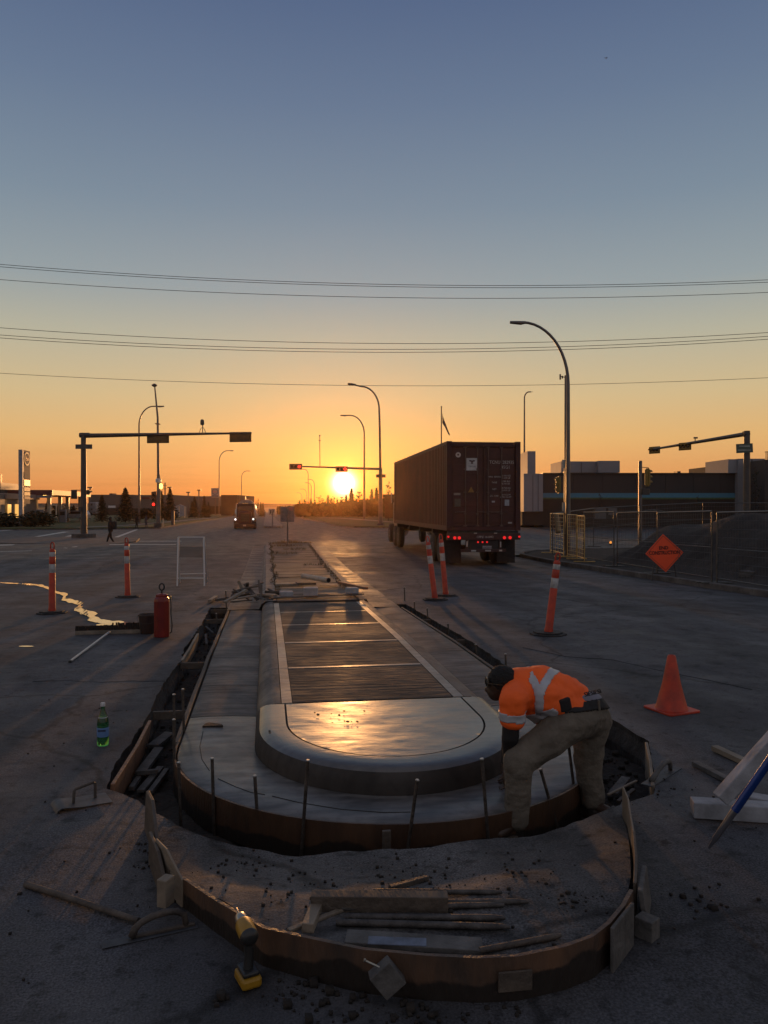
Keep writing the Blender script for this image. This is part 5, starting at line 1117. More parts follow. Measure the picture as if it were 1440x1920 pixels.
b = B(); b.box((CW / 2, CL / 2, Z0 + .09), (CW - .16, CL - .1, .10)); b.build('floor', CREDD, ct)
b = B(); b.box((CW / 2, CL - .05, (Z0 + Z1) / 2), (CW - .2, .05, Z1 - Z0 - .2)); b.build('front_wall', CRED, ct)
for x in (.05, CW - .05):
    b = B(); b.box((x, CL / 2, Z1 - .05), (.10, CL - .3, .10)); b.build('top_rail', CREDD, ct); b = B(); b.box((x, CL / 2, Z0 + .08), (.10, CL - .3, .16)); b.build('bottom_rail', CREDD, ct)
    for y in (.07, CL - .07):
        b = B(); b.box((x + (.02 if x < 1 else -.02), y, (Z0 + Z1) / 2), (.16, .15, Z1 - Z0 - .2)); b.build('corner_post', CREDD, ct)
        for z in (Z0 + .06, Z1 - .06): b = B(); b.box((x + (.03 if x < 1 else -.03), y, z), (.18, .178, .12)); b.build('corner_casting', CREDD, ct, bevel=.012)
for z, h in ((Z1 - .09, .14), (Z0 + .07, .13)): b = B(); b.box((CW / 2, .06, z), (CW - .36, .12, h)); b.build('door_header' if z > 2 else 'door_sill', CREDD, ct)
CHAR = M('container_char', (.40, .38, .36), .6); RODM = M('lock_rod', (.12, .075, .06), .45, .4)
for k in (0, 1):
    x0 = .145 + k * (CW / 2 - .14); w = CW / 2 - .155; b = B(); nseg = 5; hz_ = (Z1 - Z0 - .30)
    b.box((x0 + w / 2, .085, (Z0 + Z1) / 2), (w, .03, hz_))
    for i in range(nseg): b.box((x0 + w / 2, .067, Z0 + .16 + hz_ * (i + .5) / nseg), (w - .12, .022, hz_ / nseg * .62))
    dr_ = b.build('door', CRED, ct, bevel=.006)
    for xr in (w * .44, w * .82) if k == 0 else (w * .14, w * .56):
        X = x0 + xr; b = B(); b.tube([(X, .038, Z0 + .05), (X, .038, Z1 - .04)], .016, 8)
        for z in (Z0 + .14, Z1 - .16): b.box((X, .045, z), (.10, .035, .10))
        for z in (Z0 + .55, Z0 + 1.25, Z0 + 2.0): b.box((X, .05, z), (.075, .03, .05))
        b.build('lock_rod', RODM, dr_)
        b = B(); s_ = -1 if (xr < w * .5) == (k == 0) else 1
        b.bar((X, .02, Z0 + .62), (X + .34 * (-1 if xr > w * .5 else 1) * (1 if k else 1) * s_ * (1 if xr > w * .5 else -1) * -1, .018, Z0 + .60), .02, .03); b.build('handle', RODM, dr_)
    for z in (.35, 1.0, 1.7, 2.4): b = B(); b.box(((x0 - .01) if k == 0 else (x0 + w + .01), .06, Z0 + z), (.08, .05, .14)); b.build('hinge', CREDD, dr_)
fm = lambda x, z, y=.045: face_m((x, y, z), (0, -1, 0))
hp = lambda px, py: ((px - 838) / 141.5 * CW, Z1 - (py - 828) / 172 * (Z1 - Z0))
def dtext(s_, px, py, size, sx=1.): x, z = hp(px, py); return text(s_, size, CHAR, fm(x, z, .048), ct, 'lettering', ext=.001, sx=sx)
dtext('TCNU', 931, 868, .155, .85); dtext('282935', 957, 868, .155, .85); dtext('7', 973, 868, .155, .85); dtext('45G1', 952, 877.5, .15, .9)
for py, a, c in ((895, 'MAX. GROSS', '32.500 KG\n71.650 LB'), (906, 'TARE', '3.780 KG\n8.340 LB'), (919, 'NET', '28.720 KG\n63.310 LB'), (932, 'CU. CAP.', '76.4 CU.M\n2.700 CU.FT')):
    dtext(a, 930, py + 1, .075); dtext(c, 952, py + 1, .075)
x, z = hp(886.5, 872); b = B(); b.box((x, .040, z), (.37, .006, .40)); pl_ = b.build('placard', M('white_placard', (.42, .42, .42), .5), ct)
b = B(); m = fm(x, z + .08, .036)
b.add([m @ Vector((a, c, 0)) for a, c in ((-.095, .05), (-.03, .055), (0, .035), (.03, .055), (.095, .05), (.10, .02), (.06, .005), (.025, -.0), (.025, -.05), (.05, -.065), (-.05, -.065), (-.025, -.05), (-.025, 0), (-.06, .005), (-.10, .02))], [tuple(range(15))]); b.build('emblem', CREDD, pl_)
text('TRITON', .065, BLACKP, fm(x, z - .075, .036), pl_, ext=.0005)
x, z = hp(860, 854); b = B(); b.ring((x, .045, z), .085, .03, .006, 20, axis=(0, -1, 0)); b.build('round_decal', CHAR, ct)
x, z = hp(885, 921); b = B(); b.prism([(-.10, -.085), (.10, -.085), (0, .10)], 0, .003, fm(x, z, .045)); b.build('warning_triangle', M('warn_yellow', (.28, .15, .03), .5), ct)
for px, py, w, h, c in ((858, 929.5, .22, .07, (.22, .19, .17)), (859, 946, .20, .26, (.09, .07, .05)), (928, 944, .10, .055, (.35, .34, .36)), (954.5, 946, .15, .20, (.30, .31, .34)), (960.5, 985, .13, .05, (.35, .33, .33))):
    x, z = hp(px, py); b = B(); b.box((x, .046, z), (w, .005, h)); b.build('sticker', M('sticker_%d' % (px), c, .5, 0, .2, 20), ct)
# the trailer and tractor
tk = thing('semi_truck', 'semi truck seen from behind carrying the red container on a skeletal trailer', 'truck', (tp.x, tp.y, tp.z), ang)
TIRE = M('tyre_rubber', (.014, .013, .013), .8, 0, .3, 12, .2, 50); CHAS = M('chassis_black', (.022, .018, .016), .6, 0, .3, 5); CHROME = M('chrome', (.7, .68, .65), .12, 1)
for x in (.75, 1.69): b = B(); b.box((x, 6.3, 1.02), (.12, 12.4, .26)); b.build('frame_rail', CHAS, tk)
for y in (.12, 2.8, 5.4, 8, 11.6): b = B(); b.box((CW / 2, y, 1.07), (CW - .1, .16, .18)); b.build('bolster', CHAS, tk)
def wheel(parent, x, y, r=.51, w=.26, cx=1):
    b = B(); b.lathe((x - w / 2, y, r), [(r * .58, 0), (r * .9, .0), (r, .04), (r, w - .04), (r * .9, w), (r * .58, w)], 24, axis=(1, 0, 0)); ty = b.build('wheel', TIRE, parent, smooth=40)
    b = B(); b.lathe((x - w / 2 - .005, y, r), [(r * .2, .03), (r * .3, 0), (r * .58, .02), (r * .58, w - .02), (r * .3, w + .01)], 20, axis=(1, 0, 0)); b.build('rim', STEELD, ty, smooth=40)
for y in (1.35, 2.65):
    for x in (.15, .46, 1.98, 2.29): wheel(tk, x, y)
    b = B(); b.tube([(.2, y, .51), (2.24, y, .51)], .07, 8); b.build('axle', CHAS, tk)
b = B(); b.box((CW / 2, .02, .98), (CW, .10, .22)); b.box((CW / 2, .04, .52), (1.5, .08, .10)); b.box((.66, .05, .72), (.07, .07, .5)); b.box((1.78, .05, .72), (.07, .07, .5)); b.build('rear_bumper', M('bumper_red', (.05, .015, .012), .5), tk, bevel=.008)
b = B(); b.box((CW / 2, .06, .74), (1.0, .04, .44)); b.build('light_panel', CHAS, tk)
for px in (848.7, 865, 876 - 12): pass
for x, z, r in ((.04, .98, .035), (.25, .94, .052), (.40, .94, .052), (1.90, .94, .052), (2.09, .94, .052), (2.40, .97, .035), (1.02, .80, .03), (1.17, .80, .03), (1.32, .80, .03)):
    b = B(); b.lathe((x, -.035, z), [(r, 0), (r, .01), (r * .6, .018)], 14, axis=(0, -1, 0)); b.build('tail_light', LREDDIM, tk)
b = B(); b.box((CW / 2 + .03, -.045, 1.0), (.62, .012, .10)); b.build('number_strip', M('strip_red', (.05, .012, .01), .5), tk); text('CPPZ 161092', .10, CHAR, face_m((CW / 2 + .03, -.053, .965), (0, -1, 0)), tk, ext=.001)
b = B(); b.box((CW / 2 + .12, .025, .60), (.30, .012, .15)); lp_ = b.build('number_plate', M('plate_grey', (.24, .26, .30), .5), tk); text('6PN002', .09, BLACKP, face_m((CW / 2 + .12, .016, .595), (0, -1, 0)), lp_, ext=.0005)
for x, z, w, h, c in ((.93, 1.09, .1, .03, 0), (1.6, 1.09, .1, .03, 0), (.88, .52, .16, .05, 0), (1.36, .52, .18, .05, 0), (1.78, .52, .1, .05, 0), (.66, .74, .04, .18, 0), (1.78, .72, .04, .18, 0)):
    b = B(); b.box((x, -.012 if z < .9 else -.055, z), (w, .015, h)); b.build('reflector', CHAR, tk)
for x in (.28, 2.12): b = B(); b.box((x, .55, .48), (.62, .015, .80)); b.build('mud_flap', RUBBER, tk)
b = B(); b.box((1.50, 14.6, 2.2), (2.0, 2.6, 2.9)); cb = b.build('cab', M('cab_dark', (.03, .02, .02), .3, .2), tk, bevel=.12)
b = B(); b.box((1.50, 17.0, 1.6), (1.5, 2.4, 1.3)); b.build('hood', MATS['cab_dark'], tk, bevel=.15)
for x in (.33, 2.56): b = B(); b.tube([(x, 13.1, 1.0), (x, 13.1, 3.3)], .075, 10); b.build('exhaust_stack', CHROME, tk, smooth=50); b = B(); b.box((x + .0 if x < 1 else x + .12, 15.6, 2.4), (.08, .12, .55)); b.build('mirror', CHROME, tk, bevel=.02); b = B(); b.lathe((x + .3 if x < 1 else x - .28, 14.1, .75), [(.28, -.5), (.30, -.45), (.30, .45), (.28, .5)], 16, axis=(0, 1, 0)); b.build('fuel_tank', CHROME, tk, smooth=50)
for y in (12.2, 13.5, 17.4):
    for x in (.30 if y < 17 else .58, 2.29): wheel(tk, x, y)
# --- oncoming tanker truck
p = P(460, 991.5, None); dd = (HC - p.z) * FPX / 41.5; s1 = dd / FPX; tk = thing('oncoming_truck', 'dark red truck with lit headlights waiting across the crossing', 'truck', p, -YAW + R(9))
tk.rotation_euler = (0, 0, R(.3))
X = lambda px: (px - 461.5) * s1; Zt = lambda py: HC - (py - HZ) * s1 - p.z
TRED = M('truck_red', (.05, .012, .012), .35, .2, .2, 3)
def tbox(name, x0, x1, y0, y1, dp0, dp1, mat, bev=.05, parent=None):
    b = B(); b.box(((X(x0) + X(x1)) / 2, (dp0 + dp1) / 2, (Zt(y0) + Zt(y1)) / 2), (abs(X(x1) - X(x0)), dp1 - dp0, abs(Zt(y1) - Zt(y0)))); return b.build(name, mat, parent or tk, bevel=bev)
tbox('cab', 445, 477.5, 944, 975, .9, 3.2, TRED, .12); ws = tbox('windshield', 446.5, 475.5, 948, 957, .86, .93, M('dark_glass', (.02, .02, .025), .06, 0, .1), .01)
tbox('hood', 449, 473, 959, 984, -.5, 1.0, TRED, .15); g_ = tbox('grille', 453, 469.5, 963, 978, -.56, -.5, CHAS, .02)
for y in (966, 969, 972, 975): tbox('grille_bar', 453.5, 469, y, y + .7, -.59, -.56, STEELD, 0, g_)
tbox('bumper', 441, 481, 981, 989.5, -.7, -.3, M('bumper_dark', (.04, .018, .015), .4, .3), .08); tbox('fender', 440, 449.5, 970, 984, -.45, .7, TRED, .15); tbox('fender', 473, 482, 970, 984, -.45, .7, TRED, .15)
tbox('number_plate', 457.5, 463, 983.5, 986.5, -.73, -.7, M('pl2', (.25, .25, .25), .5), 0); tbox('roof_visor', 445, 477, 944, 947, .6, .9, TRED, .03)
for x, y in ((443.5, 973.8), (476.3, 973.3)): b = B(); b.lathe((X(x), -.46, Zt(y)), [(.085, 0), (.08, .03), (.03, .05)], 14, axis=(0, -1, 0)); b.build('headlight', LWHT, tk)
for x in (446.5, 457.5, 461.5, 465, 474.5): b = B(); b.box((X(x), .78, Zt(944.5)), (.14, .1, .07)); b.build('marker_light', AMBGLOW, tk)
for x in (444.5, 478): b = B(); b.tube([(X(x), 1.6, Zt(976)), (X(x), 1.6, Zt(944))], .07, 8); b.build('exhaust_stack', CHROME, tk); 
for x in (443, 480): b = B(); b.box((X(x), .8, Zt(960)), (.14, .1, .5)); b.build('mirror', CHROME, tk, bevel=.02)
b = B(); b.lathe((X(462), 3.4, Zt(954.5)), [(.6, 0), (.98, .1), (1.02, .3), (1.02, 8.5), (.6, 8.8)], 20, axis=(0, 1, 0)); b.build('tank', M('tank_metal', (.16, .17, .20), .35, .5), tk, smooth=50)
b = B(); zr = Zt(937); zb_ = Zt(944); pr_ = [(X(446), zb_), (X(453), zr), (X(470), zr), (X(477), zb_)]; b.add([(x, y, z) for y in (3.3, 12) for x, z in pr_], [(0, 1, 2, 3), (7, 6, 5, 4), (0, 4, 5, 1), (1, 5, 6, 2), (2, 6, 7, 3), (3, 7, 4, 0)]); b.build('tank_cover', MATS['tank_metal'], tk)
for y in (-.0, 3.6, 5.0):
    for x in (443.5, 479): wheel(tk, X(x), y, .5, .28)
# ============================================================ FENCE, SIGN, LOT
WIREM = M('fence_wire', (.10, .095, .09), .4, .7); SUNWIRE = M('fence_wire_sunlit', (.7, .48, .2), .32, .9)  # second wire is a lit copy: golden sunlight put into its colour
def fence_panel(a, c, h, label, group='temporary fence panels', nv=12, nh=5, mat=None, wr=.0035, hb=None):
    """a, c: ground points; posts and welded mesh"""
    mat = mat or WIREM; a = Vector(a); c = Vector(c); t = thing('fence_panel', label, 'fence panel', a, 0, group); u = c - a; z = Vector((0, 0, h))
    b = B(); r = .019; b.tube([Vector((0, 0, 0)), z], r, 8); b.tube([u, u + z], r, 8); b.tube([z, u + z], r, 8); b.tube([Vector((0, 0, .12)), u + Vector((0, 0, .12))], r * .8, 8); b.tube([z * .5, u + z * .5], r * .6, 6); b.build('frame', mat, t)
    b = B()
    for i in range(1, nv): q = u * (i / nv); b.tube([q + Vector((0, 0, .12)), q + z], wr, 4, cap=False)
    for i in range(1, nh): q = Vector((0, 0, .12 + (h - .12) * i / nh)); b.tube([q, u + q], wr, 4, cap=False)
    b.build('mesh_infill', mat, t)
    for q in (Vector((0, 0, 0)), u):
        pd = Vector((-u.y, u.x, 0)).normalized() * .35; b = B(); b.bar(q - pd + Vector((0, 0, .02)), q + pd + Vector((0, 0, .02)), .05, .03); b.build('foot', mat, t)
    return t
A0 = Vector((10.75, 25.1)); A1 = Vector((9.45, 12.6)); ul = (A1 - A0); labs_ = ['fence panel nearest the big street lamp on the kerb side', 'fence panel along the kerb just left of the orange diamond sign', 'fence panel along the kerb right of the orange diamond sign', 'fence panel nearest the camera at the right edge']
for i in range(4):
    a = A0 + ul * (i / 4 + .006); c = A0 + ul * ((i + 1) / 4 - .006); H_ = 1.66 - .03 * i
    fence_panel((a.x + .05 * (i % 2), a.y, gz(a.y) + .10), (c.x + .05 * (i % 2), c.y, gz(c.y) + .10), H_, labs_[i], nv=26, nh=8)
bq = [(1036, 30, 963), (1113, 35, 953), (1200, 38, 948), (1318, 41, 942.5), (1440, 43, 943), (1560, 45, 943)]
bl_lab = ['back fence panel next to the two pale notices', 'back fence panel behind the lattice hoop', 'back fence panel in front of the striped wall', 'back fence panel below the street sign', 'back fence panel at the right edge beyond the mound']
for i, ((x0, d0_, y0), (x1, d1_, y1)) in enumerate(zip(bq, bq[1:])):
    a = at(x0, y0, d0_); c = at(x1, y1, d1_); a.z -= 1.75; c.z -= 1.75; fence_panel(a, c, 1.75, bl_lab[i], nv=24, nh=8)
for x0, d0_, x1, d1_, yt, lb in ((1032, 30.5, 1057, 28.2, 963, 'leftmost golden lit panel of the corner bundle'), (1064, 27.8, 1082, 26.8, 965, 'golden lit panel in the middle of the corner bundle'), (1081, 26.9, 1096, 25.4, 967, 'golden lit panel at the right of the corner bundle')):
    a = at(x0, yt, d0_); c = at(x1, yt + 1, d1_); h = a.z - gz(a.y) - .12; a.z = gz(a.y) + .12; c.z = gz(c.y) + .12; fence_panel(a, c, h, lb, nv=5, nh=10, mat=SUNWIRE, wr=.008, group='bundle of panels at the fence corner')
p = at(1043.5, 964, 29.6); q = at(1047, 998, 29.3); b = B(); b.tube([p, q], .095, 14); tag(b.build('rolled_tarp', M('tan_tarp', (.35, .25, .14), .6), origin=q, smooth=50), 'pale rolled sleeve hanging upright on the corner fence', 'rolled tarp')
for x, y, w, h, lb in ((1124, 963, 21, 20, 'larger pale notice board on the back fence'), (1147, 959, 16, 13, 'smaller pale notice board on the back fence')):
    q = at(x, y, 35.3 if x < 1130 else 36); s1 = 35.5 / FPX; b = B(); b.box((0, 0, 0), (w * s1, .02, h * s1), rz=-YAW); o = b.build('notice_board', M('notice', (.13, .12, .12), .6, 0, .15, 9)); o.location = q - CF * .15; tag(o, lb, 'notice')
hp_ = [at(1196 + 58 * (1 - math.cos(a)) / 1.0 * .5 * 1.0, 968 - 12 * math.sin(a), 27) for a in [PI * i / 14 for i in range(15)]]
b = B(); b.tube(hp_, .022, 8); tag(b.build('pipe_hoop', GREYW, origin=hp_[0]), 'arched pale pipe lying on the mound behind the fence', 'pipe')
q = P(1222, 1090, None); q.z = gz(q.y); dd = (HC - q.z) * FPX / (1090 - HZ); t = thing('construction_sign', 'orange diamond END CONSTRUCTION sign leaning in front of the fence', 'construction sign', q); s1 = dd / FPX
L = lambda px, py, e=0.: at(px, py, dd + e) - q
b = B(); cc = L(1246, 1037); hw = 36 * s1; up_ = (UP * 1 + CF * .12).normalized(); m = face_m(cc, -CF + UP * .12, up=up_) @ Matrix.Rotation(R(2), 4, 'Z')
b.prism([(hw, 0), (0, hw), (-hw, 0), (0, -hw)], -.006, .0, m); pn = b.build('panel', M('orange_sign', (.85, .075, .012), .5, 0, .06), t, bevel=.003)
b = B()
for k in range(4):
    a = PI / 2 * k; c_ = PI / 2 * (k + 1); r_ = hw * .90; p0 = m @ Vector((r_ * math.cos(a), r_ * math.sin(a), .002)); p1 = m @ Vector((r_ * math.cos(c_), r_ * math.sin(c_), .002)); b.bar(p0, p1, .008, .003, up=m.to_3x3() @ Vector((0, 0, 1)))
b.build('border', BLACKP, pn)
text('END', .115, BLK, m @ Matrix.Translation((-.01, .125, .004)), pn, ext=.001, bold=.003); text('CONSTRUCTION', .125, BLK, m @ Matrix.Translation((.0, .005, .004)), pn, ext=.001, sx=.78, bold=.003)
for x0, y0, x1, y1 in ((1226, 1058, 1222, 1090), (1264, 1058, 1269, 1088)): b = B(); b.bar(L(x0, y0, .05), L(x1, y1, .05) if x0 > 1230 else Vector((0, 0, 0)), .02, .02); b.build('leg', POLED, t)
q = P(1410, 1100, None); q.z = gz(q.y) + .1; block('concrete_weight', (q.x + .35, q.y + .5, q.z + .1), (.5, .3, .22), 'grey concrete weight at the foot of the right fence panels', 'weight', GREYW, .2)
q = P(1080, 1020, None); q.z = zlot(q.x, q.y)
q = at(1145, 1019, 23.5); t = thing('warning_lamp', 'small orange lamp hanging on the fence left of the diamond sign', 'warning lamp', q); b = B(); b.lathe((0, 0, 0), [(.03, 0), (.035, .03), (.02, .07)], 10); b.build('lens', M('lamp_orange', (.8, .3, .03), .4, emit=(1, .35, .06), estr=1.0), t); b = B(); b.box((0, 0, -.03), (.06, .05, .05)); b.build('housing', BLACKP, t)
# ============================================================ BUILDINGS
def cbox(b, x0, x1, y0, y1, d, dep, rz=-YAW, base=None):
    """block whose near face spans these pixels at depth d, squared up to the rotation rz"""
    a = at(x0, y0, d); c = at(x1, y0, d); zt_ = a.z; zb_ = (HC - (y1 - HZ) * d / FPX) if base is None else base
    f = Vector((-math.sin(rz), math.cos(rz), 0)); m = (a + c) / 2 + f * dep / 2; w = (c - a).length
    b.box((m.x, m.y, (zt_ + zb_) / 2), (w, dep, zt_ - zb_), rz=rz); return m
WALLD = M('dark_cladding', (.028, .026, .028), .7, 0, .15, .3, .1, 3, world=True); WALLW = M('white_cladding', (.20, .205, .23), .6, 0, .08, .5, world=True); BLUE = M('blue_band', (.045, .17, .26), .5, 0, .05); GREEN = M('green_band', (.05, .09, .03), .5); WALLB = M('brick_dark', (.032, .023, .020), .8, 0, .2, 1, world=True)
def bpart(root, name, x0, x1, y0, y1, d, dep, mat, base=None, bev=0, parent=None):
    b = B(); cbox(b, x0, x1, y0, y1, d, dep, base=base); return b.build(name, mat, parent or root, world=True, bevel=bev)
bd = thing('commercial_building', 'long dark building with blue and green band and white roof boxes behind the fence', 'building', G(1200, 85))
bpart(bd, 'wall', 1018, 1386, 888, 924.5, 85, 30, WALLD); bpart(bd, 'lower_wall', 1018, 1386, 936, 990, 85, 30, WALLB); bpart(bd, 'blue_band', 1018, 1386, 924.5, 933, 84.95, 30, BLUE); bpart(bd, 'green_band', 1018, 1386, 933, 936, 84.93, 30, GREEN)
bpart(bd, 'roof_coping', 1018, 1386, 886.6, 888, 84.8, 30.4, BLACKP)
for x0, x1, y0, y1, d_ in ((1052, 1162, 865, 887, 95), (1122, 1162, 864, 887, 94), (1365, 1386, 861, 888, 84.5), (1384, 1434, 860, 975, 84.2), (989, 1004, 846, 960, 86), (982, 1018, 888, 959, 84.3)):
    bpart(bd, 'white_block', x0, x1, y0, y1, d_, 6, WALLW, base=None if y1 > 900 else (HC - (y1 - 1 - HZ) * d_ / FPX))
for x in (1075, 1130, 1190, 1248, 1300, 1350): bpart(bd, 'wall_joint', x, x + .25, 889, 924, 84.97, .1, GROOVE)
for x0, x1 in ((1060, 1064), (1270, 1276)): bpart(bd, 'roof_vent', x0, x1, 883.5, 888, 92, 1.2, POLED, base=3.6)
bpart(bd, 'service_door', 1230, 1236, 950, 985, 84.88, .3, CHAS)
for x in (999, 1009): bpart(bd, 'panel_joint', x, x + .35, 889, 958, 84.25, .1, GROOVE)
for x in (1090, 1410): bpart(bd, 'panel_joint', x, x + .35, 867 if x < 1200 else 861, 887 if x < 1200 else 970, 94.8 if x < 1200 else 84.1, .1, GROOVE)
bpart(bd, 'low_wall', 979, 1019, 960, 985, 84.6, 10, WALLB)
b2_ = thing('neighbour_building', 'dark building with roof frame cut off by the right edge', 'building', G(1450, 80)); bpart(b2_, 'wall', 1434, 1560, 862, 985, 80, 20, WALLD); bpart(b2_, 'lower_wall', 1434, 1560, 935, 985, 79.9, 1, WALLB)
for x in (1436, 1439): bpart(b2_, 'roof_frame', x, x + .7, 846, 862, 80, .1, POLED)
bpart(b2_, 'roof_frame', 1434, 1560, 847, 848, 80, .1, POLED)
bh = thing('house', 'brown house with a low roof just left of the container', 'house', G(730, 120)); bpart(bh, 'wall', 722, 790, 932, 972, 120, 10, M('brown_wall', (.05, .03, .02), .8)); bpart(bh, 'roof', 718, 795, 927, 932, 119.5, 12, M('roof_dark', (.04, .025, .02), .8)); bpart(bh, 'window', 727, 734, 940, 948, 119.9, .2, CHAS)
# warehouses on the left
WH1 = M('grey_wall', (.075, .07, .07), .7, 0, .1, .2, world=True); WH2 = M('blue_grey_wall', (.085, .10, .12), .6, 0, .1, .2, world=True)
bw = thing('warehouse', 'long flat grey warehouse behind the spruces', 'warehouse', G(230, 200)); bpart(bw, 'wall', 166, 250, 927.5, 968, 200, 30, WH1); bpart(bw, 'wall', 249.5, 327, 928, 968, 199, 30, M('grey_wall_pale', (.095, .09, .088), .7)); bpart(bw, 'roof_unit', 205, 211, 925, 928, 205, 3, POLED); bpart(bw, 'red_lettering_board', 266, 281, 932, 936, 198.8, .3, M('dull_red', (.10, .02, .015), .6)); bpart(bw, 'dock_opening', 203, 216, 948, 952, 198.6, .3, WHM); bpart(bw, 'lower_band', 166, 327, 953, 968, 198.5, .4, WALLB)
bw = thing('warehouse', 'blue grey warehouse right of the camera pole', 'warehouse', G(360, 230)); bpart(bw, 'wall', 322, 414, 931, 966, 230, 40, WH2); bpart(bw, 'roof_edge', 322, 414, 930.2, 931, 229.7, 40, M('roof_edge', (.3, .25, .2), .6)); bpart(bw, 'lower_band', 322, 414, 949, 966, 229.6, .4, WALLB)
for x in (346, 376): b = B(); b.lathe(at(x, 938, 229.3), [(.25, 0), (.25, .2)], 8, axis=-CF); b.build('wall_lamp', LWHT, bw, world=True)
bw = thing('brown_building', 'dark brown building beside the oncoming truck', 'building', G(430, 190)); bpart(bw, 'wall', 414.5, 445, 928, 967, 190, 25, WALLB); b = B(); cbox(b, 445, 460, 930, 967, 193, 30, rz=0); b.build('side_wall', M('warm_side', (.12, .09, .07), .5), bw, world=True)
# petrol station: buildings run along the road, their right faces graze the sun
FASC = M('fascia_cream', (.55, .42, .28), .5, 0, .05, 2, spec=.3); FASP = M('fascia_pink', (.35, .25, .22), .55, 0, .05, spec=.25); FRED = M('fascia_red', (.10, .015, .012), .4); STW = M('station_wall', (.10, .095, .10), .6, 0, .15, 1); WINO = M('window_lit', (.5, .3, .1), .2, emit=(1, .5, .12), estr=1.0)
def ybox(root, name, px, d0, d1, y0, y1, w, mat, bev=0, parent=None):
    """box whose +X face starts at pixel column px, depth d0 and runs along the road to depth d1"""
    a = at(px, y0, d0); zt_ = a.z; zb_ = HC - (y1 - HZ) * d0 / FPX; b = B(); ln = d1 - d0; b.box((a.x - w / 2, a.y + ln / 2, (zt_ + zb_) / 2), (w, ln, zt_ - zb_)); return b.build(name, mat, parent or root, world=True, bevel=bev)
gs = thing('petrol_station', 'petrol station shop with sunlit fascia at the left edge', 'petrol station', G(20, 95))
ybox(gs, 'upper_fascia', 1.4, 96, 104, 904.5, 917.5, 14, FASC); ybox(gs, 'lower_fascia', 12.5, 88, 101, 924.5, 935, 12, FASP); ybox(gs, 'wall', 10, 88.2, 101, 935, 986, 12, STW); ybox(gs, 'roof', 1, 96.2, 103.8, 917.5, 925, 13, WALLD)
for px, d_ in ((15.5, 89), (29.5, 92)):
    a = at(px, 944, d_); b = B(); b.box((a.x + .12, a.y, a.z - .9), (.08, 1.1, 1.6)); b.build('window', WINO, gs, world=True)
for px, d_ in ((47, 96), (60, 99)):
    a = at(px, 946, d_); b = B(); b.box((a.x + .12, a.y, a.z - .9), (.08, 1.0, 1.7)); b.build('window', M('dim_window', (.25, .22, .18), .2), gs, world=True)
ybox(gs, 'front_wall', -2, 86, 88, 925, 986, 12, WALLW); ybox(gs, 'chimney_sign', 1, 95, 95.6, 889, 905, 2, FRED)
gc = thing('fuel_canopy', 'open fuel canopy on pillars with orange lit fascia', 'canopy', G(110, 105))
ybox(gc, 'fascia', 98.6, 100, 122, 918.6, 928, 9.5, FASC); 
a = at(98.6, 919, 99.8); b = B(); b.box((a.x - 4.8, a.y, a.z - .33), (9.6, .3, .66)); b.build('front_fascia', FRED, gc, world=True); b = B(); b.box((a.x - 4.8, a.y + .05, a.z - .85), (9.4, .3, .3)); b.build('soffit_edge', WALLW, gc, world=True)
for px, d_ in ((104, 102), (124, 108), (137.5, 113), (160, 121)):
    g = G(px, d_); tz = at(px, 928, d_).z; b = B(); b.box((g.x - .8, g.y, (g.z + tz) / 2), (.45, .45, tz - g.z)); b.build('pillar', M('pillar_cream', (.5, .42, .34), .4), gc, world=True)
for px, d_ in ((101, 101), (115.5, 107)): b = B(); b.lathe(at(px, 929.5, d_) - CR * 1.2, [(.22, 0), (.22, .12)], 8); b.build('canopy_lamp', AMBGLOW, gc, world=True)
for px, d_, lb in ((80, 99, 'white fuel pump sign portal nearest the shop'),):
    pass
g = G(99, 97); t = thing('height_bar', 'pale square gate frame in front of the fuel canopy', 'gate frame', g); s1 = 97 / FPX
for x0, y0, x1, y1 in ((94, 970, 94, 946), (105.5, 970, 105.5, 946), (93.6, 946.5, 106, 946.5)): b = B(); b.bar(at(x0, y0, 97) - g, at(x1, y1, 97) - g, .13, .13, up=CF); b.build('bar', M('pillar_cream', (.5, .42, .34), .4), t)
for px, d_, w, lb in ((75, 98, 1.0, 'fuel pump beside the shop'), (86, 103, 1.0, 'fuel pump under the left of the canopy'), (118, 107, .9, 'fuel pump under the middle of the canopy')):
    g = G(px, d_); t = thing('fuel_pump', lb, 'fuel pump', g); b = B(); b.box((0, 0, .95), (w, .6, 1.9)); b.build('body', WALLW, t, bevel=.05); b = B(); b.box((0, -.32, 1.35), (w * .7, .04, .5)); b.build('screen', CHAS, t)
# pylon sign
g = G(42, 86); s1 = 86 / FPX; t = thing('pylon_sign', 'tall narrow petrol station price sign with a round emblem', 'pylon sign', g)
at0 = at(42.3, 843, 86) - g; Hh = at0.z; w = .42; ln = 2.9
b = B(); b.box((at0.x - w / 2, at0.y + .25, Hh / 2 + .3), (w, .5, Hh - .6)); b.build('front_edge', M('pale_metal', (.24, .25, .28), .5, .1), t)
b = B(); b.box((at0.x - w / 2 - .01, at0.y + ln / 2 + .25, Hh / 2 + 1.3), (w - .04, ln - .5, Hh - 2.6)); fc = b.build('sign_box', M('pylon_face', (.10, .10, .11), .65, spec=.2), t)
b = B(); b.box((at0.x - w / 2, at0.y + .4, .25), (.7, .9, .5)); b.build('footing', WALLW, t, bevel=.06)
xf = at0.x + .0; yc = at0.y + ln / 2 + .2
def pz(py): return (HZ - py) * 88 / FPX + HC - g.z
OV = Matrix.Translation((xf + .005, yc, pz(861))) @ Matrix(((0, 0, 1, 0), (1, 0, 0, 0), (0, 1, 0, 0), (0, 0, 0, 1)))
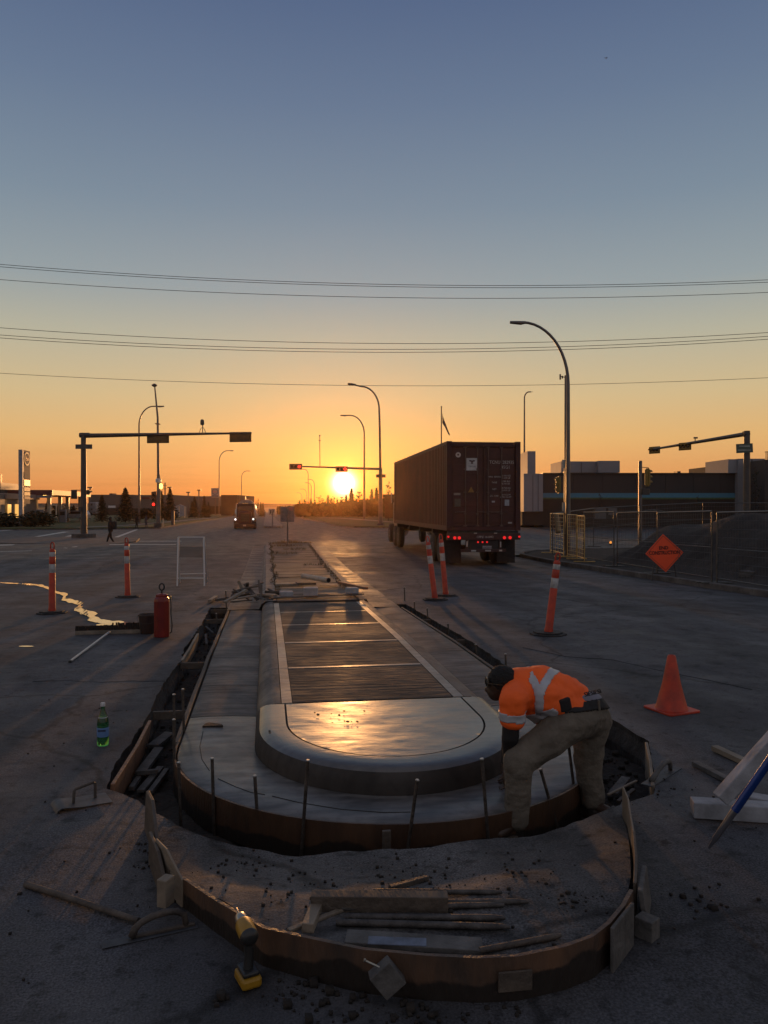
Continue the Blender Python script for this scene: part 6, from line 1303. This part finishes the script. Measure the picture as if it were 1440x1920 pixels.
b = B(); b.prism([(1.05 * math.cos(a), .78 * math.sin(a)) for a in [PI * i / 14 for i in range(28)]], 0, .02, OV); ov = b.build('oval', M('oval_cream', (.6, .45, .26), .5, spec=.4), t)
b = B(); b.prism([(.86 * math.cos(a), .60 * math.sin(a)) for a in [PI * i / 14 for i in range(28)]], .02, .026, OV); b.build('oval_field', MATS['pylon_face'], ov)
text('Esso', .62, M('esso_red', (.5, .04, .02), .4), OV @ Matrix.Translation((0, 0, .03)), ov, ext=.004)
for y0, y1, mt in ((886, 898, 'pylon_face'), (900, 911, 'pylon_dark'), (914, 921, 'oval_cream'), (923, 929, 'oval_cream'), (931, 936, 'fascia_pink')):
    if mt == 'pylon_dark': M(mt, (.07, .06, .05), .3)
    b = B(); b.box((xf + .012, yc, (pz(y0) + pz(y1)) / 2), (.03, ln - .75, pz(y0) - pz(y1))); b.build('price_panel', MATS[mt], t)
p = G(404, 200); t = thing('petrol_sign', 'small white petrol sign with an oval on a single post', 'petrol sign', p); s1 = 200 / FPX; L = lambda px, py: at(px, py, 200) - p
b = B(); b.box(L(403.5, 924), (14 * s1, .4, 17.5 * s1), rz=-YAW); b.build('sign_box', M('white_sign2', (.26, .27, .29), .5), t); b = B(); b.tube([Vector((0, 0, 0)), L(404, 930)], .16, 8); b.build('post', POLE, t)
b = B(); b.ring(L(403.5, 922) - CF * .22, .78, .62, .03, 24, axis=-CF, sx=1.0); o = b.build('oval', M('dull_blue', (.06, .08, .14), .5), t); text('Esso', .55, M('esso_red', (.5, .04, .02), .4), face_m(L(403.5, 922) - CF * .24, -CF), t)
b = B(); b.box(L(403.5, 930) - CF * .21, (12 * s1, .03, 2.2 * s1), rz=-YAW); b.build('lower_strip', MATS['dull_blue'], t)
p = G(425, 200); t = thing('road_sign', 'small sign post in front of the brown building', 'road sign', p); b = B(); b.tube([Vector((0, 0, 0)), at(420.5, 941, 200) - p], .1, 6); b.build('post', POLE, t); b = B(); b.box(at(420.5, 942.5, 200) - p, (1.0, .1, .6), rz=-YAW); b.build('sign_plate', WHM, t)
# lot lamps
for px, d_, yt, lb in ((169, 130, 914, 'lot lamp right of the big left mast'), (353, 150, 923, 'lot lamp in front of the blue grey warehouse'), (318, 150, 914, 'lot lamp behind the spruce by the camera pole'), (373, 160, 919, 'lot lamp among the small spruces')):
    p = G(px, d_); t = thing('lot_lamp', lb, 'lot lamp', p, 0, 'parking lot lamps'); tz = at(px, yt, d_) - p; b = B(); b.tube([Vector((0, 0, 0)), tz], .12, 8); b.build('pole', POLE, t); b = B(); b.box(tz, (.8, .35, .2)); b.build('lamp_head', POLED, t)
# utility pole with wires far behind
p = G(309.5, 260); t = thing('utility_pole', 'distant wooden utility pole above the warehouses', 'utility pole', p); L = lambda px, py: at(px, py, 260) - p
b = B(); b.tube([Vector((0, 0, 0)), L(309.5, 905)], .2, 8); b.build('pole', POLED, t); b = B(); b.bar(L(304, 910), L(313, 911), .15, .15); b.bar(L(305, 917), L(312, 916), .15, .15); b.build('crossarm', POLED, t)
# far parked vehicles and lot pieces
def car(px0, px1, ytop, ybase, d, label, mat, rz=None):
    s1 = d / FPX; c0 = at((px0 + px1) / 2, ybase, d); t = thing('parked_car', label, 'car', (c0.x, c0.y, c0.z), -YAW if rz is None else rz); w = (px1 - px0) * s1; h = (ybase - ytop) * s1
    pr = [(-.5, .22), (-.5, .50), (-.46, .58), (-.24, .64), (-.10, .98), (.02, 1.0), (.40, 1.0), (.48, .70), (.5, .60), (.5, .22)]
    b = B(); m_ = Matrix(((1, 0, 0, 0), (0, 0, -1, 0), (0, 1, 0, 0), (0, 0, 0, 1))); b.prism([(x * w, z * h) for x, z in pr], -.9, .9, m_); b.build('body', mat, t, bevel=.06)
    b = B(); b.prism([(x * w, z * h) for x, z in ((-.2, .66), (-.09, .93), (.38, .93), (.44, .68))], .905, .93, m_); b.build('side_window', M('dark_glass', (.02, .02, .025), .06), t)
    for x in (-.33, .32): b = B(); b.lathe((x * w, -.93, h * .2), [(h * .2, 0), (h * .2, .25)], 14, axis=(0, 1, 0)); wv = b.build('wheel', TIRE, t)
car(118, 166, 957.5, 975.5, 112, 'white sport utility car parked in front of the canopy', M('car_white', (.28, .28, .30), .3, .1))
p = G(173, 120); p.z = at(173, 964, 120).z; t = thing('box_trailer', 'small white box trailer with two dark marks by the spruces', 'trailer', p); s1 = 120 / FPX; L = lambda px, py: at(px, py, 120) - p
b = B(); b.box(L(173.5, 952.5) + CF, (14 * s1, 2, 22 * s1), rz=-YAW); b.build('box', M('trailer_white', (.24, .25, .28), .5), t, bevel=.2)
for y in (946, 955): b = B(); b.box(L(172.5, y) - CF * .02, (.3, .06, .3), rz=.6); b.build('mark', BLACKP, t)
b = B(); b.tube([L(168, 963), L(168, 963) + CF * .3], .35, 10); b.build('wheel', TIRE, t)
for x, y0, y1, lb in ((336, 949, 969, 'left pale marker post by the footpath'), (346.5, 950, 970, 'right pale marker post by the footpath')):
    p = at(x, y1, 140); b = B(); b.tube([p, at(x, y0, 140)], .09, 8); tag(b.build('marker_post', M('marker', (.5, .42, .3), .4), origin=p), lb, 'post')
p = at(338, 968, 150); t = thing('shed', 'small white shed behind the marker posts', 'shed', p); b = B(); b.box((0, 0, .9), (1.9, 1.8, 1.8), rz=-YAW); b.build('wall', MATS['trailer_white'], t); b = B(); b.prism([(-1.1, 1.8), (1.1, 1.8), (0, 2.3)], -1, 1, Matrix(((1, 0, 0, 0), (0, 0, -1, 0), (0, 1, 0, 0), (0, 0, 0, 1)))); b.build('roof', MATS['trailer_white'], t)
t = thing('utility_box', 'small grey service box on the left lawn', 'utility box', G(324, 92)); b = B(); b.box((0, 0, .9), (.35, .35, 1.8)); b.build('cabinet', STEELD, t, bevel=.03)
p = G(306, 83); b = B(); b.tube([p, p + Vector((0, 0, 1.0))], .07, 8); tag(b.build('marker_post', MATS['marker'], origin=p), 'short pale post beside the foot of the camera pole', 'post')
# ============================================================ PLANTS
LEAF = M('spruce_needles', (.018, .022, .012), .9, 0, .4, 1.5, world=True); LEAF2 = M('shrub_leaves', (.024, .028, .012), .9, 0, .4, 1.5, world=True); BARK = M('bark', (.03, .022, .018), .9)
def spruce(seed, h=1., w=.5, dense=1.):
    rnd = random.Random(seed); b = B(); tiers = 17
    for k in range(tiers):
        z = .06 + .92 * k / tiers; r = w * .5 * (1 - z) ** .85 * (1 + .15 * rnd.uniform(-1, 1)); nb = int((14 - 7 * z) * dense)
        for j in range(nb):
            a = 2 * PI * (j + rnd.random()) / nb; L_ = r * rnd.uniform(.75, 1.12); e = Vector((math.cos(a) * L_, math.sin(a) * L_, z - .02 - .05 * rnd.random())); s_ = Vector((0, 0, z + .02))
            for q in range(6):
                u = (q + .6) / 6; c = s_.lerp(e, u) + Vector((0, 0, -.012 * u)); sz = .018 + .022 * rnd.random() * (1.2 - u); n1 = Vector((rnd.uniform(-1, 1), rnd.uniform(-1, 1), rnd.uniform(-1, .4))).normalized() * sz; n2 = Vector((rnd.uniform(-1, 1), rnd.uniform(-1, 1), rnd.uniform(-.8, .4))).normalized() * sz
                b.add([c - n1, c + n2, c + n1 * 1.3, c - n2], [(0, 1, 2, 3)])
    b.add([Vector((rnd.uniform(-.004, .004), rnd.uniform(-.004, .004), .99)), Vector((.006, 0, .9)), Vector((-.006, 0, .9))], [(0, 1, 2)])
    tb = B(); tb.tube([(0, 0, -.02), (0, 0, .5), (0, 0, 1.0)], [.016, .010, .002], 7); return b, tb
def poplar(seed, w=.2, gaps=.5):
    rnd = random.Random(seed); b = B(); tb = B(); tb.tube([(0, 0, -.02), (.01, 0, .5), (0, 0, .97)], [.014, .009, .002], 6)
    for k in range(26):
        z = .12 + .84 * rnd.random(); a = rnd.random() * 2 * PI; L_ = w * .5 * (1.15 - z) * rnd.uniform(.5, 1.3); s_ = Vector((0, 0, z)); e = s_ + Vector((math.cos(a) * L_, math.sin(a) * L_, L_ * .9)); tb.tube([s_, e], [.004, .0015], 4)
        for q in range(int(16 * gaps)):
            c = s_.lerp(e, rnd.uniform(.3, 1.1)) + Vector((rnd.gauss(0, .014), rnd.gauss(0, .014), rnd.gauss(0, .018))); sz = .012 + .012 * rnd.random(); n1 = Vector((rnd.uniform(-1, 1), rnd.uniform(-1, 1), rnd.uniform(-1, 1))).normalized() * sz; n2 = n1.cross(Vector((rnd.uniform(-1, 1), rnd.uniform(-1, 1), rnd.uniform(-1, 1)))).normalized() * sz * .8
            b.add([c - n1, c + n2, c + n1, c - n2], [(0, 1, 2, 3)])
    return b, tb
def bush(seed, n=700):
    rnd = random.Random(seed); b = B(); tb = B()
    for k in range(6): a = rnd.random() * 6.28; tb.tube([(0, 0, 0), (math.cos(a) * .25, math.sin(a) * .25, .6)], [.02, .008], 5)
    lob = [(rnd.uniform(-.3, .3), rnd.uniform(-.3, .3), rnd.uniform(.3, .68), rnd.uniform(.22, .34)) for _ in range(9)]
    for k in range(n):
        x, y, z, r = rnd.choice(lob); v = Vector((rnd.gauss(0, 1), rnd.gauss(0, 1), rnd.gauss(0, 1))).normalized() * r * rnd.uniform(.7, 1.05); c = Vector((x, y, z)) + v
        if c.z < .02: c.z = .02 + abs(c.z)
        sz = .03 + .03 * rnd.random(); n1 = Vector((rnd.uniform(-1, 1), rnd.uniform(-1, 1), rnd.uniform(-1, 1))).normalized() * sz; n2 = n1.cross(Vector((rnd.uniform(-1, 1), rnd.uniform(-1, 1), rnd.uniform(-1, 1)))).normalized() * sz
        b.add([c - n1, c + n2, c + n1, c - n2], [(0, 1, 2, 3)])
    return b, tb
PROTO = {}
def plant(kind, px, d, ytop, ybase, w, label, name, cat, group, mat=LEAF):
    b0 = at(px, ybase, d) if ybase else G(px, d); h = at(px, ytop, d).z - b0.z
    if kind not in PROTO:
        cr_, tk_ = {'s1': lambda: spruce(1, w=.62, dense=1.4), 's2': lambda: spruce(2, w=.5, dense=1.2), 'p1': lambda: poplar(3, .3, 1.2), 'p2': lambda: poplar(4, .22, 1.6), 'p3': lambda: poplar(6, .5, .5), 'b1': lambda: bush(7), 'b2': lambda: bush(8)}[kind]()
        me = []
        for b, nm in ((cr_, 'crown'), (tk_, 'trunk')):
            m_ = bpy.data.meshes.new(nm); m_.from_pydata([tuple(v) for v in b.v], [], b.f); m_.materials.append(mat if nm == 'crown' else BARK); me.append(m_)
        PROTO[kind] = me
    t = thing(name, label, cat, b0, (px * 1.7) % 6.28, group); sc_ = (w / 1.0, w / 1.0, h)
    for m_ in PROTO[kind]:
        o = bpy.data.objects.new(m_.name, m_); COL.objects.link(o); o.parent = t; o.scale = (h * w, h * w, h)
GT = 'spruces beyond the left lawn'
for px, d, yt, yb, w, k, lb in ((235, 98, 912, 978, 1.35, 's1', 'largest spruce left of the first street lamp'), (191, 105, 926, 978, 1.2, 's1', 'broad spruce beside the white box trailer'), (319, 100, 913, 975, 1.0, 's1', 'spruce just right of the camera pole'), (303, 108, 918, 975, .9, 's2', 'spruce half hidden by the camera pole'),
                               (365, 130, 929, 970, 1.2, 's2', 'small spruce left of the lot lamp pair'), (383, 135, 928, 970, 1.0, 's2', 'slim small spruce in the middle of the row'), (391, 140, 940, 970, 1.0, 's2', 'shortest small spruce before the petrol sign'), (360, 133, 938, 970, 1.1, 's2', 'low spruce left of the slim ones'), (89, 108, 938, 972, 1.2, 's1', 'dark spruce in front of the fuel canopy'), (138, 112, 946, 972, 1.3, 's1', 'dark spruce under the canopy behind the white car')):
    plant(k, px, d, yt, yb, w, lb, 'spruce_tree', 'spruce', GT)
for px, d, yt, yb, w, k, lb in ((18, 84, 958, 990, 1.9, 'b1', 'dark bush left of the pylon sign'), (2, 83, 959, 990, 1.9, 'b2', 'dark bush cut by the left edge'), (64, 84, 954, 989, 1.9, 'b1', 'large dark bush right of the pylon sign'), (50, 85, 960, 988, 1.5, 'b2', 'bush at the foot of the pylon sign'), (80, 85, 960, 988, 1.3, 'b2', 'smaller bush at the right end of the pylon bushes'),
                               (276, 104, 950, 975, 2.1, 'b1', 'rounded shrub under the red warehouse lettering'), (312, 102, 954, 975, 2.0, 'b2', 'low shrub right of the camera pole'), (262, 104, 955, 975, 1.8, 'b2', 'low shrub behind the first street lamp'), (122, 118, 946, 972, 2.2, 'b2', 'reddish dark shrub behind the white car')):
    plant(k, px, d, yt, yb, w, lb, 'bush', 'bush', 'bushes on the left lawn', LEAF2)
rnd = random.Random(21); lbs = []
TL = [(480, 150, 938, 'p2'), (484, 155, 934, 'p2'), (489, 165, 940, 's2'), (493, 175, 941, 's2')]
for i, (px, d, yt, k) in enumerate(TL): plant(k, px, d, yt, 968, .5 if k[0] == 'p' else .9, ('first', 'second', 'third', 'fourth')[i] + ' dark tree from the oncoming truck beside its tank', 'roadside_tree', 'tree', 'trees beside the oncoming truck')
TR = [(562, 938), (568, 941), (571, 936), (578, 940), (583, 933), (590, 937), (599, 930), (605, 936), (610, 940), (615, 927), (621, 934), (627, 931), (633, 936), (641, 931), (649, 926), (659, 913), (668, 936), (674, 921), (689, 934), (697, 915), (706, 912), (720, 931), (728, 926), (733, 935)]
for i, (px, yt) in enumerate(TR):
    k = 's2' if px in (649, 659, 697, 706, 615, 583) else ('p3' if i % 5 == 1 else 'p1' if i % 2 else 'p2')
    ref = 'left of the mast arm signal' if px < 600 else 'below and left of the sun' if px < 640 else 'directly below the sun' if px < 680 else 'between the two lamp poles right of the sun' if px < 712 else 'beside the container'
    plant(k, px, 150 + (i * 37) % 60, yt, 967, 1.0 if k == 's2' and px in (649, 697, 706) else 1.2 if k == 's2' else 1.7, f'thin backlit tree {ref}, {["tall", "short", "middling", "ragged", "slender", "sparse", "crooked"][i % 7]} crown', 'backlit_tree', 'tree', 'backlit trees along the far road')
plant('p3', 1417, 60, 878, 972, .6, 'bare young tree before the white wall at the right', 'young_tree', 'tree', None); plant('p3', 1124, 60, 924, 960, .8, 'thin sapling before the dark striped wall', 'young_tree', 'tree', None)
plant('p3', 1308, 62, 930, 962, .8, 'small sapling near the right end of the blue band', 'young_tree', 'tree', None); plant('p3', 728, 112, 905, 975, .8, 'bare tree left of the container near the brown house', 'young_tree', 'tree', None)
# hedge mass below the sun and along the far left: one far-off wood
b = B(); rnd = random.Random(33)
for i in range(9000):
    if rnd.random() < .75: px = rnd.uniform(556, 760); yt = 947 - 9 * S((px - 590) / 120) - 3 * N3(px * .09, 3) ; d = rnd.uniform(165, 200)
    else: px = rnd.uniform(520, 600); yt = 951 - 5 * S((px - 535) / 40); d = rnd.uniform(220, 300)
    p = G(px, d, .1); top = at(px, yt, d).z; p.z = p.z + (top - p.z) * rnd.random() ** .8; sz = rnd.uniform(.25, .6)
    n1 = Vector((rnd.uniform(-1, 1), rnd.uniform(-1, 1), rnd.uniform(-1, 1))).normalized() * sz; n2 = n1.cross(Vector((rnd.uniform(-1, 1), rnd.uniform(-1, 1), rnd.uniform(-1, 1)))).normalized() * sz
    b.add([p - n1, p + n2, p + n1, p - n2], [(0, 1, 2, 3)])
o = b.build('distant_wood', LEAF2); tag(o, 'backlit hedge and wood along the far road below the sun', 'wood', None, 'stuff')
# weeds on the old island
def tufts(name, spots, label):
    b = B(); rnd = random.Random(9)
    for x, y, r, n, h in spots:
        for i in range(n):
            a = rnd.random() * 6.28; q = r * math.sqrt(rnd.random()); px_, py_ = x + math.cos(a) * q, y + math.sin(a) * q; z = gz(py_) + .13; hh = h * rnd.uniform(.4, 1.1); lx, ly = rnd.uniform(-.6, .6) * hh, rnd.uniform(-.6, .6) * hh
            w = .006 + .004 * rnd.random(); b.add([(px_ - w, py_, z), (px_ + w, py_, z), (px_ + lx + w * .2, py_ + ly, z + hh)], [(0, 1, 2)])
    o = b.build(name, M('dry_weed', (.14, .10, .05), .9, 0, .4, 3)); tag(o, label, 'weeds', None, 'stuff')
sp_ = [(.18 + .05 * math.sin(i), 14.8 + i * .62, .07, 14, .07) for i in range(38)] + [(re(14.5 + i * .9) - .78, 14.5 + i * .9, .08, 14, .07) for i in range(26)] + [(1.1, 39.2, .6, 160, .22), (.5, 38.5, .5, 90, .15), (1.8, 38.8, .5, 90, .15), (.6, 30, .6, 90, .14), (1.2, 33, .5, 70, .14), (1.5, 24, .4, 50, .1), (.9, 36, .7, 120, .15)]
tufts('weeds', sp_, 'dry weeds growing in the joints of the old island')
# ============================================================ PEOPLE FAR OFF, FLAG, WIRES, BIRD
def walker(px, yh, yf, d, label, cloth, stride=.3, pack=False, face=1):
    p = at(px, yf, d); s_ = (yf - yh) * d / FPX / 1.75; t = thing('person', label, 'person', p, -YAW); V = lambda x, y, z: Vector((x * face, y, z)) * s_
    HF = [[(V(.12 * 1, .02, .80), .045 * s_), (V(.14, .02, .74), .028 * s_)], [(V(-.16, -.05, .82), .045 * s_), (V(-.17, -.05, .76), .028 * s_)]]
    organic('body', [[(V(0, 0, .92), .13 * s_), (V(0, 0, 1.15), .13 * s_), (V(0, 0, 1.40), .12 * s_), (V(0, 0, 1.5), .055 * s_), (V(.01, 0, 1.62), .085 * s_), (V(.02, 0, 1.66), .09 * s_)], [(V(.0, .16, 1.40), .055 * s_), (V(-.05, .2, 1.12), .045 * s_), (V(.10, .18, .92), .035 * s_), (V(.14, .17, .84), .04 * s_)],
                     [(V(.0, -.16, 1.40), .055 * s_), (V(-.08, -.2, 1.12), .045 * s_), (V(-.10, -.2, .9), .035 * s_), (V(-.08, -.2, .80), .04 * s_)], [(V(0, .08, .92), .095 * s_), (V(stride * .55, .08, .50), .065 * s_), (V(stride * .9, .08, .08), .045 * s_), (V(stride * .9 + .16, .08, .04), .04 * s_)],
                     [(V(0, -.08, .92), .095 * s_), (V(-stride * .2, -.08, .50), .065 * s_), (V(-stride, -.08, .10), .045 * s_), (V(-stride + .14, -.08, .04), .04 * s_)]], cloth, t, .022 * s_, 2)
    organic('hair', [], BLK, t, .02 * s_, 1, ell=[(V(.0, 0, 1.70), .09 * s_, (1, .95, .9), None)])
    organic('jacket', [[(V(0, 0, .95), .15 * s_), (V(0, 0, 1.2), .16 * s_), (V(0, 0, 1.40), .14 * s_)], [(V(0, .15, 1.40), .075 * s_), (V(-.05, .2, 1.12), .062 * s_)], [(V(0, -.15, 1.40), .075 * s_), (V(-.08, -.2, 1.12), .062 * s_)]], cloth, t, .022 * s_, 2)
    if pack: b = B(); b.box(V(-.24, 0, 1.25), (.24 * s_, .34 * s_, .48 * s_)); b.build('backpack', BLK, t, bevel=.06 * s_)
walker(207, 969.5, 1023, 47, 'dark pedestrian with a backpack walking by the left mast', M('dark_clothes', (.012, .010, .011), .9), .3, True, -1)
walker(256, 964, 992, 82, 'pedestrian in black waiting at the far left kerb', MATS['dark_clothes'], .12)
walker(274, 966, 992, 82.5, 'pedestrian in a blue grey top at the far left kerb', M('blue_clothes', (.04, .05, .075), .9), .14)
p = G(827.5, 70); p.z = -.6; t = thing('flagpole', 'thin flagpole rising behind the container with a limp flag', 'flagpole', p); L = lambda px, py: at(px, py, 70) - p
b = B(); b.tube([Vector((0, 0, 0)), L(827.5, 763)], [.08, .05], 8); b.build('pole', POLED, t); b = B(); b.lathe(L(827.5, 764), [(.03, 0), (.08, .05), (.03, .12)], 8); b.build('finial', POLED, t)
b = B(); ft, fbm = [], []
for i in range(9):
    u = i / 8; ft.append(L(829.5 + 14 * u ** 1.2, 774 + 40 * u ** .9) + CF * .12 * math.sin(u * 9)); fbm.append(L(829.5 + 13 * u ** 1.3, 793 + 24 * u ** 1.3) + CF * .15 * math.sin(u * 8 + 1))
vs = [v for pr_ in zip(ft, fbm) for v in pr_]; vs2 = [v + CF * .02 for v in vs]; b.add(vs + vs2, [(2 * i, 2 * i + 1, 2 * i + 3, 2 * i + 2) for i in range(8)] + [(18 + 2 * i, 18 + 2 * i + 2, 18 + 2 * i + 3, 18 + 2 * i + 1) for i in range(8)]); b.build('flag', M('flag_cloth', (.07, .05, .06), .8), t)
WIRE = M('cable', (.02, .02, .022), .6)
def wire(y0, ym, y1, d0, label, group, r=.016):
    pts = []
    a, m_, c = at(0, y0, d0), at(720, ym, d0), at(1440, y1, d0)
    for i in range(-8, 41):
        u = i / 16 ; x = 720 * u; l0 = (u - 1) * (u - 2) / 2; l1 = -u * (u - 2); l2 = u * (u - 1) / 2
        pts.append(at(x, y0 * l0 + ym * l1 + y1 * l2, d0))
    b = B(); b.tube(pts, r, 5, cap=False); tag(b.build('overhead_wire', WIRE), label, 'overhead wire', group)
for y0, ym, y1, lb, g_ in ((496.5, 534, 525.5, 'topmost of the overhead wires', 'upper overhead wires'), (501, 538, 530, 'overhead wire just below the topmost', 'upper overhead wires'), (525, 558.5, 549, 'lowest wire of the upper bundle', 'upper overhead wires'),
                       (615, 644.5, 624, 'topmost wire of the middle bundle', 'middle overhead wires'), (628.5, 655.5, 631, 'middle wire of the middle bundle', 'middle overhead wires'), (634, 661, 636.5, 'lowest wire of the middle bundle', 'middle overhead wires'), (700, 723.5, 708.5, 'single lowest overhead wire crossing behind the big lamp', None)):
    wire(y0, ym, y1, 42 if y0 < 690 else 60, lb, g_, .015 if y0 < 690 else .017)
p = at(1134, 112, 60); b = B(); b.add([p, p + CR * .16 + UP * .10, p + CR * .08 - UP * .03 + CF * .05, p - CR * .14 + UP * .07, p - CR * .07 - UP * .04 - CF * .04, p + UP * .03 + CF * .12, p - UP * .05 - CF * .1], [(0, 1, 2), (0, 4, 3), (0, 2, 6), (0, 6, 4), (0, 5, 1), (0, 3, 5), (2, 1, 5), (3, 4, 5), (2, 5, 6), (4, 6, 5)]); tag(b.build('bird', BLK, origin=p), 'tiny dark bird high in the sky', 'bird')

# ============================================================ HAZE
b = B(); b.box((60, 190, 14), (520, 480, 34)); hz = b.build('haze', M('haze_air', (1, 1, 1)))
nt = MATS['haze_air'].node_tree; nt.nodes.remove(nt.nodes['Principled BSDF']); pv = nt.nodes.new('ShaderNodeVolumePrincipled')
pv.inputs['Color'].default_value = (1, .60, .30, 1); pv.inputs['Density'].default_value = .00015; pv.inputs['Anisotropy'].default_value = .90
nt.links.new(pv.outputs[0], nt.nodes['Material Output'].inputs['Volume']); tag(hz, None, None, None, 'stuff')
